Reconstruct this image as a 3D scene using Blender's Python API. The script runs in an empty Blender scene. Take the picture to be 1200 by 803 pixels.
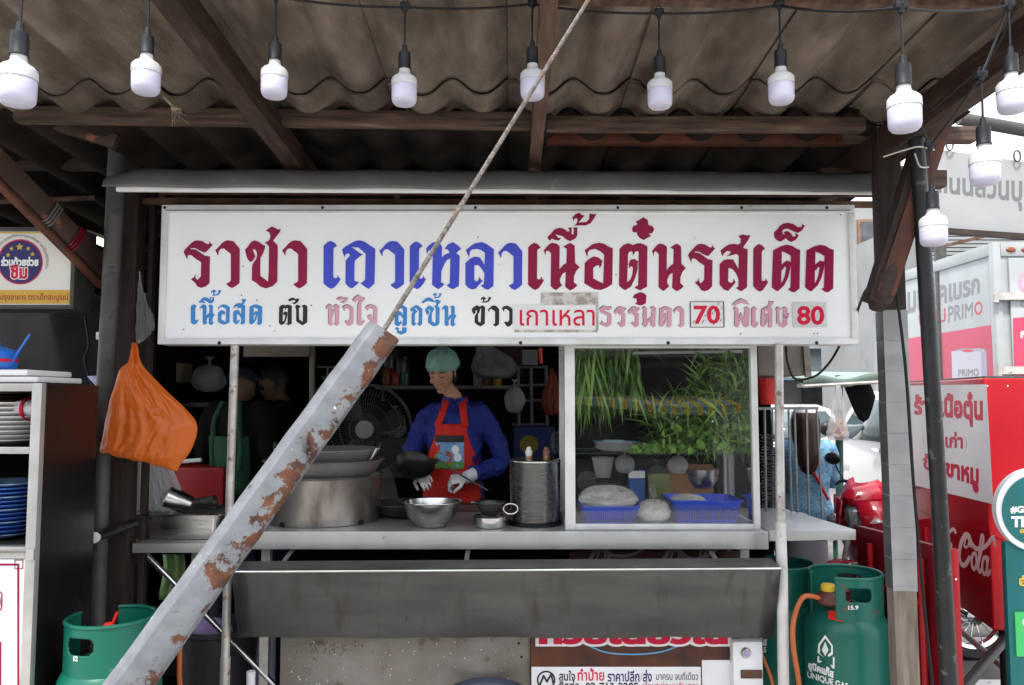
import bpy, bmesh, math, random
import numpy as np
from math import pi, sin, cos, radians as R
from mathutils import Vector, Matrix, Euler
from mathutils.geometry import delaunay_2d_cdt
from mathutils.bvhtree import BVHTree
from mathutils import noise as mnoise

random.seed(7)
scene = bpy.context.scene
COL = scene.collection

# ---------------------------------------------------------------- camera, sky, sun, exposure
EYE, PITCH, FPX = 1.60, R(4.0), 930.0
camd = bpy.data.cameras.new('camera'); cam = bpy.data.objects.new('camera', camd); COL.objects.link(cam)
cam.location = (0, 0, EYE); cam.rotation_euler = (pi / 2 + PITCH, 0, 0)
camd.sensor_width = 36.0; camd.lens = FPX / 1200 * 36; camd.clip_start = 0.05; camd.clip_end = 3000
scene.camera = cam

SUN_EL, SUN_AZ = R(62), R(207)      # azimuth measured from +Y (into the picture) towards +X
w = bpy.data.worlds.new('World'); scene.world = w; w.use_nodes = True
nt = w.node_tree; bg = nt.nodes['Background']
sky = nt.nodes.new('ShaderNodeTexSky'); sky.sky_type = 'NISHITA'; sky.sun_disc = False
sky.sun_elevation = SUN_EL; sky.sun_rotation = SUN_AZ; sky.air_density = 1.0; sky.dust_density = 2.5
tc = nt.nodes.new('ShaderNodeTexCoord'); no = nt.nodes.new('ShaderNodeTexNoise')
no.inputs['Scale'].default_value = 3.2; no.inputs['Detail'].default_value = 7
nt.links.new(tc.outputs['Generated'], no.inputs['Vector'])
rp = nt.nodes.new('ShaderNodeValToRGB'); rp.color_ramp.elements[0].position = .33; rp.color_ramp.elements[1].position = .52
nt.links.new(no.outputs['Fac'], rp.inputs['Fac'])
mx = nt.nodes.new('ShaderNodeMixRGB'); mx.inputs[2].default_value = (7.0, 7.2, 7.6, 1)   # bright cloud cover
nt.links.new(rp.outputs['Color'], mx.inputs[0]); nt.links.new(sky.outputs['Color'], mx.inputs[1])
nt.links.new(mx.outputs[0], bg.inputs['Color']); bg.inputs['Strength'].default_value = 0.10

sund = bpy.data.lights.new('sun', 'SUN'); sund.energy = 2.0; sund.angle = R(9.0); sund.color = (1, .96, .9)
sun = bpy.data.objects.new('sun', sund); COL.objects.link(sun)
sdir = Vector((sin(SUN_AZ) * cos(SUN_EL), cos(SUN_AZ) * cos(SUN_EL), sin(SUN_EL)))
sun.rotation_euler = sdir.to_track_quat('Z', 'Y').to_euler(); sun.location = (6, -4, 12)

scene.view_settings.view_transform = 'Standard'; scene.view_settings.look = 'None'
scene.view_settings.exposure = 1.8; scene.view_settings.gamma = 1.0
scene.view_settings.use_curve_mapping = False
try:
    scene.cycles.max_bounces = 8; scene.cycles.transparent_max_bounces = 16
    scene.cycles.caustics_reflective = False; scene.cycles.caustics_refractive = False
    scene.cycles.sample_clamp_indirect = 4.0
    scene.cycles.use_denoising = True
except Exception: pass

# ---------------------------------------------------------------- pixel -> world (photo pixels 1200 x 803)
FW = Vector((0, cos(PITCH), sin(PITCH))); UP = Vector((0, -sin(PITCH), cos(PITCH))); EYEV = Vector((0, 0, EYE))
def ray(px, py): return FW + Vector((1, 0, 0)) * ((px - 600) / FPX) + UP * (-(py - 401.5) / FPX)
def P(px, py, Y):
    d = ray(px, py); return EYEV + d * (Y / d.y)
def PP(px, py, p0, n):
    d = ray(px, py); return EYEV + d * ((Vector(p0) - EYEV).dot(n) / d.dot(n))
def PZ(px, py, z):
    d = ray(px, py); return EYEV + d * ((z - EYE) / d.z)

# ---------------------------------------------------------------- materials
MATS = {}
def mat(name, c1, c2=None, scale=6, rough=.6, metal=0.0, bump=0.0, bscale=None, stretch=(1, 1, 1), detail=6,
        c3=None, t3=.62, s3=3, rough3=.8, alpha=None, emit=None, trans=0, lo=.35, hi=.65, st3=None, rvar=.0, spec=.32, sub=0, soft3=.06):
    if name in MATS: return MATS[name]
    m = bpy.data.materials.new(name); MATS[name] = m; m.use_nodes = True
    t = m.node_tree; b = t.nodes['Principled BSDF']; L = t.links.new; N = t.nodes.new
    b.inputs['Roughness'].default_value = rough; b.inputs['Metallic'].default_value = metal
    b.inputs['Specular IOR Level'].default_value = spec
    c1 = tuple(c1) + (1,); b.inputs['Base Color'].default_value = c1
    co = N('ShaderNodeTexCoord'); mp = N('ShaderNodeMapping'); L(co.outputs['Object'], mp.inputs['Vector'])
    mp.inputs['Scale'].default_value = stretch
    def noise(s, d=detail):
        n = N('ShaderNodeTexNoise'); n.inputs['Scale'].default_value = s; n.inputs['Detail'].default_value = d
        L(mp.outputs['Vector'], n.inputs['Vector']); return n
    col = None
    if c2 is not None:
        n = noise(scale); r = N('ShaderNodeValToRGB')
        r.color_ramp.elements[0].position = lo; r.color_ramp.elements[1].position = hi
        r.color_ramp.elements[0].color = c1; r.color_ramp.elements[1].color = tuple(c2) + (1,)
        L(n.outputs['Fac'], r.inputs['Fac']); col = r.outputs['Color']
        if rvar:
            mr = N('ShaderNodeMapRange'); L(n.outputs['Fac'], mr.inputs['Value'])
            mr.inputs['From Min'].default_value = .3; mr.inputs['From Max'].default_value = .7
            mr.inputs['To Min'].default_value = max(0, rough - rvar); mr.inputs['To Max'].default_value = min(1, rough + rvar)
            L(mr.outputs[0], b.inputs['Roughness'])
    if c3 is not None:
        n = noise(s3, 8); r = N('ShaderNodeValToRGB')
        if st3:
            mp3 = N('ShaderNodeMapping'); mp3.inputs['Scale'].default_value = st3; L(co.outputs['Object'], mp3.inputs['Vector']); L(mp3.outputs[0], n.inputs['Vector'])
        r.color_ramp.elements[0].position = t3; r.color_ramp.elements[1].position = t3 + soft3
        L(n.outputs['Fac'], r.inputs['Fac'])
        x = N('ShaderNodeMixRGB'); L(r.outputs['Color'], x.inputs[0])
        if col: L(col, x.inputs[1])
        else: x.inputs[1].default_value = c1
        x.inputs[2].default_value = tuple(c3) + (1,); col = x.outputs[0]
        if metal:
            q = N('ShaderNodeMath'); q.operation = 'MULTIPLY_ADD'; L(r.outputs['Color'], q.inputs[0])
            q.inputs[1].default_value = -metal; q.inputs[2].default_value = metal; L(q.outputs[0], b.inputs['Metallic'])
    if col: L(col, b.inputs['Base Color'])
    if bump:
        n = noise(bscale or scale * 4); bu = N('ShaderNodeBump'); bu.inputs['Strength'].default_value = bump
        bu.inputs['Distance'].default_value = .01
        L(n.outputs['Fac'], bu.inputs['Height']); L(bu.outputs['Normal'], b.inputs['Normal'])
    if alpha is not None: b.inputs['Alpha'].default_value = alpha
    if emit: b.inputs['Emission Color'].default_value = tuple(emit[:3]) + (1,); b.inputs['Emission Strength'].default_value = emit[3]
    if trans: b.inputs['Transmission Weight'].default_value = trans
    if sub:
        b.inputs['Subsurface Weight'].default_value = sub; b.inputs['Subsurface Scale'].default_value = .02
    return m
def film(name, tint, opac, rough=.25, c2=None):
    """thin translucent sheet: plastic bags, frosted film"""
    if name in MATS: return MATS[name]
    m = bpy.data.materials.new(name); MATS[name] = m; m.use_nodes = True; t = m.node_tree; N = t.nodes.new; L = t.links.new
    out = t.nodes['Material Output']; b = t.nodes['Principled BSDF']
    b.inputs['Base Color'].default_value = tuple(tint) + (1,); b.inputs['Roughness'].default_value = rough
    tl = N('ShaderNodeBsdfTranslucent'); tl.inputs['Color'].default_value = tuple(tint) + (1,)
    m1 = N('ShaderNodeMixShader'); m1.inputs[0].default_value = .4; L(b.outputs[0], m1.inputs[1]); L(tl.outputs[0], m1.inputs[2])
    tp = N('ShaderNodeBsdfTransparent'); m2 = N('ShaderNodeMixShader'); m2.inputs[0].default_value = opac
    L(tp.outputs[0], m2.inputs[1]); L(m1.outputs[0], m2.inputs[2]); L(m2.outputs[0], out.inputs['Surface'])
    co = N('ShaderNodeTexCoord'); n = N('ShaderNodeTexNoise'); n.inputs['Scale'].default_value = 14; n.inputs['Detail'].default_value = 4
    L(co.outputs['Object'], n.inputs['Vector']); bu = N('ShaderNodeBump'); bu.inputs['Strength'].default_value = .5; bu.inputs['Distance'].default_value = .02
    L(n.outputs['Fac'], bu.inputs['Height']); L(bu.outputs[0], b.inputs['Normal'])
    return m
def glass(name, tint=(.97, .985, .98), boost=1.0, haze=.008):
    if name in MATS: return MATS[name]
    m = bpy.data.materials.new(name); MATS[name] = m; m.use_nodes = True; t = m.node_tree; N = t.nodes.new; L = t.links.new
    out = t.nodes['Material Output']; t.nodes.remove(t.nodes['Principled BSDF'])
    tp = N('ShaderNodeBsdfTransparent'); tp.inputs['Color'].default_value = tuple(tint) + (1,)
    g = N('ShaderNodeBsdfGlossy'); g.inputs['Roughness'].default_value = .01
    fr = N('ShaderNodeFresnel'); fr.inputs['IOR'].default_value = 1.5
    mu = N('ShaderNodeMath'); mu.operation = 'MULTIPLY'; mu.inputs[1].default_value = boost; L(fr.outputs[0], mu.inputs[0])
    x = N('ShaderNodeMixShader'); L(mu.outputs[0], x.inputs[0]); L(tp.outputs[0], x.inputs[1]); L(g.outputs[0], x.inputs[2])
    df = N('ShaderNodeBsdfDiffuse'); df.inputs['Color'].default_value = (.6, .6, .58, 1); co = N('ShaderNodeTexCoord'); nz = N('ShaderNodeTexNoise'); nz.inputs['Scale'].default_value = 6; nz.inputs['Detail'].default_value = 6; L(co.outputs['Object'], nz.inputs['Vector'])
    gr = N('ShaderNodeMapRange'); gr.inputs['From Min'].default_value = .35; gr.inputs['From Max'].default_value = .75; gr.inputs['To Min'].default_value = haze * .4; gr.inputs['To Max'].default_value = haze * 1.8; L(nz.outputs['Fac'], gr.inputs['Value'])  # pale diffuse haze painted in place of bright reflections on the pane
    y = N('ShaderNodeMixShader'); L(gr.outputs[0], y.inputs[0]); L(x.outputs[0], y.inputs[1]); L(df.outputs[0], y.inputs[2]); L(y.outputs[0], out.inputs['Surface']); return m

M = {}
M['white_paint'] = mat('white_paint', (.74, .74, .73), (.62, .62, .60), 5, .45, bump=.05)
M['sign_white'] = mat('sign_white', (.84, .85, .86), (.79, .80, .81), 2.5, .28, c3=(.5, .48, .45), t3=.735, s3=26, soft3=.02)
M['alu'] = mat('alu', (.48, .475, .45), (.38, .37, .35), 9, .42, .55, bump=.05, stretch=(1, 1, 1), c3=(.33, .29, .25), t3=.68, s3=30)
M['alu_white'] = mat('alu_white', (.70, .71, .70), (.58, .58, .57), 8, .4, 0, c3=(.4, .37, .33), t3=.7, s3=20)
M['steel'] = mat('steel', (.55, .55, .54), (.42, .41, .39), 4, .26, 1.0, bump=.04, stretch=(1, 1, 6), rvar=.08)
M['steel_dull'] = mat('steel_dull', (.105, .105, .102), (.068, .066, .063), 3.2, .42, .8, bump=.08, rvar=.1, c3=(.045, .036, .028), t3=.60, s3=2.6, soft3=.12)
M['steel_counter'] = mat('steel_counter', (.50, .495, .485), (.40, .395, .385), 5, .38, .6, bump=.06, c3=(.3, .26, .22), t3=.70, s3=18)
M['steel_dirty'] = mat('steel_dirty', (.27, .255, .235), (.17, .15, .125), 4, .5, .5, bump=.1, c3=(.10, .06, .035), t3=.60, s3=9, soft3=.1)
M['steel_pot'] = mat('steel_pot', (.38, .36, .34), (.20, .175, .15), 7, .30, .85, stretch=(1, 1, .45), bump=.05, c3=(.09, .055, .036), t3=.56, s3=7, soft3=.18)
M['pipe_steel'] = mat('pipe_steel', (.52, .50, .47), (.36, .34, .31), 14, .45, .5, bump=.1, c3=(.2, .14, .1), t3=.62, s3=22)
M['wood_dark'] = mat('wood_dark', (.018, .011, .0085), (.038, .024, .018), 5, .65, bump=.3, stretch=(1, 9, 9), bscale=12, c3=(.10, .072, .055), t3=.66, s3=5, soft3=.15)
M['wood_dark_y'] = mat('wood_dark_y', (.020, .010, .0075), (.045, .025, .018), 5, .65, bump=.3, stretch=(9, 1, 9), bscale=12, c3=(.09, .06, .045), t3=.66, s3=5, soft3=.15)
M['wood_dark_z'] = mat('wood_dark_z', (.016, .010, .008), (.034, .022, .017), 5, .7, bump=.3, stretch=(9, 9, 1), bscale=12, c3=(.08, .055, .042), t3=.68, s3=5, soft3=.15)
M['trough'] = mat('trough_steel', (.115, .115, .112), (.085, .084, .081), 7, .4, .75, stretch=(.35, 1, 1.4), bump=.06, c3=(.040, .031, .025), t3=.56, s3=5.0, soft3=.2, st3=(2.6, 1, .55), rvar=.12)
M['wood_purlin'] = mat('wood_purlin', (.036, .021, .015), (.105, .068, .048), 4, .72, bump=.35, stretch=(1, 10, 10), bscale=10, c3=(.20, .145, .105), t3=.62, s3=4, soft3=.14)
M['wood_along'] = mat('wood_along', (.05, .028, .018), (.12, .07, .046), 4, .7, bump=.3, stretch=(9, 1, 9), bscale=10)
M['brace_brown'] = mat('brace_brown', (.034, .020, .016), (.06, .036, .027), 7, .5, bump=.15, c3=(.22, .09, .05), t3=.62, s3=10)
M['rust_bar'] = mat('rust_bar', (.075, .033, .019), (.13, .07, .045), 14, .75, bump=.3, c3=(.06, .04, .035), t3=.6, s3=8)
M['rust_red'] = mat('rust_red', (.105, .03, .015), (.05, .02, .013), 8, .6, bump=.2)
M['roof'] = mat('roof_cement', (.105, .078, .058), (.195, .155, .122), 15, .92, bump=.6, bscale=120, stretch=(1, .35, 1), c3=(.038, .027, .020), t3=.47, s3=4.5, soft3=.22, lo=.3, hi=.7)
M['roof_shade'] = mat('roof_shade', (.015, .012, .010), (.026, .020, .016), 5, .92, bump=.35, bscale=90, c3=(.008, .007, .006), t3=.5, s3=2.3, soft3=.22, spec=.1)  # deep shade under the far roof rows, put into the colour
M['grey_pipe'] = mat('grey_pipe', (.045, .044, .041), (.072, .069, .065), 9, .5, bump=.15, c3=(.04, .037, .034), t3=.6, s3=20)
M['gutter'] = mat('gutter_grey', (.105, .108, .106), (.14, .144, .142), 4, .45, .15, bump=.06, c3=(.17, .175, .175), t3=.68, s3=8)
M['tape_grey'] = mat('tape_grey', (.27, .27, .275), (.33, .33, .33), 8, .33, bump=.25, bscale=14, stretch=(1, 1, 2.2))
M['wood_post'] = mat('wood_post', (.15, .12, .095), (.24, .20, .165), 5, .8, bump=.3, stretch=(9, 9, 1))
M['black_pole'] = mat('black_pole', (.007, .007, .008), (.014, .014, .016), 9, .4, bump=.2, c3=(.07, .07, .07), t3=.64, s3=26, soft3=.05, spec=.35)
M['black'] = mat('black_plastic', (.006, .006, .0065), (.010, .010, .011), 20, .42, spec=.3)
M['blackmat'] = mat('black_matt', (.01, .01, .011), None, rough=.9)
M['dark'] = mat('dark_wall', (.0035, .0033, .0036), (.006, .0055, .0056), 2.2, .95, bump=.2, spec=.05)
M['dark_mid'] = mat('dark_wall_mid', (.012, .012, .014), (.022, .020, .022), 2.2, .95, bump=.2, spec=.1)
M['rack_steel'] = mat('rack_steel', (.24, .24, .235), (.17, .17, .165), 14, .45, .4)
M['rubber'] = mat('rubber', (.02, .02, .022), (.03, .03, .033), 30, .7)
M['gas_green'] = mat('gas_green', (.010, .128, .092), (.010, .098, .074), 3.2, .3, bump=.04, bscale=40, c3=(.10, .075, .055), t3=.655, s3=17, soft3=.025)
M['gas_green_pale'] = mat('gas_green_pale', (.004, .125, .082), (.006, .10, .066), 3.2, .36, bump=.04, c3=(.22, .30, .27), t3=.63, s3=9, soft3=.05)
M['red'] = mat('cabinet_red', (.34, .004, .010), (.30, .004, .010), 3, .32, bump=.02, c3=(.40, .01, .018), t3=.7, s3=7)
M['red_deep'] = mat('red_deep', (.19, .005, .011), (.14, .005, .010), 5, .38, bump=.05, c3=(.12, .02, .02), t3=.70, s3=20)
M['apron_red'] = mat('apron_red', (.62, .022, .012), (.55, .018, .01), 8, .72, bump=.12, bscale=60)
M['shirt_blue'] = mat('shirt_blue', (.012, .028, .21), (.010, .021, .16), 9, .75, bump=.2, bscale=40)
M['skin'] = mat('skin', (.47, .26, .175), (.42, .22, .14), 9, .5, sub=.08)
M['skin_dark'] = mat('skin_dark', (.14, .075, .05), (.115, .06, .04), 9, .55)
M['hair'] = mat('hair', (.012, .010, .009), (.025, .018, .014), 30, .5, stretch=(6, 6, 1))
M['hair_brown'] = mat('hair_brown', (.018, .010, .008), (.045, .020, .012), 20, .5, stretch=(8, 8, 1))
M['cap_green'] = mat('cap_green', (.15, .31, .265), (.22, .38, .33), 14, .7, bump=.5, bscale=34)
M['glove'] = mat('glove', (.74, .73, .74), (.62, .60, .62), 20, .6, bump=.25)
M['lips'] = mat('lips', (.42, .13, .11), None, rough=.45)
M['orange_bag'] = film('orange_bag_film', (.72, .17, .018), .93, .34)
M['clear_bag'] = film('clear_bag_film', (.75, .76, .77), .10, .10)
M['milky_bag'] = film('milky_bag_film', (.62, .63, .64), .5, .25)
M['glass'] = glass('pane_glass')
M['glass_front'] = glass('pane_glass_front', tint=(.975, .985, .98), boost=2.1, haze=.012)
M['blue_plastic'] = mat('blue_plastic', (.014, .095, .86), (.012, .08, .78), 5, .33)
M['blue_pot'] = mat('blue_pot', (.02, .17, .62), (.02, .14, .55), 5, .35)
M['red_plastic'] = mat('red_plastic', (.65, .03, .02), None, rough=.35)
M['noodle'] = mat('rice_noodle', (.84, .82, .77), (.74, .71, .64), 60, .5, bump=.6, bscale=90)
M['steel_wok'] = mat('steel_wok', (.42, .415, .40), (.30, .29, .275), 5, .36, .65, bump=.05, c3=(.14, .11, .085), t3=.64, s3=6, soft3=.12)
M['tape_dark'] = mat('tape_dark', (.06, .06, .062), (.09, .09, .092), 8, .4, bump=.25, bscale=14, stretch=(1, 1, 2.2))
M['board_white'] = mat('board_white', (.28, .285, .29), (.24, .245, .25), 2, .5, c3=(.3, .3, .3), t3=.68, s3=5)
M['leaf_a'] = mat('leaf_a', (.11, .24, .038), (.16, .32, .055), 20, .42, spec=.5)
M['leaf_b'] = mat('leaf_b', (.20, .39, .065), (.29, .49, .11), 20, .42)
M['leaf_c'] = mat('leaf_c', (.03, .075, .018), (.045, .10, .022), 20, .45)
M['porcelain'] = mat('porcelain', (.74, .74, .72), (.66, .66, .64), 9, .25)
M['diffuser'] = mat('bulb_diffuser', (.45, .44, .54), (.42, .41, .51), 4, .3, sub=.15)
M['bulb_white'] = mat('bulb_white', (.47, .47, .47), (.42, .42, .415), 9, rough=.4)
M['socket'] = mat('socket_black', (.006, .0068, .009), (.010, .011, .014), 30, .5, spec=.3)
M['cable'] = mat('cable_black', (.006, .006, .0065), None, rough=.55, spec=.3)
M['wire'] = mat('steel_wire', (.20, .18, .165), (.09, .078, .068), 80, .5, .6, bump=.6, c3=(.17, .09, .055), t3=.6, s3=30)
M['orange_hose'] = mat('orange_hose', (.50, .13, .04), (.40, .10, .03), 12, .45)
M['maroon'] = mat('letter_maroon', (.28, .010, .055), (.24, .010, .05), 4, .3, spec=.12)
M['letter_blue'] = mat('letter_blue', (.055, .075, .52), (.065, .085, .56), 3, .3, spec=.12)
M['sky_blue'] = mat('letter_sky_blue', (.045, .22, .55), (.06, .25, .58), 8, .35, spec=.12)
M['letter_black'] = mat('letter_black', (.035, .03, .032), None, rough=.4, spec=.12)
M['letter_pink'] = mat('letter_pink', (.58, .29, .38), (.62, .34, .43), 9, .4, spec=.12)
M['pink_edge'] = mat('letter_edge', (.10, .07, .08), None, rough=.5, spec=.12)
M['letter_red'] = mat('letter_red', (.60, .018, .06), None, rough=.35, spec=.12)
M['letter_white'] = mat('letter_white', (.80, .80, .80), None, rough=.4, spec=.12)
M['letter_grey'] = mat('letter_grey', (.22, .23, .24), None, rough=.5, spec=.12)
M['paper'] = mat('paper', (.76, .76, .77), (.68, .68, .69), 7, .5)
M['tape_residue'] = mat('tape_residue', (.33, .29, .26), (.60, .58, .555), 30, .7, bump=.3, lo=.42, hi=.58)
M['truck_white'] = mat('truck_white', (.33, .35, .355), (.27, .29, .295), 3, .3, c3=(.22, .215, .20), t3=.74, s3=8)
M['truck_pink'] = mat('truck_pink', (.46, .05, .10), (.42, .045, .09), 4, .35)
M['car_white'] = mat('car_white', (.45, .45, .45), None, rough=.16, spec=.6)
M['car_glass'] = mat('car_glass', (.05, .075, .08), None, rough=.04, spec=.8)
M['tail_red'] = mat('tail_red', (.55, .02, .03), None, rough=.15)
M['bike_red'] = mat('bike_red', (.36, .008, .022), None, rough=.15, spec=.7)
M['chrome'] = mat('chrome', (.75, .76, .78), None, rough=.08, metal=1)
M['lens'] = mat('lamp_lens', (.62, .66, .68), (.4, .44, .46), 26, .08, metal=.5)
M['wall_white'] = mat('wall_white', (.27, .275, .275), (.20, .205, .205), .8, .8, bump=.08, c3=(.12, .12, .115), t3=.62, s3=1.2, soft3=.2)
M['louver'] = mat('louver_grey', (.25, .255, .255), (.20, .205, .205), 3, .6)
M['window_dark'] = mat('window_dark', (.05, .055, .06), (.09, .095, .1), 3, .2)
M['shutter_brown'] = mat('shutter_brown', (.22, .13, .09), (.17, .1, .07), 5, .6)
M['teal'] = mat('teal_sign', (.012, .145, .145), (.012, .13, .13), 4, .4)
M['lime'] = mat('lime_sign', (.06, .5, .14), None, rough=.4)
M['gold'] = mat('gold_letter', (.60, .42, .07), None, rough=.4)
M['navy'] = mat('navy_logo', (.02, .018, .12), None, rough=.4)
M['yellow'] = mat('yellow_band', (.68, .42, .05), (.62, .37, .045), 4, .4)
M['cooler_red'] = mat('cooler_red', (.28, .012, .015), None, rough=.4)
M['plate_blue'] = mat('plate_blue', (.05, .14, .50), None, rough=.3)
M['cloth_green'] = mat('cloth_green', (.19, .30, .12), (.14, .24, .09), 12, .9, bump=.3)
M['cloth_navy'] = mat('cloth_navy', (.012, .014, .03), (.018, .02, .04), 9, .85, bump=.2)
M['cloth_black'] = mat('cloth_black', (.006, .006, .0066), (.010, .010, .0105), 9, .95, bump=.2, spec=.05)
M['apron_green'] = mat('apron_green', (.010, .06, .028), (.008, .05, .022), 9, .8)
M['check_blue'] = mat('check_blue', (.06, .24, .42), (.28, .46, .60), 60, .8)
M['canopy'] = mat('canopy_pale', (.22, .30, .26), (.18, .25, .215), 5, .7)
M['sausage'] = mat('sausage', (.42, .19, .10), (.33, .14, .07), 20, .45)
M['asphalt'] = mat('asphalt', (.10, .10, .10), (.145, .143, .14), 3, .9, bump=.4, bscale=160, c3=(.07, .07, .07), t3=.6, s3=1.3, soft3=.15)
M['concrete'] = mat('concrete', (.30, .29, .275), (.38, .37, .35), 2.5, .9, bump=.25, bscale=70, c3=(.2, .19, .18), t3=.6, s3=1.1, soft3=.2)
M['road_paint'] = mat('road_paint', (.74, .74, .72), (.60, .60, .58), 9, .7, c3=(.2, .2, .2), t3=.66, s3=22)
M['violet'] = mat('violet_cloth', (.36, .27, .47), (.28, .2, .38), 9, .8)
M['cardboard'] = mat('carton_grey', (.42, .42, .41), (.35, .35, .34), 5, .8)

# ---------------------------------------------------------------- mesh builder
class MB:
    def __init__(s): s.v = []; s.f = []; s.m = []; s.sm = []; s.cur = 0; s.attr = None
    def add(s, vs, fs, smooth=False):
        o = len(s.v); s.v += [Vector(p) for p in vs]
        for f in fs: s.f.append([i + o for i in f]); s.m.append(s.cur); s.sm.append(smooth)
        return s
    def box(s, a, b):
        x0, x1 = sorted((a[0], b[0])); y0, y1 = sorted((a[1], b[1])); z0, z1 = sorted((a[2], b[2]))
        return s.add([(x0,y0,z0),(x1,y0,z0),(x1,y1,z0),(x0,y1,z0),(x0,y0,z1),(x1,y0,z1),(x1,y1,z1),(x0,y1,z1)],
                     [(3,2,1,0),(4,5,6,7),(0,1,5,4),(1,2,6,5),(2,3,7,6),(3,0,4,7)])
    def bar(s, p, q, w_, h_, up=(0, 0, 1), w2=None, h2=None):
        """rectangular bar from p to q"""
        p = Vector(p); q = Vector(q); d = (q - p).normalized(); u = Vector(up)
        if abs(d.dot(u)) > .98: u = Vector((0, 1, 0))
        sx = d.cross(u).normalized(); uz = sx.cross(d).normalized()
        vs = []
        for c, ww, hh in ((p, w_, h_), (q, w2 or w_, h2 or h_)):
            for a, b in ((-1,-1),(1,-1),(1,1),(-1,1)): vs.append(c + sx * (a * ww / 2) + uz * (b * hh / 2))
        return s.add(vs, [(0,1,2,3),(7,6,5,4),(1,0,4,5),(2,1,5,6),(3,2,6,7),(0,3,7,4)])
    def tube(s, pts, r, n=10, caps=True, closed=False):
        pts = [Vector(p) for p in pts]; k = len(pts); rr = r if isinstance(r, (list, tuple)) else [r] * k
        vs = []; prev = None
        for i, p in enumerate(pts):
            if closed: d = pts[(i + 1) % k] - pts[i - 1]
            else: d = pts[min(i + 1, k - 1)] - pts[max(i - 1, 0)]
            d.normalize()
            if prev is None:
                a = Vector((0, 0, 1)) if abs(d.z) < .9 else Vector((1, 0, 0)); x = d.cross(a).normalized()
            else: x = (prev - d * prev.dot(d)).normalized()
            prev = x; y = d.cross(x)
            for j in range(n):
                t = 2 * pi * j / n; vs.append(p + (x * cos(t) + y * sin(t)) * rr[i])
        fs = []
        for i in range(k if closed else k - 1):
            a = i * n; b = ((i + 1) % k) * n
            for j in range(n): fs.append((a + j, a + (j + 1) % n, b + (j + 1) % n, b + j))
        s.add(vs, fs, True)
        if caps and not closed:
            s.add(vs[:n], [tuple(reversed(range(n)))]); s.add(vs[-n:], [tuple(range(n))])
        return s
    def lathe(s, prof, o=(0, 0, 0), n=32, ax=None, smooth=True, a0=0, a1=2 * pi):
        o = Vector(o); full = abs(a1 - a0 - 2 * pi) < 1e-6; k = n if full else n + 1
        q = Vector((0, 0, 1)).rotation_difference(Vector(ax)) if ax else None
        vs = []
        for r, z in prof:
            for j in range(k):
                t = a0 + (a1 - a0) * j / n; p = Vector((r * cos(t), r * sin(t), z))
                if q: p = q @ p
                vs.append(o + p)
        fs = []
        for i in range(len(prof) - 1):
            for j in range(n):
                a = i * k + j; b = i * k + (j + 1) % k; fs.append((a, b, b + k, a + k))
        return s.add(vs, fs, smooth)
    def ball(s, c, r, seg=16, rings=10, rot=None):
        c = Vector(c); r = (r, r, r) if not isinstance(r, (tuple, list)) else r
        vs = []; fs = []
        for i in range(rings + 1):
            ph = pi * i / rings
            for j in range(seg):
                t = 2 * pi * j / seg; p = Vector((r[0]*sin(ph)*cos(t), r[1]*sin(ph)*sin(t), r[2]*cos(ph)))
                if rot is not None: p = rot @ p
                vs.append(c + p)
        for i in range(rings):
            for j in range(seg):
                a = i*seg+j; b = i*seg+(j+1)%seg; fs.append((a, a+seg, b+seg, b))
        return s.add(vs, fs, True)
    def prism(s, poly, th):
        """closed planar 3-D polygon given as Vectors, extruded by vector th"""
        n = len(poly); poly = [Vector(p) for p in poly]; th = Vector(th)
        s.add(poly + [p + th for p in poly], [tuple(range(n)), tuple(reversed(range(n, 2*n)))] +
              [(i, i + n, (i+1) % n + n, (i+1) % n) for i in range(n)])
        return s
    def sheet(s, grid, smooth=True):
        """grid: rows of points"""
        k = len(grid[0]); vs = [p for r in grid for p in r]
        return s.add(vs, [(i*k+j, i*k+j+1, (i+1)*k+j+1, (i+1)*k+j) for i in range(len(grid)-1) for j in range(k-1)], smooth)
    def build(s, name, m, parent=None, bev=0, seg=2, solid=0, attr=None, sharp=35, recalc=True):
        me = bpy.data.meshes.new(name); o = bpy.data.objects.new(name, me); COL.objects.link(o)
        org = wloc(parent) if parent is not None else Vector()
        if parent is None and s.v:      # top-level mesh: origin at its base centre
            xs = [p.x for p in s.v]; ys = [p.y for p in s.v]; zs = [p.z for p in s.v]
            org = Vector(((min(xs)+max(xs))/2, (min(ys)+max(ys))/2, min(zs))); o.location = org
        me.from_pydata([tuple(p - org) for p in s.v], [], s.f)
        for p, i, sm in zip(me.polygons, s.m, s.sm): p.material_index = i; p.use_smooth = sm
        for mm in (m if isinstance(m, (list, tuple)) else [m]): me.materials.append(mm)
        if attr is not None:
            at = me.attributes.new('edge', 'FLOAT', 'POINT'); at.data.foreach_set('value', attr)
        if parent is not None: o.parent = parent
        if bev or recalc:
            bm = bmesh.new(); bm.from_mesh(me)
            if recalc: bmesh.ops.recalc_face_normals(bm, faces=bm.faces)
            if bev:
                es = [e for e in bm.edges if len(e.link_faces) == 2 and e.calc_face_angle(0) > .6]
                bmesh.ops.bevel(bm, geom=es, offset=bev, segments=seg, affect='EDGES', profile=.6, clamp_overlap=True)
            bm.to_mesh(me); bm.free()
        try: me.set_sharp_from_angle(angle=R(sharp))
        except Exception: pass
        if solid:
            md = o.modifiers.new('solid', 'SOLIDIFY'); md.thickness = solid; md.offset = 0
        return o
def wloc(o):
    v = Vector()
    while o is not None: v += o.location; o = o.parent
    return v
def tag(o, label=None, cat=None, group=None, kind=None):
    if label: o['label'] = label
    if cat: o['category'] = cat
    if group: o['group'] = group
    if kind: o['kind'] = kind
    return o
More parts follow.
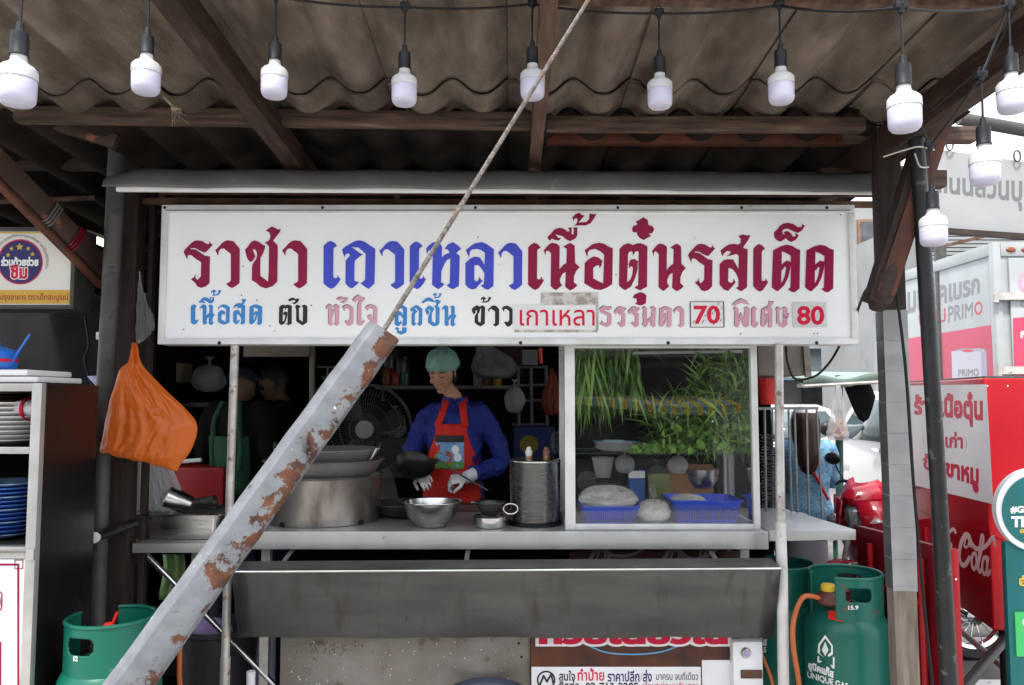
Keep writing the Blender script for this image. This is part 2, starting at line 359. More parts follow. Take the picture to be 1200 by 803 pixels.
def thing(name, loc, label, cat, group=None):
    o = bpy.data.objects.new(name, None); COL.objects.link(o); o.location = loc; o.empty_display_size = .1
    return tag(o, label, cat, group)
def dup(root, loc, label, rz=None, sc=None):
    r = root.copy(); COL.objects.link(r); r.location = loc; r['label'] = label
    if rz is not None: r.rotation_euler = (0, 0, rz)
    if sc: r.scale = sc if isinstance(sc, (tuple, list)) else (sc, sc, sc)
    for ch in list(root.children):
        c = ch.copy(); COL.objects.link(c); c.parent = r
        for g in list(ch.children):
            d = g.copy(); COL.objects.link(d); d.parent = c
    return r
def pxbox(x0, y0, x1, y1, Y, depth):
    a = P(x0, y1, Y); b = P(x1, y0, Y); return (a.x, Y, a.z), (b.x, Y + depth, b.z)
WORK = bpy.data.scenes.new('work')       # small side scene, only for evaluating modifiers and letters quickly; removed at the end
def evmesh(o):
    WORK.collection.objects.link(o); vl = WORK.view_layers[0]; vl.update(); dg = vl.depsgraph; dg.update()
    me = bpy.data.meshes.new_from_object(o.evaluated_get(dg)); WORK.collection.objects.unlink(o); return me

# ---------------------------------------------------------------- lettering
def fill2d(contours):
    """non-zero winding fill of closed contours -> (verts, tris)"""
    vs = []; es = []
    for c in contours:
        o = len(vs); n = len(c); vs += [Vector((p[0], p[1])) for p in c]; es += [(o + i, o + (i + 1) % n) for i in range(n)]
    ov, oe, of, *_ = delaunay_2d_cdt(vs, es, [], 0, 1e-6)
    tri = [(f[0], f[k], f[k+1]) for f in of for k in range(1, len(f) - 1)]
    V = np.array([(p.x, p.y) for p in ov]); T = np.array(tri); C = V[T].mean(axis=1); wn = np.zeros(len(T), int)
    for ct in contours:
        c = np.array([(p[0], p[1]) for p in ct]); d = np.roll(c, -1, axis=0)
        for (x0, y0), (x1, y1) in zip(c, d):
            if y0 == y1: continue
            hit = ((y0 <= C[:, 1]) != (y1 <= C[:, 1])) & (x0 + (C[:, 1] - y0) / (y1 - y0) * (x1 - x0) > C[:, 0])
            wn[hit] += 1 if y1 > y0 else -1
    return ov, [tuple(map(int, t)) for t, w_ in zip(tri, wn) if w_]
def text_contours(body, bold=0, res=3):
    c = bpy.data.curves.new('lettering', 'FONT'); c.body = body; c.fill_mode = 'NONE'; c.resolution_u = res
    o = bpy.data.objects.new('lettering', c); me = evmesh(o)
    bpy.data.objects.remove(o); bpy.data.curves.remove(c)
    nxt = {e.vertices[0]: e.vertices[1] for e in me.edges}
    adj = {}
    for e in me.edges:
        a, b = e.vertices; adj.setdefault(a, []).append(b); adj.setdefault(b, []).append(a)
    seen = set(); out = []
    for i in range(len(me.vertices)):
        if i in seen or i not in adj: continue
        loop = [i]; seen.add(i); j = nxt.get(i, adj[i][0])
        while j not in seen:
            loop.append(j); seen.add(j); j = nxt.get(j, [q for q in adj[j] if q not in seen or q == i][0] if [q for q in adj[j] if q not in seen] else i)
        pts = []
        for k in loop:
            p = me.vertices[k].co
            if not pts or abs(pts[-1][0]-p.x) + abs(pts[-1][1]-p.y) > 1e-4: pts.append((p.x, p.y))
        if len(pts) > 2: out.append(pts)
    bpy.data.meshes.remove(me)
    if bold:
        def area(c): return sum(c[i][0]*c[(i+1) % len(c)][1] - c[(i+1) % len(c)][0]*c[i][1] for i in range(len(c)))
        big = max(out, key=lambda c: abs(area(c))); sg = 1 if area(big) > 0 else -1
        res_ = []
        for c in out:
            n = len(c); q = []
            for i in range(n):
                a = Vector(c[i-1]); b = Vector(c[i]); d = Vector(c[(i+1) % n])
                e1 = (b - a).normalized(); e2 = (d - b).normalized()
                n1 = Vector((e1.y, -e1.x)) * sg; n2 = Vector((e2.y, -e2.x)) * sg; nn = n1 + n2
                if nn.length < .3: nn = n1
                else: nn = nn / max(.5, nn.length_squared / 2)
                q.append(tuple(b + nn * bold))
            res_.append(q)
        out = res_
    return out
def bbox2(cs):
    xs = [p[0] for c in cs for p in c]; ys = [p[1] for c in cs for p in c]; return min(xs), min(ys), max(xs), max(ys)
def fit(cs, x0, y0, x1, y1, flip=True):
    """contours -> pixel box (y down). flip when the source has y up"""
    a, b, c, d = bbox2(cs); out = []
    for ct in cs:
        q = []
        for x, y in ct:
            u = (x - a) / max(1e-9, c - a); v = (y - b) / max(1e-9, d - b)
            if flip: v = 1 - v
            q.append((x0 + u * (x1 - x0), y0 + v * (y1 - y0)))
        out.append(q)
    return out
def quad(cs, p00, p10, p01, p11, flip=True):
    """contours -> pixel quad: p00 top-left, p10 top-right, p01 bottom-left, p11 bottom-right"""
    a, b, c, d = bbox2(cs); out = []
    for ct in cs:
        q = []
        for x, y in ct:
            u = (x - a) / max(1e-9, c - a); v = (y - b) / max(1e-9, d - b)
            if flip: v = 1 - v
            q.append(tuple(p00[i]*(1-u)*(1-v) + p10[i]*u*(1-v) + p01[i]*(1-u)*v + p11[i]*u*v for i in (0, 1)))
        out.append(q)
    return out
def letters(mb, cs, to3, off=Vector()):
    """add filled contours (in pixels), mapped to 3-D by to3(px,py)"""
    ov, tr = fill2d(cs)
    return mb.add([to3(p.x, p.y) + off for p in ov], tr)
def onY(Y): return lambda x, y: P(x, y, Y)
def onplane(p0, n): return lambda x, y: PP(x, y, p0, n)
def circ(cx, cy, r, n=24, ry=None): return [(cx + r*cos(2*pi*i/n), cy + (ry or r)*sin(2*pi*i/n)) for i in range(n)]
def stroke(pts, wd):
    """polyline in pixels -> list of contours (quads and round joints), all counter-clockwise"""
    out = []
    for i, p in enumerate(pts):
        r = wd[i] / 2 if isinstance(wd, (list, tuple)) else wd / 2
        if i < len(pts) - 1:
            q = pts[i+1]; r2 = wd[i+1] / 2 if isinstance(wd, (list, tuple)) else r
            dx, dy = q[0]-p[0], q[1]-p[1]; l = math.hypot(dx, dy) or 1; nx, ny = -dy/l, dx/l
            out.append([(p[0]-nx*r, p[1]-ny*r), (q[0]-nx*r2, q[1]-ny*r2), (q[0]+nx*r2, q[1]+ny*r2), (p[0]+nx*r, p[1]+ny*r)])
        out.append(circ(p[0], p[1], r, 8))
    return out
def spline(pts, n=6):
    """Catmull-Rom through points (any dimension)"""
    out = []; k = len(pts)
    for i in range(k - 1):
        p0 = pts[max(i-1, 0)]; p1 = pts[i]; p2 = pts[i+1]; p3 = pts[min(i+2, k-1)]
        for j in range(n):
            t = j / n
            out.append(tuple(.5*((2*b) + (c-a)*t + (2*a-5*b+4*c-d)*t*t + (3*b-a-3*c+d)*t**3) for a, b, c, d in zip(p0, p1, p2, p3)))
    out.append(tuple(pts[-1])); return out
# ================================================================= THE SETTING
def struct(o): return tag(o, kind='structure')
b = MB(); b.sheet([[Vector((-150, -150, 0)), Vector((150, -150, 0))], [Vector((-150, 150, 0)), Vector((150, 150, 0))]], False)
struct(b.build('pavement', M['concrete']))
b = MB(); b.sheet([[Vector((2.15, 4.15, .004)), Vector((14, 4.15, .004))], [Vector((2.15, 60, .004)), Vector((14, 60, .004))]], False)
struct(b.build('road', M['asphalt'], recalc=False))
b = MB()
for y0, y1 in ((4.35, 4.62), (5.05, 5.42), (5.9, 6.2)):
    b.sheet([[Vector((2.5, y0, .008)), Vector((9, y0, .008))], [Vector((2.5, y1, .008)), Vector((9, y1, .008))]], False)
struct(b.build('road_marking', M['road_paint'], recalc=False))

# ---- dark rooms behind the counter
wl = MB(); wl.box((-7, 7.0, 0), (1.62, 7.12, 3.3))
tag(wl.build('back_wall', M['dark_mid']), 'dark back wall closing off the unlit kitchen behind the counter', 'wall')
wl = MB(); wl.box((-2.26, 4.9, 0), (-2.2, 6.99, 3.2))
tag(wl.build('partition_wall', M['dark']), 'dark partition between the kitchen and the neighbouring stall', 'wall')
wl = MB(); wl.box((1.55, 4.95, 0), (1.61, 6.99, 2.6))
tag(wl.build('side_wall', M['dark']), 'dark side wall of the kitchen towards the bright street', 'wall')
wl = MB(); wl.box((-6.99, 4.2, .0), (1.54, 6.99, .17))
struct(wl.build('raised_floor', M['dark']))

# ---- corrugated roof: double-wave cement tiles, falling gently away from the street
RZ = P(600, 108, 2.93).z; SL = -.05; WP = .23; TX = .46
def roofz(y): return RZ + (y - 2.93) * SL
roof = thing('corrugated_roof', (0, 1.95, roofz(1.95)), 'roof of brown weathered double wave cement sheets above the stall', 'roof')
def wave(x): return .062 * ((1 + cos(2 * pi * x / WP)) / 2) ** 1.35
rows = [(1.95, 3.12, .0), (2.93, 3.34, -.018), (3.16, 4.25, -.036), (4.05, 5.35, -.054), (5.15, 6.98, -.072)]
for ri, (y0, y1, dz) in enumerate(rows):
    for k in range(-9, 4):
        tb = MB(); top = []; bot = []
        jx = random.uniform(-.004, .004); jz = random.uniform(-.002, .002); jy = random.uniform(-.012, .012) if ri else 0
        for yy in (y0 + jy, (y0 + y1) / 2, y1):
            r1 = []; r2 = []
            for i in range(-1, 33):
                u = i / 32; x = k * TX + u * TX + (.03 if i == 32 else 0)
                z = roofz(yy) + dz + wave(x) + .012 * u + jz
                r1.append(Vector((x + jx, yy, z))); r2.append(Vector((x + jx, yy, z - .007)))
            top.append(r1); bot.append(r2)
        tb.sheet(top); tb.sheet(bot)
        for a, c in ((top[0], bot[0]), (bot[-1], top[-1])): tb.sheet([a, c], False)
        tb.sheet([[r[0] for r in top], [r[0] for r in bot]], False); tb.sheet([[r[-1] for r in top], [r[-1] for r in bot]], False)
        tb.build('roof_sheet', M['roof_shade'] if ri > 1 else M['roof'], roof)
def beam(name, p, q, w_, h_, m, label, cat='beam', bev=.004, up=(0, 0, 1)):
    bb = MB(); n = 6; p = Vector(p); q = Vector(q)
    bb.bar(p, q, w_, h_, up); o = bb.build(name, M[m], bev=bev); return tag(o, label, cat)
zr = lambda y, d: roofz(y) - d
beam('rafter', (-.965, 1.97, zr(1.97, .05)), (-.925, 5.0, zr(5.0, .14)), .075, .09, 'wood_dark_y', 'dark brown rafter running under the roof near the second and third bulbs', 'rafter')
beam('rafter', (.105, 1.97, zr(1.97, .05)), (.10, 4.6, zr(4.6, .085)), .05, .075, 'wood_along', 'light brown thin rafter under the middle of the roof behind the wire', 'rafter')
beam('rafter', (1.60, 2.0, zr(2.0, .09)), (1.44, 5.0, zr(5.0, .12)), .085, .12, 'wood_dark_y', 'thick dark rafter sloping above the wooden post beside the sign', 'rafter')
beam('purlin', P(20, 135, 3.1), P(640, 143, 3.1), .05, .062, 'wood_purlin', 'long weathered purlin under the roof sheets above the grey gutter', 'purlin')
beam('purlin', P(640, 146, 3.1), P(1012, 147, 3.1), .05, .055, 'wood_purlin', 'shorter weathered purlin ending at the thick dark rafter', 'purlin')
beam('purlin', P(640, 163, 3.36), P(1010, 164, 3.36), .05, .05, 'rust_red', 'red brown batten just behind the shorter purlin', 'batten')
beam('purlin', P(-60, 205, 5.15), P(1060, 205, 5.15), .06, .08, 'wood_dark', 'dark batten far under the roof in the unlit kitchen', 'batten')
beam('fascia_beam', P(648, -6, 2.28), P(1195, 2, 2.28), .035, .05, 'wood_along', 'bare brown fascia beam at the roof edge carrying the light string', 'beam')
beam('tie_beam', P(8, 188, 3.72), P(178, 190, 3.72), .06, .085, 'wood_dark', 'dark brown tie beam with paint chips above the stripped brown brace')
beam('tie_beam', P(150, 186, 4.1), P(1060, 205, 4.1), .06, .08, 'wood_dark', 'long dark tie beam in the shade behind the grey gutter')
beam('roof_strut', P(-20, 119, 3.2), P(137, 167, 3.3), .05, .055, 'brace_brown', 'thin dusty strut sloping down to the head of the grey pole')
beam('beam_end', P(985, 158, 3.3), P(1141, 159, 3.3), .06, .062, 'wood_purlin', 'short wooden beam end sticking out past the red brown brace, upper of two')
beam('beam_end', P(960, 208, 3.42), P(1106, 211, 3.42), .06, .072, 'wood_purlin', 'short wooden beam end beside the gutter tip, lower of two')
beam('rust_rail', P(-10, 237, 3.85), P(112, 232, 3.85), .02, .022, 'rust_bar', 'thin rusty rail above the yellow and white lightbox', 'rail')

# posts
def post(name, pts, r, m, label, n=16, cat='pole'):
    pb = MB(); pb.tube(pts, r, n); return tag(pb.build(name, M[m]), label, cat)
gp = thing('grey_pole', P(112, 860, 3.5), 'round grey steel pole standing beside the orange bag', 'pole')
pb = MB(); pb.tube([P(138, 165, 3.5), P(130, 330, 3.5), P(118, 560, 3.5), Vector((P(112, 760, 3.5).x, 3.5, 0))], .037, 16); pb.build('shaft', M['grey_pipe'], gp)
pb = MB(); pb.tube([P(137, 170, 3.5), P(137, 158, 3.5)], .045, 16); pb.build('cap', M['grey_pipe'], gp)
x0 = P(151, 400, 3.62).x
pb = MB(); pb.box((x0 - .06, 3.60, 0), (x0 + .03, 3.69, 2.68)); tag(pb.build('wooden_post', M['wood_dark_z'], bev=.006), 'square dark brown post behind the grey pole and orange bag', 'post')
pb = MB(); pb.box((x0 + .036, 3.70, 0), (x0 + .062, 3.74, 2.66)); tag(pb.build('wooden_post', M['wood_dark_z'], bev=.006), 'narrow dark post squeezed behind the square brown post', 'post')
# wrapped wooden post on the street side
wp = thing('wooden_post', Vector((P(1054, 500, 3.2).x, 3.2, 0)), 'square wooden post wrapped in grey tape between stall and red signboard', 'post')
c0 = P(1037, 170, 3.2); c1 = Vector((P(1061, 803, 3.2).x, 3.2, 0)); 
def pz(z): 
    t = (z - c1.z) / (c0.z - c1.z); return c1 + (c0 - c1) * t
def sqpost(bb, z0, z1, hw, rot=R(38)):
    vs = []
    for z in (z0, z1):
        c = pz(z)
        for k in range(4): vs.append(c + Vector((cos(rot + k*pi/2) * hw, sin(rot + k*pi/2) * hw, 0)))
    bb.add(vs, [(3,2,1,0),(4,5,6,7)] + [(k, (k+1) % 4, (k+1) % 4 + 4, k + 4) for k in range(4)])
bb = MB(); sqpost(bb, 0, 2.72, .061); bb.build('timber', M['wood_post'], wp, bev=.005)
zt = P(1060, 365, 3.2).z; zb_ = P(1060, 690, 3.2).z
bb = MB()
for i in range(9):
    a = zb_ + (zt - zb_) * i / 9; c = zb_ + (zt - zb_) * (i + 1) / 9
    bb.cur = 0; sqpost(bb, a + .0005, c, .0645 + .0008 * (i % 3))
for fi, f_ in enumerate(bb.f):
    cc_ = sum((bb.v[q] for q in f_), Vector()) / 4
    if (cc_ - pz(cc_.z)).x < -.02: bb.m[fi] = 1
bb.build('tape_wrap', [M['tape_grey'], M['tape_dark']], wp, bev=.0012)
bb = MB(); sqpost(bb, zt + .002, 2.70, .0635); bb.build('bark_sleeve', M['wood_dark_z'], wp, bev=.004)
post('black_pole', [P(1073, 130, 2.98), P(1083, 300, 2.98), P(1099, 560, 2.98), Vector((P(1115.5, 803, 2.98).x, 2.98, 0))], [.0275, .028, .029, .032], 'black_pole', 'round black scuffed pole standing in front of the red signboard', 20)
beam('brace', P(1115, 112, 3.0), P(1037, 345, 3.0), .022, .07, 'rust_red', 'thin red brown edge batten along the leaning brace', 'batten', up=(1, 0, 0))
beam('brace', P(1103, 98, 3.03), P(1025, 356, 3.03), .062, .075, 'wood_dark_z', 'red brown timber brace leaning onto the tape wrapped post', 'brace', up=(1, 0, 0))
bb = MB(); bb.tube([P(1043, 306, 3.035), P(1037, 325, 3.03), P(1030, 350, 3.03), P(1027, 363, 3.05)], [.043, .050, .047, .026], 16)
tag(bb.build('binding_wrap', M['wood_dark']), 'dark binding where the leaning brace meets the wrapped post', 'binding')
sb = thing('brace', P(120, 330, 3.4), 'painted brown steel brace crossing in front of the lightbox sign', 'brace')
bb = MB(); bb.bar(P(-30, 164, 3.0), P(126, 320, 3.62), .045, .095, up=(0, 0, 1)); bb.build('steel_bar', M['brace_brown'], sb, bev=.005)
bb = MB(); bb.bar(P(-36, 182, 2.985), P(120, 337, 3.605), .04, .014, up=(0, 0, 1)); bb.build('rust_edge', M['rust_red'], sb)
for (x, y, m, nm) in ((54, 249, 'gutter', 'rope_tie'), (86, 285, 'red_deep', 'ribbon_tie')):
    bb = MB()
    for k in range(3):
        c = P(x + 3 * k, y + 2 * k, 3.1 + (x / 400)); ring = []
        d = (P(126, 320, 3.62) - P(-30, 164, 3.0)).normalized(); s1 = d.cross(Vector((0, 0, 1))).normalized(); s2 = s1.cross(d)
        t0 = (x + 30 + 3 * k) / 156 * .93; c = P(-30, 164, 3.0).lerp(P(126, 320, 3.62), t0)
        for j in range(16):
            a = 2 * pi * j / 16; ring.append(c + s1 * .034 * (1 if cos(a) > 0 else -1) * abs(cos(a)) ** .4 + s2 * .054 * (1 if sin(a) > 0 else -1) * abs(sin(a)) ** .4)
        bb.tube(ring, .004, 6, closed=True)
    bb.build(nm, M[m], sb)
post('drain_pipe', [P(1124, 139, 3.7), P(1230, 158, 3.7)], .03, 'grey_pipe', 'dark grey pipe sticking out towards the sky beyond the roof edge', cat='pipe')

# gutter hood above the sign
gt = thing('gutter', P(600, 222, 3.34), 'long grey metal gutter hood above the white sign', 'gutter')
xa, xb = P(120, 210, 3.3).x, P(1076, 210, 3.3).x; z0 = P(600, 219, 3.3).z
bb = MB(); rows_ = []
prof = [(3.46, .10), (3.42, .105), (3.37, .098), (3.33, .078), (3.31, .05), (3.30, .012), (3.302, .0)]
for i in range(25):
    x = xa + (xb - xa) * i / 24; e = .6 if i in (0, 24) else 1; dz = -.022 * i / 24 + .003 * sin(i * 1.7)
    rows_.append([Vector((x, y, z0 + z * e + dz)) for y, z in prof])
bb.sheet(rows_); bb.build('hood', M['gutter'], gt, solid=.004)
bb = MB(); bb.bar((xa + .05, 3.325, z0 - .004), (xb - .35, 3.325, z0 - .016), .02, .022); bb.build('white_lip', M['white_paint'], gt, bev=.004)
bb = MB(); bb.bar((xb - .75, 3.32, z0 - .016), (xb - .1, 3.32, z0 - .024), .018, .012); bb.build('white_lip', M['white_paint'], gt, bev=.003)
# rusty sign frame
rf = thing('sign_frame', P(600, 240, 3.66), 'rusty steel frame holding the white sign under the gutter', 'frame')
bb = MB(); bb.bar(P(148, 236, 3.66), P(1045, 240, 3.66), .03, .028); bb.bar(P(190, 226, 3.68), P(1045, 229, 3.68), .02, .018)
for x in (190, 465, 731, 1030): bb.bar(P(x, 222, 3.69), P(x, 242, 3.69), .026, .02)
bb.build('rail', M['rust_bar'], rf, bev=.002)
bb = MB(); bb.bar(P(160, 212, 3.74), P(1040, 216, 3.74), .01, .11); bb.build('back_strip', M['steel_dirty'], rf)

# ================================================================= MAIN SIGN
SY = 3.55
sl, sr = P(187, 320, SY).x, P(1004, 320, SY).x; st_, sbm = P(600, 240, SY).z, P(600, 403.5, SY).z
sg = thing('shop_sign', Vector(((sl + sr) / 2, SY + .06, sbm)), 'long white lightbox sign with big red and blue Thai lettering', 'sign')
bb = MB(); bb.box((sl + .02, SY + .012, sbm + .02), (sr - .02, SY + .125, st_ - .02)); bb.build('panel', M['sign_white'], sg)
fr = MB(); t = .036
fr.box((sl, SY, st_ - t), (sr, SY + .13, st_)); fr.box((sl, SY, sbm), (sr, SY + .13, sbm + t * .75))
fr.box((sl, SY + .0005, sbm + t * .75), (sl + t * .8, SY + .13, st_ - t)); fr.box((sr - t * .8, SY + .0005, sbm + t * .75), (sr, SY + .13, st_ - t))
frame = fr.build('frame', M['alu_white'], sg, bev=.003)
bb = MB()
for x in (193, 378, 557, 724, 869, 969): c = P(x, 243.5, SY); bb.ball((c.x, SY - .001, c.z), (.007, .004, .007), 8, 6)
for x in (257, 610, 783, 957): c = P(x, 402, SY); bb.ball((c.x, SY - .001, c.z), (.008, .005, .008), 8, 6)
bb.build('screw', M['black'], frame)
bb = MB(); bb.bar((sl + .02, SY - .0015, st_ - .026), (sr - .02, SY - .0015, st_ - .026), .003, .004); bb.build('groove', M['letter_grey'], frame)

def zp(poly, ox, oy=240): return [(ox + x / 6.6667, oy + y / 6.6667) for x, y in poly]
def poly_(s): q = [int(a) for a in s.replace(',', ' ').split()]; return list(zip(q[0::2], q[1::2]))
G = {}
G['ro'] = [poly_('205,278 245,283 285,308 303,305 303,280 312,300 328,315 300,345 275,372 255,372 225,358 195,341 160,338 155,345 200,352 240,380 268,398 307,405 304,560 303,612 275,638 240,650 210,640 190,610 157,582 178,570 197,542 192,570 208,588 235,560 238,450 215,435 190,420 165,397 140,392 130,405 130,430 115,400 100,368 115,345 155,305 180,285')]
G['aa'] = [poly_('450,278 490,285 515,315 540,345 538,610 510,635 480,652 455,640 432,618 465,600 470,585 470,385 440,362 415,342 390,345 375,365 372,400 360,378 347,355 370,335 400,300 425,283')]
G['cho'] = [poly_('655,278 690,290 715,310 740,322 733,350 720,385 702,415 700,450 700,555 760,600 765,540 768,330 750,305 732,297 758,285 775,268 778,240 770,215 742,203 765,185 790,170 815,180 840,195 860,188 855,210 825,250 800,280 835,318 837,340 833,600 800,635 745,655 700,640 665,608 633,590 635,480 645,455 665,430 675,400 672,370 660,350 640,347 650,375 662,405 640,440 620,448 600,425 585,375 580,352 600,330 630,290')]
G['e'] = [poly_('180,283 210,295 235,322 210,335 205,350 203,565 215,575 235,570 238,548 250,570 262,582 240,615 215,645 188,658 160,645 127,615 128,320 155,295')]
G['ko'] = [poly_('410,278 450,290 490,318 532,345 525,615 500,640 480,658 455,645 415,613 440,600 452,580 456,385 430,360 400,335 345,330 375,350 400,372 435,388 410,405 375,435 370,460 368,595 405,605 380,630 350,655 320,640 298,615 300,435 335,395 320,380 300,388 295,412 280,385 272,350 300,325 345,300 375,283')]
G['ho'] = [poly_('65,290 100,300 120,325 118,415 140,390 180,375 165,350 140,345 165,310 205,293 240,315 272,345 250,360 232,378 258,400 252,635 205,660 180,650 155,630 180,615 185,420 160,430 140,460 115,520 112,605 140,620 115,645 92,660 65,645 42,625 48,380 25,355 10,365 5,390 -5,345 15,320 45,297')]
G['lo'] = [poly_('430,292 465,305 525,348 522,635 480,665 450,655 420,632 445,622 452,540 430,500 400,470 373,475 372,585 385,600 405,590 407,560 420,580 438,595 410,625 385,655 355,663 325,650 302,625 303,455 335,425 375,405 415,412 435,440 452,475 455,375 425,355 395,345 355,350 338,365 332,412 318,385 305,355 335,330 375,302')]
G['no'] = [poly_('315,297 350,305 373,325 370,505 400,470 425,455 428,345 400,328 430,310 455,298 490,320 493,455 530,488 500,520 485,560 483,605 512,630 485,655 455,670 430,655 415,640 420,525 395,540 375,580 375,605 392,630 345,668 320,655 302,635 305,380 280,358 265,365 262,397 248,355 270,330 295,305')]
G['uee'] = [poly_('275,255 300,230 330,195 370,180 400,185 440,215 450,200 437,180 470,178 465,195 465,230 480,232 483,200 478,180 510,175 510,240 495,265 455,285 420,270 395,245 370,240 340,232 360,258 385,262 365,280 335,275 310,265 300,280 288,275')]
G['tho'] = [poly_('470,100 495,75 525,63 545,80 568,85 545,110 520,140 580,135 600,115 605,90 605,68 635,75 660,72 640,110 615,145 575,162 530,162 485,165 505,145 512,125 505,105 490,108 482,128')]
G['o'] = [poly_('680,297 720,305 750,325 788,342 783,620 740,650 690,667 640,660 600,635 565,615 568,455 600,425 640,403 675,412 707,440 700,470 685,500 680,475 660,475 635,495 635,575 670,595 712,615 720,390 690,365 650,345 605,355 592,375 590,410 578,385 567,355 590,340 630,308')]
G['to'] = [poly_('910,300 945,315 985,300 1020,305 1058,325 1055,640 1000,670 970,655 955,645 985,630 988,520 990,365 965,365 945,400 940,365 915,368 907,390 900,605 925,585 940,545 945,490 930,480 915,500 912,460 925,430 955,423 985,440 980,510 960,580 930,640 885,668 860,655 835,630 840,345 870,315')]
G['jat'] = [poly_('1025,98 1060,118 1068,160 1095,165 1112,190 1098,220 1090,225 1068,225 1088,245 1060,258 1030,277 1000,262 980,240 975,218 945,215 937,190 950,160 960,165 980,150 965,130 985,125')]
G['u'] = [poly_('1000,683 1030,690 1050,710 1047,770 1010,788 980,782 960,770 978,760 970,730 955,735 943,720 960,700')]
G['so'] = [poly_('265,305 300,312 318,300 322,270 303,245 335,232 365,240 397,238 380,275 345,325 340,338 375,348 370,645 325,677 300,665 280,650 302,640 302,580 280,530 250,500 225,495 222,600 245,612 262,600 265,575 280,605 255,640 220,675 185,660 155,625 155,465 185,435 215,425 260,428 280,460 303,505 305,400 285,385 240,398 205,405 235,385 245,368 215,360 190,380 177,405 162,360 190,335 225,312')]
G['do'] = [poly_('680,312 720,320 750,340 785,352 780,655 740,685 715,680 687,657 708,650 714,460 708,500 690,570 660,630 610,678 585,665 562,645 573,355 605,340 640,322'),
           poly_('643,365 640,470 655,455 680,435 711,447 712,400 680,380'), poly_('640,510 636,615 652,590 668,540 674,492 663,482 650,510')]
G['tai'] = [poly_('580,215 605,195 625,165 655,147 690,140 730,150 765,175 795,175 800,150 822,165 800,200 770,220 740,212 715,200 685,187 660,190 645,205 648,230 665,232 655,215 680,205 705,215 730,250 750,245 745,220 775,240 750,275 715,293 690,280 672,262 655,275 630,290 605,280 583,255')]
# smaller-line letters that the big line does not have
G['han'] = [poly_('0,20 20,5 45,0 60,12 75,8 92,10 80,35 55,52 30,45 45,38 62,30 50,20 35,22 15,30')]
G['bo'] = [poly_('10,0 30,5 45,15 30,30 32,115 60,135 62,25 50,10 75,0 97,15 95,140 60,162 35,150 8,130 8,40 0,20')]
G['wo'] = [poly_('45,0 75,15 90,30 88,140 65,160 45,163 30,145 20,130 35,120 48,128 62,110 62,45 40,28 22,28 18,50 8,35 0,20 20,5')]
G['ai'] = [poly_('0,40 15,20 45,0 70,20 100,28 85,45 68,70 68,205 85,205 88,190 95,205 75,230 55,240 35,225 38,80 50,55 45,40 30,40 25,60 10,55')]
G['jo'] = [poly_('50,0 80,12 93,28 90,145 70,165 50,150 25,110 15,95 30,80 45,80 55,100 62,110 63,45 45,28 25,28 18,50 8,40 0,22 20,5')]
G['uu'] = [poly_('0,10 20,0 35,10 30,22 40,32 55,30 60,0 80,5 95,0 92,40 50,58 15,40 20,25')]
G['i'] = [poly_('0,45 20,20 55,0 85,15 107,45 85,42 55,32 30,42 15,55')]
G['kho'] = [poly_('40,0 60,10 70,25 60,55 50,70 50,125 70,138 75,30 62,12 85,0 105,15 102,145 70,167 45,155 22,135 24,85 40,60 40,40 30,40 30,60 15,72 5,55 0,30 15,15')]
G['tho2'] = [poly_('35,0 65,8 85,10 92,0 100,15 75,35 45,28 30,32 60,50 90,60 97,75 95,140 60,166 30,155 5,140 20,125 22,110 30,128 55,138 66,125 66,80 40,62 15,55 8,40 0,28 15,10')]
G['mo'] = [poly_('20,0 38,15 36,60 36,110 70,80 75,30 62,12 85,0 107,15 100,140 107,150 85,165 65,150 72,105 45,130 40,150 20,165 0,140 10,120 5,75 10,30 0,15')]
G['pho'] = [poly_('20,0 42,15 42,90 62,40 84,90 90,20 82,10 108,0 130,18 122,145 100,162 80,148 62,90 45,148 28,162 10,145 14,35 0,15')]
G['tail'] = [poly_('65,0 80,5 103,3 90,30 70,55 50,45 68,25')]
G['bar'] = [poly_('60,60 107,50 100,75 75,88 62,78')]
def signarea(c): return sum(c[i][0]*c[(i+1) % len(c)][1] - c[(i+1) % len(c)][0]*c[i][1] for i in range(len(c)))
for k, g in G.items():
    for j, c in enumerate(g):        # outer contours one way round, counters the other
        if (signarea(c) > 0) == (j > 0): c.reverse()
def glyph(k, ox, oy, x0, y0, x1, y1):
    g = fit(G[k], ox + x0 / 6.6667, oy + y0 / 6.6667, ox + x1 / 6.6667, oy + y1 / 6.6667, flip=False); return g
LY = SY + .0095
def line(name, m, items, lift=0):
    mb = MB()
    for it in items: letters(mb, glyph(*it), onY(LY - lift))
    return mb.build(name, M[m], sg, recalc=False)
line('lettering', 'maroon', [('ro', 200, 240, 100, 278, 328, 650), ('aa', 200, 240, 347, 278, 540, 652), ('cho', 200, 240, 580, 170, 860, 655), ('aa', 200, 240, 870, 278, 1067, 655),
    ('e', 600, 240, 125, 297, 250, 667), ('no', 600, 240, 248, 297, 530, 670), ('uee', 600, 240, 275, 175, 510, 285), ('tho', 600, 240, 470, 63, 660, 165), ('o', 600, 240, 565, 297, 788, 667),
    ('to', 600, 240, 835, 300, 1058, 670), ('jat', 600, 240, 937, 98, 1112, 277), ('u', 600, 240, 943, 683, 1050, 788), ('no', 700, 240, 427, 303, 692, 677), ('ro', 700, 240, 708, 305, 920, 677),
    ('so', 820, 240, 155, 232, 397, 677), ('e', 820, 240, 417, 307, 535, 680), ('do', 820, 240, 562, 312, 785, 685), ('tai', 820, 240, 580, 140, 822, 293), ('do', 820, 240, 823, 313, 1048, 685)])
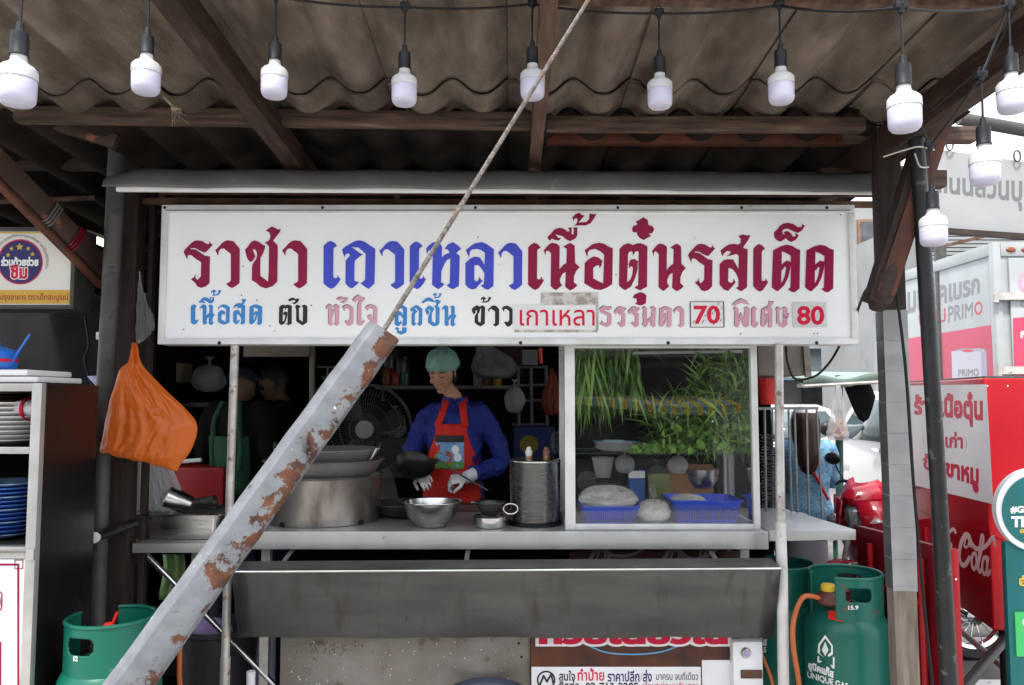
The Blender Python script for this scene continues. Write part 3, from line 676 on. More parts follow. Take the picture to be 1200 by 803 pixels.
line('lettering', 'letter_blue', [('e', 360, 240, 127, 283, 262, 658), ('ko', 360, 240, 272, 278, 532, 658), ('aa', 360, 240, 562, 283, 758, 660), ('e', 360, 240, 800, 287, 928, 660),
    ('ho', 500, 240, -5, 290, 272, 660), ('lo', 500, 240, 302, 292, 525, 665), ('aa', 500, 240, 557, 297, 747, 667)])
A, B_, C_, D_, E_ = 210, 360, 540, 690, 830; o3 = 330
line('small_lettering', 'sky_blue', [('e', A, o3, 90, 178, 150, 338), ('no', A, o3, 160, 178, 278, 340), ('uee', A, o3, 152, 120, 272, 172), ('tho', A, o3, 248, 62, 330, 112), ('o', A, o3, 300, 178, 395, 337), ('so', A, o3, 420, 135, 525, 338), ('do', A, o3, 545, 178, 648, 340),
    ('lo', B_, o3, 683, 182, 780, 350), ('uu', B_, o3, 683, 356, 778, 416), ('ko', B_, o3, 805, 185, 900, 350), ('cho', B_, o3, 920, 140, 1045, 352), ('i', B_, o3, 893, 122, 1000, 172), ('tho', B_, o3, 980, 88, 1052, 132), ('no', B_, o3, 1050, 185, 1168, 352)])
line('small_lettering', 'letter_black', [('to', A, o3, 778, 180, 880, 342), ('han', A, o3, 848, 125, 940, 178), ('bo', A, o3, 905, 180, 1002, 342),
    ('kho', C_, o3, 85, 185, 190, 352), ('tho', C_, o3, 155, 118, 240, 166), ('aa', C_, o3, 210, 187, 300, 352), ('wo', C_, o3, 320, 187, 405, 354)])
pink = [('ho', B_, o3, 148, 178, 255, 347), ('han', B_, o3, 228, 122, 320, 170), ('wo', B_, o3, 275, 182, 362, 347), ('ai', B_, o3, 355, 105, 455, 347), ('jo', B_, o3, 455, 182, 548, 347),
    ('tho2', D_, o3, 82, 192, 182, 358), ('ro', D_, o3, 200, 198, 295, 358), ('ro', D_, o3, 308, 198, 400, 358), ('mo', D_, o3, 418, 195, 525, 360), ('do', D_, o3, 550, 198, 648, 360), ('aa', D_, o3, 662, 198, 745, 360),
    ('pho', E_, o3, 195, 200, 325, 362), ('i', E_, o3, 188, 135, 327, 192), ('e', E_, o3, 340, 200, 392, 362), ('do', E_, o3, 412, 200, 502, 362), ('tail', E_, o3, 455, 155, 515, 212), ('bo', E_, o3, 528, 200, 620, 362), ('bar', E_, o3, 585, 250, 636, 292)]
line('small_lettering', 'letter_pink', pink, .0006)
line('letter_outline', 'pink_edge', [(k, ox, oy, a - 5, c - 5, d - 2, e_ - 2) for k, ox, oy, a, c, d, e_ in pink])
# pasted stickers with their own lettering
def sticker(x0, y0, x1, y1, body, m, tx, edge=None, bold=0, lift=.0018):
    mb = MB(); a = P(x0, y1, LY); c = P(x1, y0, LY); mb.box((a.x, LY - lift, a.z), (c.x, LY + .0005, c.z))
    o = mb.build('sticker', edge or M['paper'], sg, recalc=True)
    mb = MB(); letters(mb, fit(text_contours(body, bold), *tx), onY(LY - lift - .0008)); mb.build('sticker_lettering', M[m], o, recalc=False)
    return o
mb = MB()
for (x0, y0, x1, y1) in ((634, 343, 701, 358), (603, 386.5, 700, 389.5), (698.5, 358, 701, 387)):
    a = P(x0, y1, LY); c = P(x1, y0, LY); mb.box((a.x, LY - .0006, a.z), (c.x, LY + .0005, c.z))
mb.build('glue_residue', M['tape_residue'], sg)
sticker(602, 357.5, 698, 386.5, 'เกาเหลา', 'letter_red', (609, 363, 697, 382), bold=.006)
o = sticker(809, 354, 848, 383.5, '70', 'letter_red', (813, 358, 844, 380), bold=.03)
mb = MB()
for (x0, y0, x1, y1) in ((809, 353.6, 848, 354.2), (809, 383.3, 848, 383.9), (808.7, 354, 809.3, 383.5), (847.7, 354, 848.3, 383.5)):
    a = P(x0, y1, LY); c = P(x1, y0, LY); mb.box((a.x, LY - .003, a.z), (c.x, LY - .0012, c.z))
for x, y, l in ((815, 381, 3), (823, 379, 4), (826, 371, 2), (834, 369, 3), (837, 366, 4), (841, 358, 3), (836, 381, 3), (844, 377, 3), (812, 379, 3), (845, 362, 2)):
    a = P(x, y, LY - .003); q = P(x + l * .5, y - l, LY - .003); mb.bar(a, q, .002, .004, up=(0, 1, 0))
mb.build('border', M['letter_black'], o)
o = sticker(929, 355, 968, 383.5, '80', 'letter_red', (934, 358.5, 966, 381), edge=mat('sticker_grey', (.64, .65, .65), (.52, .53, .53), 60, .5), bold=.03)
# dirt specks
mb = MB()
for x, y in ((215, 386), (322, 388), (283, 346), (285, 312), (316, 382), (301, 352), (365, 358), (958, 391), (954, 391), (868, 391), (1003 - 18, 252), (722, 322), (560, 278)):
    p = P(x, y, LY + .001); mb.ball(p, (.0035, .0015, .003), 6, 4)
mb.build('specks', M['letter_black'], sg)
# ================================================================= THE STALL
CY = 3.64
ct = thing('stall_counter', Vector((P(530, 640, CY).x, CY + .4, 0)), 'long stainless steel counter of the food stall', 'counter')
cz = P(600, 623, CY).z; czb = P(600, 644, CY).z
cxa, cxb = P(283, 640, CY).x, P(901, 640, CY).x; lxa = P(155, 640, CY - .02).x
bb = MB(); bb.box((cxa, CY, czb), (cxb, CY + .018, cz)); bb.box((cxa, CY + .0185, cz - .022), (cxb, CY + .80, cz - .003)); bb.build('worktop', M['steel_counter'], ct, bev=.004)
bb = MB()
for x in (cxa + .08, cxb - .08):
    for y in (CY + .12, CY + .72): bb.box((x - .02, y - .02, 0), (x + .02, y + .02, cz - .0225)); bb.build('leg', M['pipe_steel'], ct); bb = MB()
bb = MB(); lz = P(200, 637, CY - .02).z; bb.box((lxa, CY - .02, lz - .042), (cxa - .002, CY + .012, lz)); bb.box((lxa + .003, CY + .0125, lz - .03), (cxa - .002, CY + .62, lz - .002)); bb.build('side_shelf', M['steel_counter'], ct, bev=.003)
bb = MB(); bb.box((lxa + .06, CY + .5, 0), (lxa + .10, CY + .54, lz - .0305)); bb.build('leg', M['pipe_steel'], ct)
# side shelf
shz = P(960, 620, CY).z
bb = MB(); a = P(903, 640, CY); c = P(1008, 640, CY + .02)
bb.add([Vector((a.x + .004, CY + .03, shz - .06)), Vector((c.x, CY + .06, shz - .06)), Vector((c.x - .13, CY + .66, shz - .06)), Vector((a.x + .004, CY + .66, shz - .06)),
        Vector((a.x + .004, CY + .03, shz - .012)), Vector((c.x, CY + .06, shz - .012)), Vector((c.x - .13, CY + .66, shz + .004)), Vector((a.x + .004, CY + .66, shz + .004))],
       [(3,2,1,0),(4,5,6,7),(0,1,5,4),(1,2,6,5),(2,3,7,6),(3,0,4,7)])
bb.build('side_shelf', M['steel_counter'], ct, bev=.003)
bb = MB(); q = P(908, 647, CY + .1); bb.box((q.x, CY + .2, shz - .09), (q.x + .28, CY + .23, shz - .061)); bb.build('bracket', M['black'], ct)
# grease trough (slanted stainless splash panel) below
TYY = 3.42
tr = thing('splash_trough', Vector((P(595, 700, TYY).x, TYY + .12, P(595, 748, TYY).z)), 'grey stainless splash panel hanging below the counter, stained in the middle', 'splash panel')
A0, A1 = P(271, 671, TYY), P(915, 667, TYY); B0, B1 = P(279, 747, TYY + .13), P(906, 747, TYY + .13)
C0, C1 = A0 + Vector((.01, .10, .025)), A1 + Vector((-.01, .10, .025))
grid = []
for i in range(33):
    u = i / 32; wv = .004 * sin(u * 17) + .003 * sin(u * 41)
    grid.append([C0.lerp(C1, u), A0.lerp(A1, u) + Vector((0, .004, .006)), A0.lerp(A1, u) + Vector((0, -.001, -.002)), A0.lerp(A1, u).lerp(B0.lerp(B1, u), .33) + Vector((0, wv, 0)),
                 A0.lerp(A1, u).lerp(B0.lerp(B1, u), .66) + Vector((0, -wv, 0)), B0.lerp(B1, u) + Vector((0, 0, wv * .6)), B0.lerp(B1, u) + Vector((0, .03, .004))])
bb = MB(); bb.sheet(grid); bb.build('panel', M['trough'], tr, solid=.003, sharp=25)
bb = MB(); bb.tube([A0 + Vector((0, -.001, .003)), A1 + Vector((0, -.001, .003))], .0055, 8); bb.build('rolled_edge', M['steel'], tr)
mb = MB()
for px, py in ((476, 728), (605, 727), (450, 747)): q = P(px, py, TYY + .08); mb.ball(q, (.005, .012, .004), 8, 6)
mb.build('rivet', M['steel'], tr)
for x in (-.2, .9, -1.0):
    bb = MB(); bb.bar((x, TYY + .10, A0.z + .02), (x, CY + .05, czb - .005), .02, .004); bb.build('bracket', M['steel_dirty'], tr)
# front panels under the trough
fp = thing('front_panel', Vector((P(475, 800, CY + .05).x, CY + .06, .22)), 'spotted steel panel below the splash panel, beside the printed banner', 'panel')
bb = MB(); a = P(329, 740, CY + .05); c = P(622, 740, CY + .05); bb.box((a.x, CY + .05, .22), (c.x - .002, CY + .07, c.z + .05)); bb.build('sheet', M['steel_dirty'], fp, bev=.002)
bb = MB()
for x, y in ((608, 754), (611, 770)): p = P(x, y, CY + .05); bb.ball(p, (.006, .002, .006), 8, 6)
bb.build('rivet', M['black'], fp)
bb = MB()
for i in range(90):
    x = random.uniform(334, 610); y = random.uniform(752, 812); p = P(x, y, CY + .05); r = random.choice((.001, .0015, .002, .0025)); bb.ball(p, (r, .0008, r * random.uniform(.7, 1.6)), 5, 4)
bb.build('grease_spots', M['porcelain'], fp)
bb = MB()
for i in range(120):
    x = random.gauss(385, 25); y = 752 + abs(random.gauss(0, 12)); p = P(x, y, CY + .05); r = random.uniform(.001, .003); bb.ball(p, (r, .0008, r * 1.6), 5, 4)
bb.build('rust_spots', M['rust_bar'], fp)
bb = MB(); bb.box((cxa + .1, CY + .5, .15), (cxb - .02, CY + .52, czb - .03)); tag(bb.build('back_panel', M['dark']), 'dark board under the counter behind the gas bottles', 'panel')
# cooler front with faint script under the counter
bb = MB(); a = P(668, 668, CY + .3); c = P(870, 646, CY + .3); bb.box((a.x, CY + .3, a.z - .45), (c.x, CY + .42, c.z)); o = bb.build('drinks_cooler', mat('cooler_dark', (.045, .014, .014), None, rough=.4)); tag(o, 'dark red drinks box with pale script tucked under the counter', 'cooler box')
def coke(cx, cy, s, sk=0, wk=1):
    """flowing script: capital loop, round letters and tall joined strokes, in unit space"""
    def T(pts): return [(cx + (x + sk * y) * s, cy + y * s) for x, y in pts]
    st = []
    def cap(x): st.append((spline([(x+26,-16),(x+22,-27),(x+12,-28),(x+2,-14),(x-2,4),(x+4,16),(x+14,14),(x+24,2)], 6), 5.2)); st.append((spline([(x+10,-12),(x+14,-24),(x+21,-24),(x+20,-14),(x+12,-10)], 5), 2.6))
    def o(x): st.append((spline([(x+9,-7),(x+2,-4),(x,8),(x+5,15),(x+11,10),(x+12,0),(x+8,-7)], 5), 3.8))
    def c(x): st.append((spline([(x+11,-3),(x+7,-7),(x+1,0),(x+1,10),(x+6,15),(x+14,8)], 5), 3.8))
    def a(x): o(x); st.append((spline([(x+14,-7),(x+12,8),(x+15,14),(x+20,8)], 5), 3.8))
    def l(x): st.append((spline([(x,12),(x+8,-12),(x+12,-30),(x+7,-32),(x+3,-10),(x+2,8),(x+6,15),(x+12,8)], 6), 3.6))
    cap(0); o(28); c(43); a(60); st.append(([(84, 1), (91, -1)], 4)); cap(96); o(126); l(141); a(153)
    st.append((spline([(20,-24),(40,-18),(62,-22),(78,-32),(84,-28)], 5), 4)); st.append((spline([(118,-26),(134,-14),(158,-20),(176,-34),(182,-26)], 5), 4.4))
    out = []
    for pts, wd in st: out += stroke(T(pts), wd * s * wk)
    return out
mb = MB(); letters(mb, coke(690, 668, .9), onY(CY + .297)); mb.build('lettering', mat('faint_letter', (.16, .13, .13), None, rough=.5), o, recalc=False)
# printed banner
bn = thing('banner', Vector((P(740, 780, CY + .03).x, CY + .04, .3)), 'printed banner with red white outlined lettering below the splash panel', 'banner')
BYY = CY + .03
bb = MB(); a = P(622, 830, BYY); c = P(858, 730, BYY); bb.box((a.x, BYY, .3), (c.x, BYY + .012, c.z)); bb.build('print', mat('banner_print', (.035, .014, .013), (.13, .035, .012), 5.5, .4, c3=(.018, .014, .017), t3=.46, s3=3.5, soft3=.18), bn)
bb = MB(); a = P(623, 830, BYY); c = P(821, 781.5, BYY); bb.box((a.x, BYY - .002, .31), (c.x, BYY + .004, c.z)); bb.build('white_strip', M['paper'], bn)
tcs = text_contours('ก๋วยเตี๋ยวเนื้อตุ๋น', .05)
mb = MB(); letters(mb, fit(text_contours('กวยเตยวเนื', .16), 627, 724, 857, 758), onY(BYY - .0015)); mb.build('lettering_outline', M['letter_white'], bn, recalc=False)
mb = MB(); letters(mb, fit(text_contours('กวยเตยวเนื', .06), 631, 727, 853, 755.5), onY(BYY - .003)); mb.build('lettering', M['letter_red'], bn, recalc=False)
mb = MB(); letters(mb, stroke(spline([(690, 757), (712, 765), (745, 767), (775, 764), (795, 757)], 5), 1.6), onY(BYY - .0012)); mb.build('bowl_rim', mat('bowl_blue', (.12, .35, .55), None, rough=.4), bn, recalc=False)
def btxt(s, x0, y0, x1, y1, m, b=.02): 
    mb = MB(); letters(mb, fit(text_contours(s, b), x0, y0, x1, y1), onY(BYY - .0035)); mb.build('small_print', M[m], bn, recalc=False)
btxt('สนใจ', 655, 786, 674, 798, 'letter_black'); btxt('ทำป้าย', 677, 783, 708, 798, 'letter_red'); btxt('ราคาปลีก/ส่ง', 712, 785, 764, 799, 'navy'); btxt('มาครบ จบที่เดียว', 769, 787, 818, 797, 'letter_black', 0)
btxt('ติดต่อ', 655, 797, 679, 809, 'letter_black'); btxt('02-713-2205', 686, 800, 748, 810, 'letter_black'); btxt('(ร้านอยู่ถนนดินสอ)', 753, 799, 818, 810, 'letter_red', 0)
mb = MB(); letters(mb, [circ(640, 797, 11), list(reversed(circ(640, 797, 9)))] + stroke([(633, 802), (637, 792), (641, 799), (646, 790), (648, 800)], 2.2), onY(BYY - .0035)); mb.build('round_mark', M['letter_black'], bn, recalc=False)
bb = MB(); a = P(823, 812, BYY); c = P(858, 773.5, BYY); bb.box((a.x, BYY - .0025, a.z), (c.x - .002, BYY + .004, c.z)); bb.build('pale_patch', M['paper'], bn)
# control box beside the banner
cb = thing('regulator_box', P(878, 803, CY - .02), 'old cream plastic switch box hanging between banner and gas bottles', 'switch box')
bb = MB(); a = P(860, 830, CY - .02); c = P(894, 752, CY - .02); bb.box((a.x, CY - .02, a.z), (c.x, CY + .04, c.z)); bb.build('body', M['paper'], cb, bev=.012)
p = P(874, 765, CY - .021); bb = MB(); bb.lathe([(0, .012), (.018, .011), (.022, .006), (.024, 0)], p, 20, ax=(0, -1, 0)); kn = bb.build('knob', M['steel'], cb)
bb = MB(); bb.lathe([(0, .016), (.013, .015), (.014, .012)], p, 16, ax=(0, -1, 0)); bb.build('dial', M['violet'], kn)
bb = MB(); a = P(868, 795, CY - .022); c = P(893, 785, CY - .022); bb.box((a.x, CY - .026, a.z), (c.x, CY - .0205, c.z)); bb.build('rust_plate', M['rust_bar'], cb, bev=.002)
# legs of the frame: white poles
PYY = 3.59
lp = thing('stall_pole', Vector((P(264, 800, PYY).x, PYY, 0)), 'scuffed white pole from sign to ground crossing the splash panel edge', 'pole')
bb = MB(); bb.tube([P(275.5, 404, PYY), P(270, 560, PYY), P(265, 740, PYY), Vector((P(263, 790, PYY).x, PYY, 0))], .0185, 14); bb.build('shaft', M['pipe_steel'], lp)
bb = MB(); bb.tube([P(264.3, 770, PYY), Vector((P(263, 800, PYY).x, PYY, .1))], .022, 14); bb.build('sleeve', M['pipe_steel'], lp)
rp_ = thing('stall_pole', Vector((P(918, 800, 3.40).x, 3.40, 0)), 'scuffed white pole from sign to ground beside the two gas bottles', 'pole')
bb = MB(); bb.tube([P(912.5, 404, 3.55), P(914.5, 600, 3.52)], .0195, 14); bb.build('shaft', M['pipe_steel'], rp_)
bb = MB(); bb.tube([P(914.5, 612, 3.52), P(916.5, 668, 3.50), P(918, 790, 3.50), Vector((P(918.5, 800, 3.5).x, 3.5, 0))], .0235, 14); bb.build('sleeve', mat('sleeve_white', (.62, .61, .60), (.52, .50, .48), 9, .6, c3=(.35, .25, .2), t3=.66, s3=14), rp_)
bb = MB(); bb.tube([P(914.5, 598, 3.52), P(914.6, 614, 3.52)], .0235, 14); bb.build('collar', M['pipe_steel'], rp_)
post('brace_rod', [P(168, 646, 3.75), P(330, 812, 3.75)], .013, 'steel', 'shiny diagonal steel rod under the left end of the counter', cat='rod')
post('brace_rod', [P(140, 622, 3.72), P(160, 636, 3.72)], .014, 'steel', 'stub of steel rod below the square steel tray', cat='rod')
hp = thing('pipe_stub', P(112, 630, 3.4), 'horizontal dark pipe with pale end cap fixed to the grey pole', 'pipe')
bb = MB(); bb.tube([P(111, 630, 3.36), P(158, 613, 3.66)], .02, 14); bb.build('tube', M['black_pole'], hp)
bb = MB(); bb.tube([P(110.6, 630.2, 3.352), P(111.4, 630, 3.366)], .0225, 18); bb.build('end_cap', M['porcelain'], hp)

# ---- glass display case
GY = 3.70
gx0, gx1 = P(662, 500, GY).x, P(889, 500, GY).x; gz0 = cz - .002; gz1 = P(600, 398, GY).z; gd = .46
gc = thing('display_case', Vector(((gx0 + gx1) / 2, GY + gd / 2, gz0)), 'glass food display case with white aluminium frame on the counter', 'display case')
fb = MB(); pw = .047; e = .0006
fb.box((gx0, GY, gz0), (gx0 + pw, GY + .04, gz1)); fb.box((gx1 - .03, GY, gz0), (gx1, GY + .04, gz1))
fb.box((gx0 + pw + e, GY + .002, gz0), (gx1 - .03 - e, GY + .038, gz0 + .026)); fb.box((gx0 + pw + e, GY + .002, gz1 - .04), (gx1 - .03 - e, GY + .038, gz1 - .001))
fb.box((gx0, GY + gd - .04, gz0), (gx0 + .03, GY + gd, gz1)); fb.box((gx1 - .03, GY + gd - .04, gz0), (gx1, GY + gd, gz1))
fb.box((gx1 - .028, GY + .0405, gz0), (gx1 - .002, GY + gd - .0405, gz0 + .025)); fb.box((gx0 + .002, GY + .0405, gz0), (gx0 + .028, GY + gd - .0405, gz0 + .025))
fb.build('frame', M['alu_white'], gc, bev=.002)
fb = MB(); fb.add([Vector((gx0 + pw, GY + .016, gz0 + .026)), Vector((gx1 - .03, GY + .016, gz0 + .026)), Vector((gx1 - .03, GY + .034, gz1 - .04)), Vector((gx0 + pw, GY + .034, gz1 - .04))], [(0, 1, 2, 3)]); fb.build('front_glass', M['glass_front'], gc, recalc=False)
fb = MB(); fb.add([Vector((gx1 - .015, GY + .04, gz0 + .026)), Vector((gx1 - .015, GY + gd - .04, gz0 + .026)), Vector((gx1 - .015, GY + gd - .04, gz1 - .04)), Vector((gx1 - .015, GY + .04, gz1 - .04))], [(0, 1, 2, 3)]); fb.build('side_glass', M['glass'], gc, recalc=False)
gsz = P(600, 532, GY + .02).z
fb = MB(); fb.box((gx0 + .032, GY + .045, gsz - .004), (gx1 - .034, GY + gd - .045, gsz + .003)); fb.build('glass_shelf', mat('shelf_glass', (.22, .34, .30), None, rough=.06, alpha=.18), gc)
fb = MB(); fb.tube([P(735, 414, GY + .1), P(870, 412, GY + .1)], .007, 8); fb.build('rail', M['alu_white'], gc)
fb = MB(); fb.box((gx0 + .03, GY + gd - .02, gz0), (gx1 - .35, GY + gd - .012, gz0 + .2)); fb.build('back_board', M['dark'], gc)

def blade(mb, p, d, L, wd, droop, twist=0, n=5):
    p = Vector(p); d = Vector(d).normalized(); sd = d.cross(Vector((0, 0, 1)))
    if sd.length < .1: sd = Vector((1, 0, 0))
    sd.normalize(); sd = (sd * cos(twist) + d.cross(sd) * sin(twist)); rows_ = []
    for i in range(n + 1):
        t = i / n; wv = wd * (sin(pi * (.08 + .92 * t) ** .8) if t < 1 else .02) * .5
        rows_.append([p - sd * wv, p + Vector((0, 0, -.15 * wv)), p + sd * wv]); d = (d + Vector((0, 0, -droop / n))).normalized(); p = p + d * (L / n)
    xm_ = gx1 - .034
    for r_ in rows_:
        for q_ in r_:
            if q_.x > xm_: q_.x = xm_ - .001 * random.random() - .1 * min(.1, q_.x - xm_)
            if q_.y < GY + .042: q_.y = GY + .042 + .002 * random.random()
    mb.sheet(rows_)
def rnd(a, c): return random.uniform(a, c)
# hanging bundle of water spinach
for nm, lab, (xa_, xb_), (ya_, yb_), N_, ms, yy in (
    ('greens_bundle', 'bundle of long green leaves hanging down inside the glass case', (676, 748), (404, 452), 620, ('leaf_a', 'leaf_b', 'leaf_c'), (.07, .30)),):
    t_ = thing(nm, P(710, 520, GY + .2), lab, 'greens')
    for mi, mm in enumerate(ms):
        mb = MB()
        for i in range(N_ // 3):
            q = P(rnd(xa_, xb_), rnd(ya_, yb_), GY + rnd(*yy)); L = rnd(.10, .26) * (1.15 if q.x < P(705, 400, GY).x else .85)
            blade(mb, q, (rnd(-.35, .45), rnd(-.3, .2), -1), L, rnd(.009, .020), rnd(0, 1.2), rnd(-1.4, 1.4))
        if mi == 2:
            for i in range(26):
                q = P(rnd(xa_, xb_), 400, GY + rnd(*yy)); mb.tube([q, q + Vector((rnd(-.02, .05), rnd(-.02, .02), -.14)), q + Vector((rnd(-.04, .1), rnd(-.03, .03), -.30))], .0025, 5)
        mb.build('stems' if mi == 2 else 'leaves', M[mm], t_, recalc=False)
t_ = thing('greens_bundle', P(790, 415, GY + .2), 'loose green leaves lying on the top rail of the glass case', 'greens')
mb = MB()
for i in range(70):
    q = P(rnd(676, 760), rnd(403, 412), GY + rnd(.1, .3)); blade(mb, q, (rnd(-1, 1), rnd(-.4, .2), rnd(-.5, .1)), rnd(.06, .16), rnd(.007, .013), .4, rnd(-1, 1))
mb.build('leaves', M['leaf_c'], t_, recalc=False)
t_ = thing('herb_pile', P(830, 530, GY + .2), 'heap of long leaved and round leaved herbs on the glass shelf', 'herbs')
for mi, mm in enumerate(('leaf_a', 'leaf_b', 'leaf_c')):
    mb = MB()
    for i in range(250):
        bx = rnd(764, 884); q = P(bx, rnd(455, 532) + (max(0, 840 - bx) * .35), GY + rnd(.08, .32)); 
        if q.z < gsz + .01: q.z = gsz + rnd(.01, .05)
        blade(mb, q, (rnd(-.9, .9), rnd(-.5, .2), rnd(.2, 1.1)), rnd(.08, .19), rnd(.008, .017), rnd(.5, 2.0), rnd(-1, 1))
    for i in range(170):                       # tall fronds against the side pane
        q = P(rnd(818, 884), rnd(408, 520), GY + rnd(.08, .34)); blade(mb, q, (rnd(-.6, .35), rnd(-.4, .1), rnd(-.9, .7)), rnd(.08, .17), rnd(.009, .018), rnd(.3, 1.2), rnd(-1, 1))
    mb.build('long_leaves', M[mm], t_, recalc=False)
for mm, N_ in (('leaf_b', 300), ('leaf_a', 200)):
    mb = MB()
    for i in range(N_):
        bx = rnd(738, 884); c = P(bx, rnd(496, 531) if bx > 790 else rnd(522, 532), GY + rnd(.06, .26)); c.z = max(c.z, gsz + .012)
        nrm = Vector((rnd(-.7, .7), rnd(-1, -.1), rnd(-.2, 1))).normalized(); u = nrm.orthogonal().normalized(); v = nrm.cross(u); r = rnd(.008, .022)
        k = 9; mb.add([c + nrm * .002] + [c + (u * cos(2*pi*j/k) + v * sin(2*pi*j/k)) * r * (1 + .25 * cos(3 * 2*pi*j/k)) for j in range(k)], [(0, j + 1, (j + 1) % k + 1) for j in range(k)])
    mb.build('round_leaves', M[mm], t_, recalc=False)
# plates on the shelf
t_ = thing('plate_stack', P(722, 529, GY + .15), 'white oval plates with a thin blue rim on the glass shelf', 'plates'); c = P(722, 530, GY + .16); c.z = gsz + .006
mb = MB()
for k in range(3):
    z = c.z + k * .012; mb.lathe([(0, z), (.07, z), (.105, z + .018), (.108, z + .02), (.07, z + .005), (0, z + .004)], (c.x, c.y, 0), 32)
mb.build('plates', M['porcelain'], t_)
mb = MB(); mb.lathe([(.099, c.z + .041), (.109, c.z + .0455), (.1085, c.z + .044)], (c.x, c.y, 0), 32); mb.build('blue_rim', M['plate_blue'], t_)
mb = MB(); mb.box((c.x - .06, c.y - .04, c.z + .035), (c.x + .04, c.y + .03, c.z + .052)); tag(mb.build('folded_cloth', mat('cloth_aqua', (.35, .52, .50), None, rough=.8), bev=.006), 'pale aqua folded cloth lying on the white plates', 'cloth')
bag = MB()
def lump(mb, c, r, knot=True, seed=0, seg=22, rg=14, tie=.6):
    """a filled plastic bag: crumpled blob drawn together at the top"""
    rr = random.Random(seed); ph = [rr.uniform(0, 6.28) for _ in range(6)]; c = Vector(c); vs = []; fs = []
    for i in range(rg + 1):
        t = pi * i / rg
        for j in range(seg):
            a = 2 * pi * j / seg; k = 1 + .05 * sin(3 * a + ph[0] + t) + .045 * sin(5 * a + ph[1]) * sin(t) + .05 * sin(4 * t + 2 * a + ph[2])
            x = sin(t) ** .75 * cos(a) * r[0] * k if 0 < i < rg else 0; y = sin(t) ** .75 * sin(a) * r[1] * k if 0 < i < rg else 0; z = cos(t) * r[2] * (1 if cos(t) > 0 else .85)
            vs.append(c + Vector((x, y, z)))
    for i in range(rg):
        for j in range(seg):
            a = i * seg + j; b2 = i * seg + (j + 1) % seg; fs.append((a, a + seg, b2 + seg, b2))
    mb.add(vs, fs, True)
    if knot:
        tp = c + Vector((0, 0, r[2] * .93)); n = 12; rows2 = []
        for q in range(5):
            u = q / 4; rad = r[0] * (.16 - .12 * sin(pi * u) + .22 * max(0, u - .5)); rows2.append([tp + Vector((cos(2*pi*j/n) * rad * (1 + .4 * sin(3*j*1.7+ph[3])*u), sin(2*pi*j/n) * rad, r[2] * tie * u)) for j in range(n + 1)])
        mb.sheet(rows2)
    return mb
def strands(mb, c, r, n):
    """noodle strands lying over a heap"""
    for i in range(n):
        a = rnd(0, 6.28); t = rnd(.1, 1.45); da = rnd(-1, 1); dt = rnd(-.25, .25); pts = []
        for k in range(6):
            aa = a + da * k * .16 + .1 * sin(k * 2 + i); tt = max(.02, min(1.6, t + dt * k * .4)); q = 1.02 + .03 * sin(k + i)
            pts.append(c + Vector((sin(tt)**.75 * cos(aa) * r[0] * q, sin(tt)**.75 * sin(aa) * r[1] * q, cos(tt) * r[2] * q)))
        mb.tube(pts, .0022, 5)
    return mb
# baskets
def basket(mb, c, lx, ly, h, taper=.86, slots=14):
    c = Vector(c)
    def rect(s, z, rad=.02): 
        out = []; 
        for sx, sy, a0 in ((1, 1, 0), (-1, 1, pi/2), (-1, -1, pi), (1, -1, 1.5*pi)):
            for q in range(4): a = a0 + q * pi / 6; out.append(c + Vector((sx * (lx / 2 * s - rad) + rad * cos(a), sy * (ly / 2 * s - rad) + rad * sin(a), z)))
        return out
    R_ = [rect(taper, 0), rect(taper + (1 - taper) * .9, h * .9), rect(1, h * .92), rect(1.05, h * .93), rect(1.05, h), rect(.99, h), rect(.97, h * .9), rect(taper - .03, .006)]
    n = len(R_[0]); mb.sheet([r + [r[0]] for r in R_]); mb.add(R_[0], [tuple(range(n))]); mb.add(R_[-1], [tuple(range(n))])
    return mb
def basket_slots(mb, c, lx, ly, h, taper=.86, n=26):
    c = Vector(c)
    for i in range(n):
        x = (i + .5) / n - .5
        z0_, z1_ = .25 * h, .72 * h
        for sgn in (-1,):
            y0 = sgn * ly / 2 * (taper + (1 - taper) * .25) - .0015; y1 = sgn * ly / 2 * (taper + (1 - taper) * .72) - .0015
            p = c + Vector((x * lx * (taper + .02), y0, z0_)); q = c + Vector((x * lx * (taper + .07), y1, z1_)); mb.bar(p, q, lx / n * .45, .002, up=(0, 1, 0))
    return mb
zc = cz
def at_counter(px, Y, z=None): v = P(px, 600, Y); return Vector((v.x, Y, cz if z is None else z))
c = at_counter(712, GY + .19)
t_ = thing('basket', c, 'blue plastic basket heaped with white noodles beside the tied bag', 'basket')
basket(MB(), c, .27, .24, .095).build('tub', M['blue_plastic'], t_); basket_slots(MB(), c, .27, .24, .095).build('slots', mat('slot_blue', (.004, .02, .22), None, rough=.5), t_)
mb = MB(); lump(mb, c + Vector((0, 0, .11)), (.135, .11, .065), False, 3); strands(mb, c + Vector((0, 0, .11)), (.135, .11, .065), 170); tag(mb.build('noodle_heap', M['noodle']), 'mound of white rice noodles in the blue basket', 'noodles')
mb = MB(); lump(mb, c + Vector((0, 0, .115)), (.145, .117, .075), False, 4); tag(mb.build('plastic_bag', M['clear_bag']), 'clear plastic sheet wrapped over the noodle mound', 'plastic bag')
c = at_counter(766, GY + .10)
t_ = thing('noodle_bag', c, 'tied clear bag of white noodles between the two blue baskets', 'noodle bag')
strands(lump(MB(), c + Vector((0, 0, .062)), (.076, .058, .058), False, 8), c + Vector((0, 0, .062)), (.076, .058, .058), 90).build('noodles', M['noodle'], t_)
lump(MB(), c + Vector((0, 0, .066)), (.086, .068, .07), True, 9, tie=.9).build('bag', M['clear_bag'], t_)
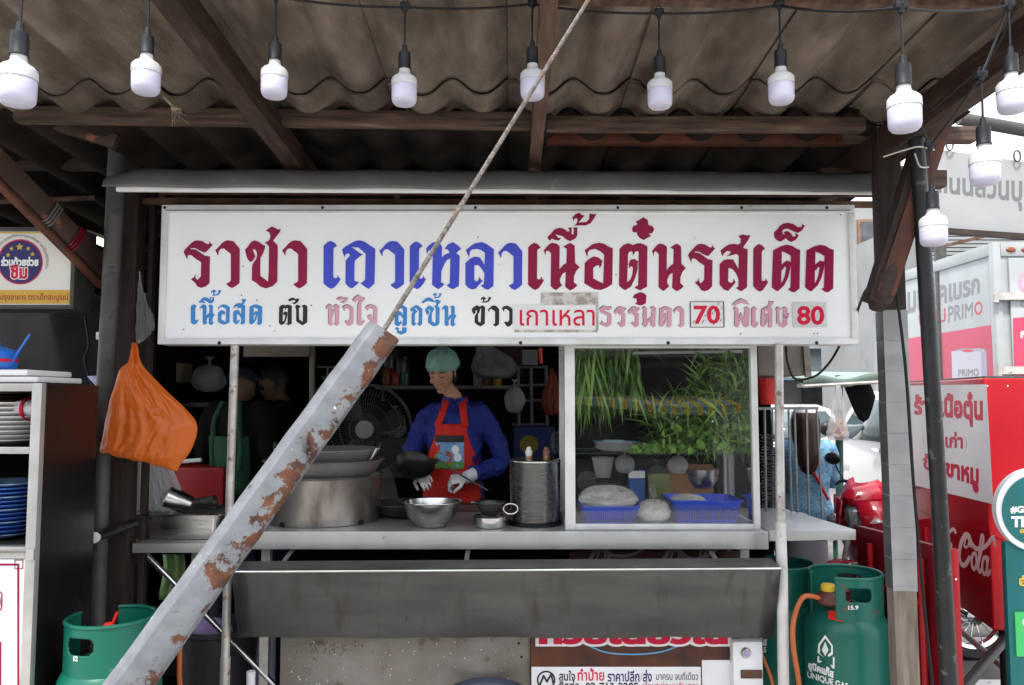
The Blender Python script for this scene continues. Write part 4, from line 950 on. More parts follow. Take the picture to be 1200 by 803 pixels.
mb = MB(); q = c + Vector((0, 0, .13)); mb.tube([q, q + Vector((-.016, 0, .04)), q + Vector((-.012, 0, .062)), q + Vector((.004, 0, .04)), q + Vector((.012, 0, .006))], .0045, 8); mb.build('tie', M['milky_bag'], t_)
c = at_counter(822, GY + .22)
t_ = thing('basket', c, 'bright blue rectangular basket tilted at the street end of the case', 'basket')
basket(MB(), c, .33, .26, .12).build('tub', M['blue_plastic'], t_); basket_slots(MB(), c, .33, .26, .12).build('slots', MATS['slot_blue'], t_)
mb = MB(); lump(mb, c + Vector((-.07, 0, .095)), (.09, .09, .035), False, 12); strands(mb, c + Vector((-.07, 0, .095)), (.09, .09, .035), 90); tag(mb.build('noodle_heap', M['noodle']), 'small heap of noodles inside the tilted basket', 'noodles')
c = at_counter(707, GY + .37)
t_ = thing('plastic_cup', Vector((c.x, c.y, cz + .2)), 'frosted white plastic tub above the noodle mound', 'cup'); mb = MB(); mb.lathe([(0, .2), (.038, .2), (.055, .295), (.058, .297), (.058, .302), (.05, .302), (.036, .206), (0, .206)], Vector((c.x, c.y, cz)), 24); mb.build('tub', M['milky_bag'], t_)
mb = MB(); mb.box((c.x - .10, GY + .34, cz + .001), (c.x + .09, GY + .42, cz + .197)); tag(mb.build('carton', M['dark'], bev=.003), 'dark box standing under the frosted tub in the glass case', 'box')
c = at_counter(748, GY + .37)
mb = MB(); mb.box((c.x - .05, c.y - .03, cz), (c.x + .03, c.y + .03, cz + .24)); o = tag(mb.build('carton', mat('carton_blue', (.02, .10, .35), None, rough=.5), bev=.003), 'blue and white packet standing behind the tied noodle bag', 'packet')
mb = MB(); mb.box((c.x - .052, c.y - .034, cz + .2), (c.x + .03, c.y - .0305, cz + .235)); mb.build('white_band', M['paper'], o)
mb = MB(); mb.box((c.x + .05, c.y - .02, cz), (c.x + .16, c.y + .03, cz + .22)); tag(mb.build('carton', mat('carton_olive', (.13, .16, .03), (.2, .2, .05), 9, .5), bev=.003), 'olive green packet behind the blue basket', 'packet')
mb = MB(); lump(mb, P(732, 545, GY + .34), (.05, .04, .05), True, 15); tag(mb.build('plastic_bag', M['milky_bag']), 'knotted white plastic bag just under the glass shelf', 'plastic bag')
mb = MB(); lump(mb, P(688, 565, GY + .36), (.05, .04, .055), False, 16); tag(mb.build('plastic_bag', M['clear_bag']), 'crumpled clear bag against the inner edge of the case', 'plastic bag')
c = at_counter(822, GY + .40)
t_ = thing('steel_pot', c, 'small shiny pot at the back of the display case', 'pot'); mb = MB(); mb.lathe([(0, .15), (.06, .15), (.085, .19), (.09, .24), (.093, .24), (.085, .2), (0, .17)], c, 28); mb.build('pot', M['steel'], t_)
for nm, px0, py0, px1, py1, yy, mm, lab in (('carton', 783, 545, 836, 566, .36, mat('carton_brown', (.30, .14, .06), None, rough=.7), 'brown carton lid behind the small pot in the glass case'),):
    a, b2 = P(px0, py1, GY + yy), P(px1, py0, GY + yy); mb = MB(); mb.box((a.x, GY + yy, cz), (b2.x, GY + yy + .06, b2.z)); tag(mb.build(nm, mm, bev=.004), lab, 'box')
mb = MB(); lump(mb, P(770, 560, GY + .34), (.055, .05, .06), True, 52); tag(mb.build('plastic_bag', M['clear_bag']), 'clear tied bag above the middle of the lower case shelf', 'plastic bag')
mb = MB(); lump(mb, P(795, 546, GY + .30), (.05, .04, .05), True, 53); tag(mb.build('plastic_bag', M['milky_bag']), 'milky tied bag just under the herbs in the glass case', 'plastic bag')
mb = MB(); a = P(852, 610, GY + .44); b2 = P(862, 530, GY + .44); mb.box((a.x, GY + .48, cz), (b2.x, GY + .5, b2.z)); tag(mb.build('white_stick', M['porcelain']), 'upright white slat behind the street end of the glass case', 'slat')
mb = MB(); a = P(869, 610, GY + .44); b2 = P(873, 530, GY + .44); mb.box((a.x, GY + .48, cz), (b2.x, GY + .5, b2.z)); tag(mb.build('white_stick', M['porcelain']), 'narrow white slat next to the upright slat behind the glass case', 'slat')
c0_ = P(835, 494, GY + .1)  # a bright reflection on the glass, made up as a ball
mb = MB(); mb.ball(c0_, .012, 16, 10); tag(mb.build('reflection_ball', M['chrome']), 'small silver ball standing in for a reflection among the long leaved herbs', 'ball')

# ---- stock pot with woks, stove bits on the counter
PY = 4.03; c = at_counter(379, PY)
t_ = thing('stock_pot', c, 'wide soot stained stock pot with round vent holes on the counter', 'pot')
mb = MB(); mb.lathe([(.285, 0), (.286, .01), (.286, .212), (.290, .219), (.286, .225), (.278, .219), (.27, .17), (.262, .01)], c, 56); mb.build('drum', M['steel_pot'], t_)
mb = MB()
for px in (332, 421):
    v = P(px, 615, 3.8); dx = v.x - c.x; yy = -math.sqrt(max(0, .2875**2 - dx*dx)); n = Vector((dx, yy, 0)).normalized(); mb.lathe([(0, .001), (.0135, .001), (.0165, 0)], (c.x + dx, c.y + yy, v.z), 18, ax=n)
mb.build('vent_hole', M['blackmat'], t_)
ctop = c + Vector((0, 0, .205))
t_ = thing('wok', ctop, 'lower wide steel wok resting in the stock pot', 'wok')
mb = MB(); mb.lathe([(.12, -.07), (.20, -.02), (.255, .03), (.292, .085), (.300, .088), (.297, .092), (.288, .088), (.25, .034), (.2, -.01), (.12, -.06)], ctop, 56); mb.build('pan', M['steel_wok'], t_)
t_ = thing('wok', ctop + Vector((.02, 0, .06)), 'upper steel wok with loop handles nested in the wider one', 'wok')
uc = ctop + Vector((.035, 0, .03))
mb = MB(); mb.lathe([(0, -.02), (.12, -.01), (.20, .045), (.238, .108), (.246, .11), (.243, .115), (.232, .11), (.195, .053), (.12, 0), (0, -.012)], uc, 56); mb.build('pan', M['steel_wok'], t_)
for sx, ry in ((1, -.06), (-1, -.1)):
    h0 = uc + Vector((sx * .215, ry, .085)); mb = MB(); mb.tube([h0 + Vector((0, -.03, -.02)), h0 + Vector((sx * .03, -.035, .035)), h0 + Vector((sx * .04, 0, .06)), h0 + Vector((sx * .03, .035, .035)), h0 + Vector((0, .03, -.01))], .0065, 10); mb.build('handle', M['steel'], t_)
# fan
fc = P(430, 503, 4.75)
t_ = thing('fan', Vector((fc.x, 4.75, .17)), 'round black pedestal fan behind the pots', 'fan')
mb = MB()
for r in (.26, .268): mb.tube([fc + Vector((cos(2*pi*j/48) * r, 0, sin(2*pi*j/48) * r)) for j in range(48)], .005, 6, closed=True)
for r, y in ((.21, -.045), (.15, -.062), (.09, -.07)): mb.tube([fc + Vector((cos(2*pi*j/40) * r, y, sin(2*pi*j/40) * r)) for j in range(40)], .0018, 4, closed=True)
for j in range(72):
    a = 2*pi*j/72; d = Vector((cos(a), 0, sin(a))); mb.tube([fc + d * .06 + Vector((0, -.07, 0)), fc + d * .18 + Vector((0, -.055, 0)), fc + d * .262], .0014, 4, caps=False)
mb.build('cage', mat('fan_cage', (.07, .07, .072), None, rough=.35), t_)
mb = MB(); mb.lathe([(0, .085), (.052, .08), (.056, .07), (.056, .05)], fc, 28, ax=(0, -1, 0)); mb.build('badge', mat('fan_badge', (.20, .19, .18), None, rough=.4), t_)
for k in range(3):
    mb = MB(); g = []
    for i in range(7):
        r = .05 + i * .03; a = 2*pi*k/3 + i * .06; wv = .5 + .5 * sin(pi * i / 6)
        g.append([fc + Vector((cos(a + s_ * wv) * r, -.02 + s_ * .06, sin(a + s_ * wv) * r)) for s_ in (-.5, -.25, 0, .25, .5)])
    mb.sheet(g); mb.build('blade', mat('fan_blade', (.03, .032, .034), None, rough=.3), t_, solid=.003)
mb = MB(); mb.tube([fc, fc + Vector((0, .16, 0))], [.08, .06], 18); mb.tube([fc + Vector((0, .1, 0)), Vector((fc.x, 4.85, .17))], .022, 10); mb.build('stand', M['black'], t_)
# bowls and small things on the counter
def bowl(name, c, r, h, m, label, cat='bowl', base=.5):
    mb = MB(); mb.lathe([(0, 0), (r * base, 0), (r * .82, h * .4), (r * .97, h * .96), (r * 1.05, h), (r * 1.05, h + .003), (r * .94, h), (r * .79, h * .42), (r * base * .95, .006), (0, .006)], c, 40)
    return tag(mb.build(name, M[m]), label, cat)
bowl('mixing_bowl', at_counter(506, 3.80), .138, .115, 'steel', 'shiny steel mixing bowl near the middle of the counter')
bowl('mixing_bowl', at_counter(472, 4.1), .17, .07, 'steel_dull', 'flat dull bowl behind the shiny mixing bowl')
c = at_counter(575, 3.79); mb = MB(); mb.lathe([(0, 0), (.078, 0), (.08, .006), (.08, .046), (.076, .05), (.07, .046), (.07, .01), (0, .008)], c, 36); tag(mb.build('steel_tin', M['steel']), 'low round steel tin under the small strainer', 'tin')
c = at_counter(574, 3.79) + Vector((0, 0, .053))
t_ = thing('strainer', c, 'small deep strainer with a ring handle set on the steel tin', 'strainer')
mb = MB(); mb.lathe([(0, 0), (.035, 0), (.055, .03), (.066, .055), (.076, .058), (.076, .062), (.062, .058), (.05, .032), (.03, .005), (0, .005)], c, 32); mb.build('cup', M['steel_dull'], t_)
mb = MB(); hc = c + Vector((.098, -.02, .03)); mb.tube([hc + Vector((cos(a) * .034, 0, sin(a) * .024)) for a in [2*pi*j/20 for j in range(20)]], .004, 8, closed=True); mb.build('ring_handle', M['steel'], t_)
mb = MB(); mb.tube([c + Vector((-.06, -.01, .056)), c + Vector((-.085, -.03, .062))], [.004, .007], 8); mb.build('lug', M['steel'], t_)
# ribbed steel pot
c = at_counter(627, 3.88); prof = [(0, .004), (.115, .004), (.121, .02)]
n = 44
for i in range(n): z = .02 + .28 * i / n; r = .121 + .003 * (i / n) ; prof += [(r - .0022, z), (r, z + .28 / n * .5)]
prof += [(.124, .301), (.121, .307), (.11, .309), (0, .312)]
t_ = thing('ribbed_pot', c, 'tall silver pot of stacked ribbed rings with two knobs on its lid', 'pot')
mb = MB(); mb.lathe(prof, c, 56); mb.build('body', M['steel'], t_, sharp=60)
for dx in (-.03, .055):
    mb = MB(); q = c + Vector((dx, -.02, .311)); mb.lathe([(.016, 0), (.016, .02), (.018, .022), (.018, .036), (.012, .042), (.012, .05), (.006, .056), (0, .057)], q, 18); kb = mb.build('lid_knob', M['porcelain'] if dx < 0 else mat('knob_brown', (.22, .12, .09), None, rough=.4), t_)
    mb = MB(); mb.lathe([(.0165, .0), (.017, .01), (.0165, .013)], q, 18); mb.build('knob_base', mat('knob_brass', (.35, .2, .1), None, rough=.4, metal=.6), kb)
mb = MB(); mb.lathe([(0, 0), (.13, 0), (.13, .012), (0, .012)], at_counter(627, 3.88) - Vector((0, 0, .003)), 40); tag(mb.build('pot_stand', M['black']), 'black round stand under the ribbed silver pot', 'stand')
# tray and cups
c = P(206, 632, 3.74); tzz = lz + .001
t_ = thing('steel_tray', Vector((c.x, 3.86, tzz)), 'square deep steel tray with rounded corners on the counter end', 'tray')
mb = MB(); ta = P(165, 632, 3.72).x; tb2 = P(256, 632, 3.72).x; tcx, tw, td, th = (ta + tb2) / 2, (tb2 - ta), .30, .115
def rrect(w2, d2, z, rad=.035):
    out = []
    for sx, sy, a0 in ((1, 1, 0), (-1, 1, pi/2), (-1, -1, pi), (1, -1, 1.5*pi)):
        for q in range(6): a = a0 + q * pi / 10; out.append(Vector((tcx + sx * (w2 / 2 - rad) + rad * cos(a), 3.87 + sy * (d2 / 2 - rad) + rad * sin(a), tzz + z)))
    return out + [out[0] + Vector()]
def rr_fix(w2, d2, z, rad=.035): return rrect(w2, d2, z, rad)
RR = [rr_fix(tw - .03, td - .02, .012), rr_fix(tw - .015, td - .005, .0), rr_fix(tw - .012, td - .004, .02), rr_fix(tw, td + .006, th - .006), rr_fix(tw + .075, td + .05, th - .003), rr_fix(tw + .077, td + .052, th + .001), rr_fix(tw - .006, td, th), rr_fix(tw - .02, td - .015, .02)]
mb.sheet(RR); mb.add([p for p in RR[0][:-1]], [tuple(range(24))]); mb.build('pan', M['steel'], t_, sharp=40)
c = P(213, 589, 3.84)
t_ = thing('steel_cup', c, 'tapered steel cup lying on its side in the tray', 'cup')
ax = Vector((-.86, -.25, .40)).normalized(); mb = MB(); mb.lathe([(0, .0), (.04, .0), (.043, .004), (.058, .115), (.061, .117), (.058, .119), (.055, .113), (.04, .008), (0, .006)], c - ax * .045, 28, ax=-ax if False else ax); mb.build('shell', M['steel'], t_)
c = P(234, 590, 3.93)
t_ = thing('steel_scoop', c, 'narrow steel scoop lying behind the tapered cup', 'scoop'); ax = Vector((.95, -.1, .12)).normalized(); mb = MB(); mb.lathe([(0, 0), (.026, 0), (.03, .05), (.031, .1), (.028, .1), (.026, .05), (0, .006)], c - ax * .02, 20, ax=ax); mb.build('shell', M['steel'], t_)
# ================================================================= GAS BOTTLES
def oncyl(c, r):
    def f(px, py):
        d = ray(px, py); ox, oy = EYEV.x - c[0], EYEV.y - c[1]
        A = d.x*d.x + d.y*d.y; B = 2*(ox*d.x + oy*d.y); Cc = ox*ox + oy*oy - r*r; D = max(0, B*B - 4*A*Cc)
        return EYEV + d * ((-B - math.sqrt(D)) / (2*A))
    return f
def gas(px, Y, ang, m, label, style, dz=0):
    rz = 0
    x = P(px, 700, Y).x; c = Vector((x, Y, 0)); t = thing('gas_bottle', c, label, 'gas bottle', 'green gas bottles under the stall')
    mb = MB(); mb.lathe([(.148, .0), (.15, 0), (.15, .05), (.147, .05)], c, 48); mb.build('foot_ring', m, t)
    mb = MB(); mb.lathe([(.0, .03), (.10, .035), (.165, .06), (.1815, .10), (.182, .305), (.1835, .307), (.1835, .317), (.182, .319), (.182, .50 + dz), (.176, .545 + dz), (.158, .58 + dz), (.128, .605 + dz), (.07, .622 + dz), (.0, .626 + dz)], c, 64); body = mb.build('tank', m, t)
    # collar with hand holes and a gap
    RC = .155; zc0, zc1 = .572 + dz, .758 + dz; na, nz = 200, 40; g0, g1 = R(ang[0]), R(ang[1])
    mb = MB(); a0 = g1 + rz; span = 2*pi - (g1 - g0); idx = {}
    def inhole(u, v):
        for ac, w2 in ((R(ang[2]) - g1, R(21)), (R(ang[3]) - g1, R(21))):
            du = (u - ac) / w2; dv = (v - .64) / .17
            if abs(du)**4 + abs(dv)**4 < 1: return True
        return False
    pts = [[c + Vector((cos(a0 + span*i/na) * RC, sin(a0 + span*i/na) * RC, zc0 + (zc1 - zc0)*j/nz)) for j in range(nz+1)] for i in range(na+1)]
    vs = [p for r in pts for p in r]; fs = []
    for i in range(na):
        for j in range(nz):
            if not inhole(span*(i+.5)/na, (j+.5)/nz): fs.append((i*(nz+1)+j, (i+1)*(nz+1)+j, (i+1)*(nz+1)+j+1, i*(nz+1)+j+1))
    mb.add(vs, fs, True); col = mb.build('collar', m, t, solid=.006)
    mb = MB(); mb.tube([r[-1] for r in pts], .008, 8); mb.build('collar_rim', m, col)
    # valve
    v = c + Vector((.0, .0, .615 + dz))
    mb = MB(); mb.lathe([(.03, 0), (.03, .02), (.02, .025), (.02, .06), (.016, .065), (0, .066)], v, 16); mb.tube([v + Vector((0, 0, .04)), v + Vector((cos(g0+rz+.5)*.07, sin(g0+rz+.5)*.07, .04))], .014, 12); vb = mb.build('valve', M['red_deep'] if style != 'plain' else M['steel_dirty'], t)
    if style == 'hose':
        q = c + Vector((-.108, -.075, .675 + dz)); mb = MB(); mb.lathe([(0, .05), (.026, .048), (.031, .042), (.031, .02), (.026, .016)], q, 20); mb.build('cap', mat('cap_yellow', (.62, .42, .03), None, rough=.4), vb)
        mb = MB(); mb.lathe([(.03, .018), (.034, .01), (.05, .0), (.052, -.03), (.04, -.04)], q, 20); mb.tube([q + Vector((.03, .02, -.01)), v + Vector((0, 0, .03))], .022, 10); mb.build('regulator', mat('regulator_brown', (.10, .035, .03), None, rough=.4), vb)
    if style == 'red':
        mb = MB(); mb.lathe([(0, .13), (.016, .125), (.024, .115), (.024, .095), (.014, .09), (.014, .06)], v + Vector((0, -.02, 0)), 14); mb.tube([v + Vector((.012, -.02, .12)), v + Vector((.03, -.02, .165))], .006, 8); mb.build('tap', M['red_plastic'], vb)
    return t, c, body, col
GB, gcen, gbody, gcol = gas(991, 3.66, (-178, -128, -92, 60), M['gas_green'], 'green gas bottle with yellow valve cap and orange hose beside the wrapped post', 'hose', .055)
mb = MB(); on = oncyl(gcen, .1838)
letters(mb, [[(959, 755), (967, 744), (976, 757), (976, 767), (971, 770), (970, 768), (974, 764), (974, 757), (967, 748), (961, 757), (961, 766), (966, 771), (958, 765)][::-1]] , on)
letters(mb, [[(967, 752), (971, 762), (967, 769), (963, 762)]], on); letters(mb, [[(958, 769), (960, 769), (960, 774), (976, 780), (976, 770), (978, 770), (978, 784), (958, 776)]], on)
letters(mb, quad(text_contours('ยูนิคแก๊ส', .05), (947, 773.5), (977, 784), (947, 786), (977, 798)), on)
letters(mb, quad(text_contours('UNIQUE GAS', .03), (946, 787), (994, 801), (946, 795), (994, 811)), on)
mb.build('lettering', M['letter_white'], gbody, recalc=False)
mb = MB(); on2 = oncyl(gcen, .162); letters(mb, quad(text_contours('15.9', .03), (994, 710), (1006, 709.6), (994, 715), (1006, 714.6)), on2); mb.build('lettering', M['letter_white'], gcol, recalc=False)
mb = MB()
for poly, m in (([(953, 716), (962, 708), (975, 715), (970, 722), (958, 718)], 0),):
    mb.add([gcen + Vector((x, y, z)) for x, y, z in ((-.125, -.108, .636), (-.08, -.143, .632), (-.045, -.138, .645), (-.07, -.095, .666), (-.11, -.08, .664))], [(0, 1, 2, 3, 4)])
mb.build('paint_patch', M['red_plastic'], gbody, recalc=False)
GB2, gc2, gb2, gcl2 = gas(916, 3.98, (100, 150, -80, 40), M['gas_green'], 'green gas bottle half hidden behind the white pole, lettering towards the banner', 'plain', .03)
mb = MB(); on = oncyl(gc2, .1838); letters(mb, fit(text_contours('แก๊ส', .05), 884, 746, 899, 757), on); letters(mb, fit(text_contours('GAS', .04), 884, 758, 898, 765), on); mb.build('lettering', M['letter_white'], gb2, recalc=False)
GB3, gc3, gb3, gcl3 = gas(132, 3.07, (-252, -200, -106, 50), M['gas_green_pale'], 'bright green gas bottle with red tap standing near the dark steel cabinet', 'red', .016)
mb = MB(); on2 = oncyl(gc3, .162); letters(mb, fit(text_contours('12', .05), 86, 769, 91, 775), on2); mb.build('lettering', M['letter_white'], gcl3, recalc=False)
hs = MB(); q = gcen + Vector((-.108, -.075, .675 + .055))
hs.tube(spline([tuple(q + Vector((-.04, -.01, -.012))), tuple(P(941, 700, 3.50)), tuple(P(930, 728, 3.46)), tuple(P(930, 760, 3.45)), tuple(P(936, 800, 3.45)), tuple(P(938, 850, 3.5))], 6), .0105, 10); tag(hs.build('hose', M['orange_hose']), 'orange rubber hose curving down from the yellow capped gas bottle', 'hose')
hs = MB(); hs.tube(spline([tuple(P(884, 742, 3.72)), tuple(P(893, 768, 3.70)), tuple(P(905, 800, 3.66)), tuple(P(910, 840, 3.66))], 6), .008, 8); tag(hs.build('hose', M['orange_hose']), 'thin orange hose beside the cream switch box', 'hose')
hs = MB(); hs.tube([tuple(P(211, 748, 3.5)), tuple(P(210, 790, 3.5)), tuple(P(213, 840, 3.5))], .0105, 10); tag(hs.build('hose', M['orange_hose']), 'straight orange hose in front of the black bucket', 'hose')

# under the counter: bucket, cloths, pipe
c = P(256, 790, 3.95)
t_ = thing('bucket', Vector((c.x, 3.95, .0)), 'black rubber bucket full of rubbish under the counter', 'bucket'); mb = MB(); zt_ = P(256, 742, 3.8).z
mb.lathe([(0, .0), (.15, 0), (.18, zt_ - .03), (.192, zt_ - .02), (.192, zt_), (.175, zt_), (.16, zt_ - .1), (0, zt_ - .12)], Vector((c.x, 3.95, 0)), 36); mb.build('tub', M['rubber'], t_)
for lab, cx, cz_, r, m, sd, nm in (('crumpled violet plastic in the black bucket', 246, 740, (.11, .09, .06), 'violet', 3, 'cloth'), ('violet grey cloth hanging beside the bucket and white pole', 296, 726, (.07, .05, .12), 'violet', 5, 'cloth')):
    mb = MB(); lump(mb, P(cx, cz_, 3.97 if sd == 3 else 4.1), r, False, sd); tag(mb.build(nm, M[m]), lab, 'cloth')
c = P(310, 760, 4.05); mb = MB(); mb.tube([Vector((c.x, 4.05, 0)), Vector((c.x, 4.05, P(300, 722, 4.05).z))], .055, 18); tag(mb.build('plastic_drum', mat('lilac_plastic', (.33, .34, .48), None, rough=.5)), 'pale lilac plastic drum behind the white pole', 'drum')
c = P(294, 800, 3.7); mb = MB(); mb.lathe([(.014, 0), (.02, .0), (.02, c.z + .05), (.014, c.z + .05), (.014, c.z)], Vector((c.x, 3.7, 0)), 16); tag(mb.build('pipe', M['paper']), 'short open white plastic pipe beside the diagonal rod', 'pipe')
mb = MB(); g = []
for i in range(9):
    y = 650 + i * 6.6; g.append([P(x + 2 * sin(i * .6) - i * .4, y, 3.98 + .012 * sin(x * .6 + i * .3)) for x in (191, 195, 199, 203, 207, 211, 216)])
mb.sheet(g); tag(mb.build('cloth', M['cloth_green'], solid=.003), 'green rag hanging below the steel tray', 'cloth')
hz = P(578, 795, 3.55)
mb = MB(); cc = P(571, 818, 3.5); mb.tube([cc + Vector((cos(2*pi*j/40)*.165, sin(2*pi*j/40)*.165, 0)) for j in range(40)], .028, 10, closed=True); 
tag(mb.build('tub_rim', mat('tub_blue', (.045, .055, .085), (.06, .075, .11), 8, .45)), 'dark blue plastic tub rim in front of the spotted panel', 'tub')

# ================================================================= BAGS
def sheetbag(name, rows_, Y, bulge, m, label, folds=7, seed=1, cat='plastic bag', yb=None):
    rr = random.Random(seed); ph = [rr.uniform(0, 6.28) for _ in range(8)]; nu = 64; out = []
    rows2 = spline(rows_, 9); nv = len(rows2)
    for s_ in (-1, 1):
        g = []
        for k, (y, xl, xr) in enumerate(rows2):
            v = k / (nv - 1); row = []
            for i in range(nu + 1):
                u = i / nu; e = max(0, sin(pi * u)) ** .6
                fold = (.0045 * sin(folds * pi * u * .6 + ph[0] + 2.2 * v + .8 * sin(5 * v)) + .003 * sin(1.7 * folds * u * pi + ph[1] - 4 * v + sin(7 * u)) * (1.1 - v) + .0025 * abs(sin(8 * u - 9 * v + ph[3])) ) * e + .006 * sin(6 * v + 4 * u + ph[2]) * e
                d = s_ * bulge * e * min(1, .12 + v * 1.3) * (1 if v < .88 else max(.0, (1 - v) / .12) ** .5) + fold
                crk = 0
                for q_, (f1, f2, am) in enumerate(((9, 4, .017), (17, 9, .011), (30, 20, .005))): crk += am * (abs(mnoise.noise(Vector((u * f1 - v * 2.2 * (u - .35), v * f2, seed * 3.7 + q_ * 9 + s_)))) - .2)
                d += crk * e * (.35 + .65 * min(1, v * 2))
                xl2 = xl + 1.6 * mnoise.noise(Vector((v * 7, seed, 3))); xr2 = xr + 2.2 * mnoise.noise(Vector((v * 8, seed, 9))); y2 = y + v ** 4 * 3.2 * mnoise.noise(Vector((u * 6, seed * 2, 1)))
                p = P(xl2 + (xr2 - xl2) * u, y2 + (yb(u) * v ** 3 if yb else 0), Y); row.append(p + Vector((0, d, 0)))
            g.append(row)
        out.append(g)
    mb = MB(); mb.sheet(out[0]); mb.sheet(out[1]); return tag(mb.build(name, m, sharp=60), label, cat)
sheetbag('plastic_bag', [(402, 154.5, 159.5), (412, 154, 161), (424, 150, 166), (432, 141, 170), (446, 136, 184), (462, 131, 202), (478, 127, 219), (490, 124, 230), (504, 121.5, 230), (518, 118.5, 223), (528, 117.5, 214), (533, 119, 208)], 3.40, .055, M['orange_bag'], 'orange plastic carrier bag hanging from the square brown post', 9, 3, yb=lambda u: 20 * u ** 1.2 - 1)
sheetbag('plastic_bag', [(318, 162, 164), (340, 161, 168), (365, 160, 177), (382, 159, 182), (392, 159, 175), (402, 160, 163)], 3.55, .02, M['clear_bag'], 'empty clear bag hanging above the orange bag', 5, 8)
sheetbag('plastic_bag', [(470, 176, 180), (500, 168, 186), (540, 158, 200), (575, 155, 212), (592, 156, 216), (602, 160, 214)], 3.83, .05, M['milky_bag'], 'clear bag of wrapped packets under the orange bag', 6, 9)
mb = MB(); mb.box(P(157, 602, 3.80), P(161, 545, 3.82)); mb.build('x', M['paper']); o = bpy.data.objects['x']; o.name = 'paper_roll'; tag(o, 'narrow white roll edge beside the clear bag of packets', 'paper roll')

# ================================================================= GUY WIRE GUARD (crosses in front of everything)
gm = bpy.data.materials.new('galvanised_rusty'); gm.use_nodes = True; t = gm.node_tree; N = t.nodes.new; L = t.links.new; bs = t.nodes['Principled BSDF']
at = N('ShaderNodeAttribute'); at.attribute_name = 'edge'; co = N('ShaderNodeTexCoord')
n1 = N('ShaderNodeTexNoise'); n1.inputs['Scale'].default_value = 30; n1.inputs['Detail'].default_value = 12; n1.inputs['Roughness'].default_value = .72; L(co.outputs['Object'], n1.inputs['Vector'])
n2 = N('ShaderNodeTexNoise'); n2.inputs['Scale'].default_value = 13; n2.inputs['Detail'].default_value = 4; L(co.outputs['Object'], n2.inputs['Vector'])
cr = N('ShaderNodeValToRGB'); e_ = cr.color_ramp.elements; e_[0].position = 0; e_[0].color = (.50,)*3 + (1,); e_[1].position = 1; e_[1].color = (.50,)*3 + (1,)
for pos, val in ((.10, .40), (.17, 0), (.45, .0), (.55, .12), (.70, .40), (.82, .52), (.93, .36)):
    q = e_.new(pos); q.color = (val,)*3 + (1,)
L(at.outputs['Fac'], cr.inputs['Fac'])
ad = N('ShaderNodeMath'); ad.operation = 'MULTIPLY_ADD'; ad.inputs[1].default_value = .52; L(cr.outputs['Color'], ad.inputs[0]); L(n1.outputs['Fac'], ad.inputs[2])
a2 = N('ShaderNodeMath'); a2.operation = 'MULTIPLY_ADD'; a2.inputs[1].default_value = .55; L(n2.outputs['Fac'], a2.inputs[0]); L(ad.outputs[0], a2.inputs[2])
rr_ = N('ShaderNodeValToRGB'); rr_.color_ramp.elements[0].position = .96; rr_.color_ramp.elements[1].position = 1.03
sc_ = N('ShaderNodeMath'); sc_.operation = 'SUBTRACT'; sc_.inputs[1].default_value = .02; L(a2.outputs[0], sc_.inputs[0]); L(sc_.outputs[0], rr_.inputs['Fac'])
base = N('ShaderNodeValToRGB'); base.color_ramp.elements[0].color = (.080, .087, .096, 1); base.color_ramp.elements[1].color = (.118, .127, .137, 1); base.color_ramp.elements[0].position = .35; base.color_ramp.elements[1].position = .68
n3 = N('ShaderNodeTexNoise'); n3.inputs['Scale'].default_value = 34; n3.inputs['Detail'].default_value = 6; L(co.outputs['Object'], n3.inputs['Vector']); L(n3.outputs['Fac'], base.inputs['Fac'])
rc = N('ShaderNodeValToRGB'); rc.color_ramp.elements[0].color = (.028, .011, .006, 1); rc.color_ramp.elements[1].color = (.088, .030, .012, 1); rc.color_ramp.elements[0].position = .35; rc.color_ramp.elements[1].position = .65; L(n3.outputs['Fac'], rc.inputs['Fac'])
mm_ = N('ShaderNodeMixRGB'); L(rr_.outputs['Color'], mm_.inputs[0]); L(base.outputs['Color'], mm_.inputs[1]); L(rc.outputs['Color'], mm_.inputs[2])
wsp = N('ShaderNodeTexNoise'); wsp.inputs['Scale'].default_value = 110; wsp.inputs['Detail'].default_value = 3; L(co.outputs['Object'], wsp.inputs['Vector'])
wr = N('ShaderNodeValToRGB'); wr.color_ramp.elements[0].position = .72; wr.color_ramp.elements[1].position = .74; L(wsp.outputs['Fac'], wr.inputs['Fac'])
mw = N('ShaderNodeMixRGB'); L(wr.outputs['Color'], mw.inputs[0]); L(mm_.outputs[0], mw.inputs[1]); mw.inputs[2].default_value = (.34, .34, .34, 1); L(mw.outputs[0], bs.inputs['Base Color'])
ro = N('ShaderNodeMath'); ro.operation = 'MULTIPLY_ADD'; ro.inputs[1].default_value = .4; ro.inputs[2].default_value = .58; L(rr_.outputs['Color'], ro.inputs[0]); L(ro.outputs[0], bs.inputs['Roughness'])
bu = N('ShaderNodeBump'); bu.inputs['Strength'].default_value = .35; bu.inputs['Distance'].default_value = .003; L(a2.outputs[0], bu.inputs['Height']); L(bu.outputs[0], bs.inputs['Normal'])
gA, gB = P(151, 803, 1.22), P(450, 388, 1.40)
gd_ = (gB - gA); gl = gd_.length; gdn = gd_.normalized()
view = ((gA + gB) / 2 - EYEV).normalized(); sx = gdn.cross(view).normalized()      # to the right in the picture
if sx.x < 0: sx = -sx
fz = sx.cross(gdn).normalized()
if fz.dot(view) > 0: fz = -fz                                                         # towards the camera
gt_ = thing('guy_guard', Vector((gA - gdn * 1.75)), 'slanting galvanised steel channel, rusty along one edge, crossing in front of the counter', 'guy wire guard')
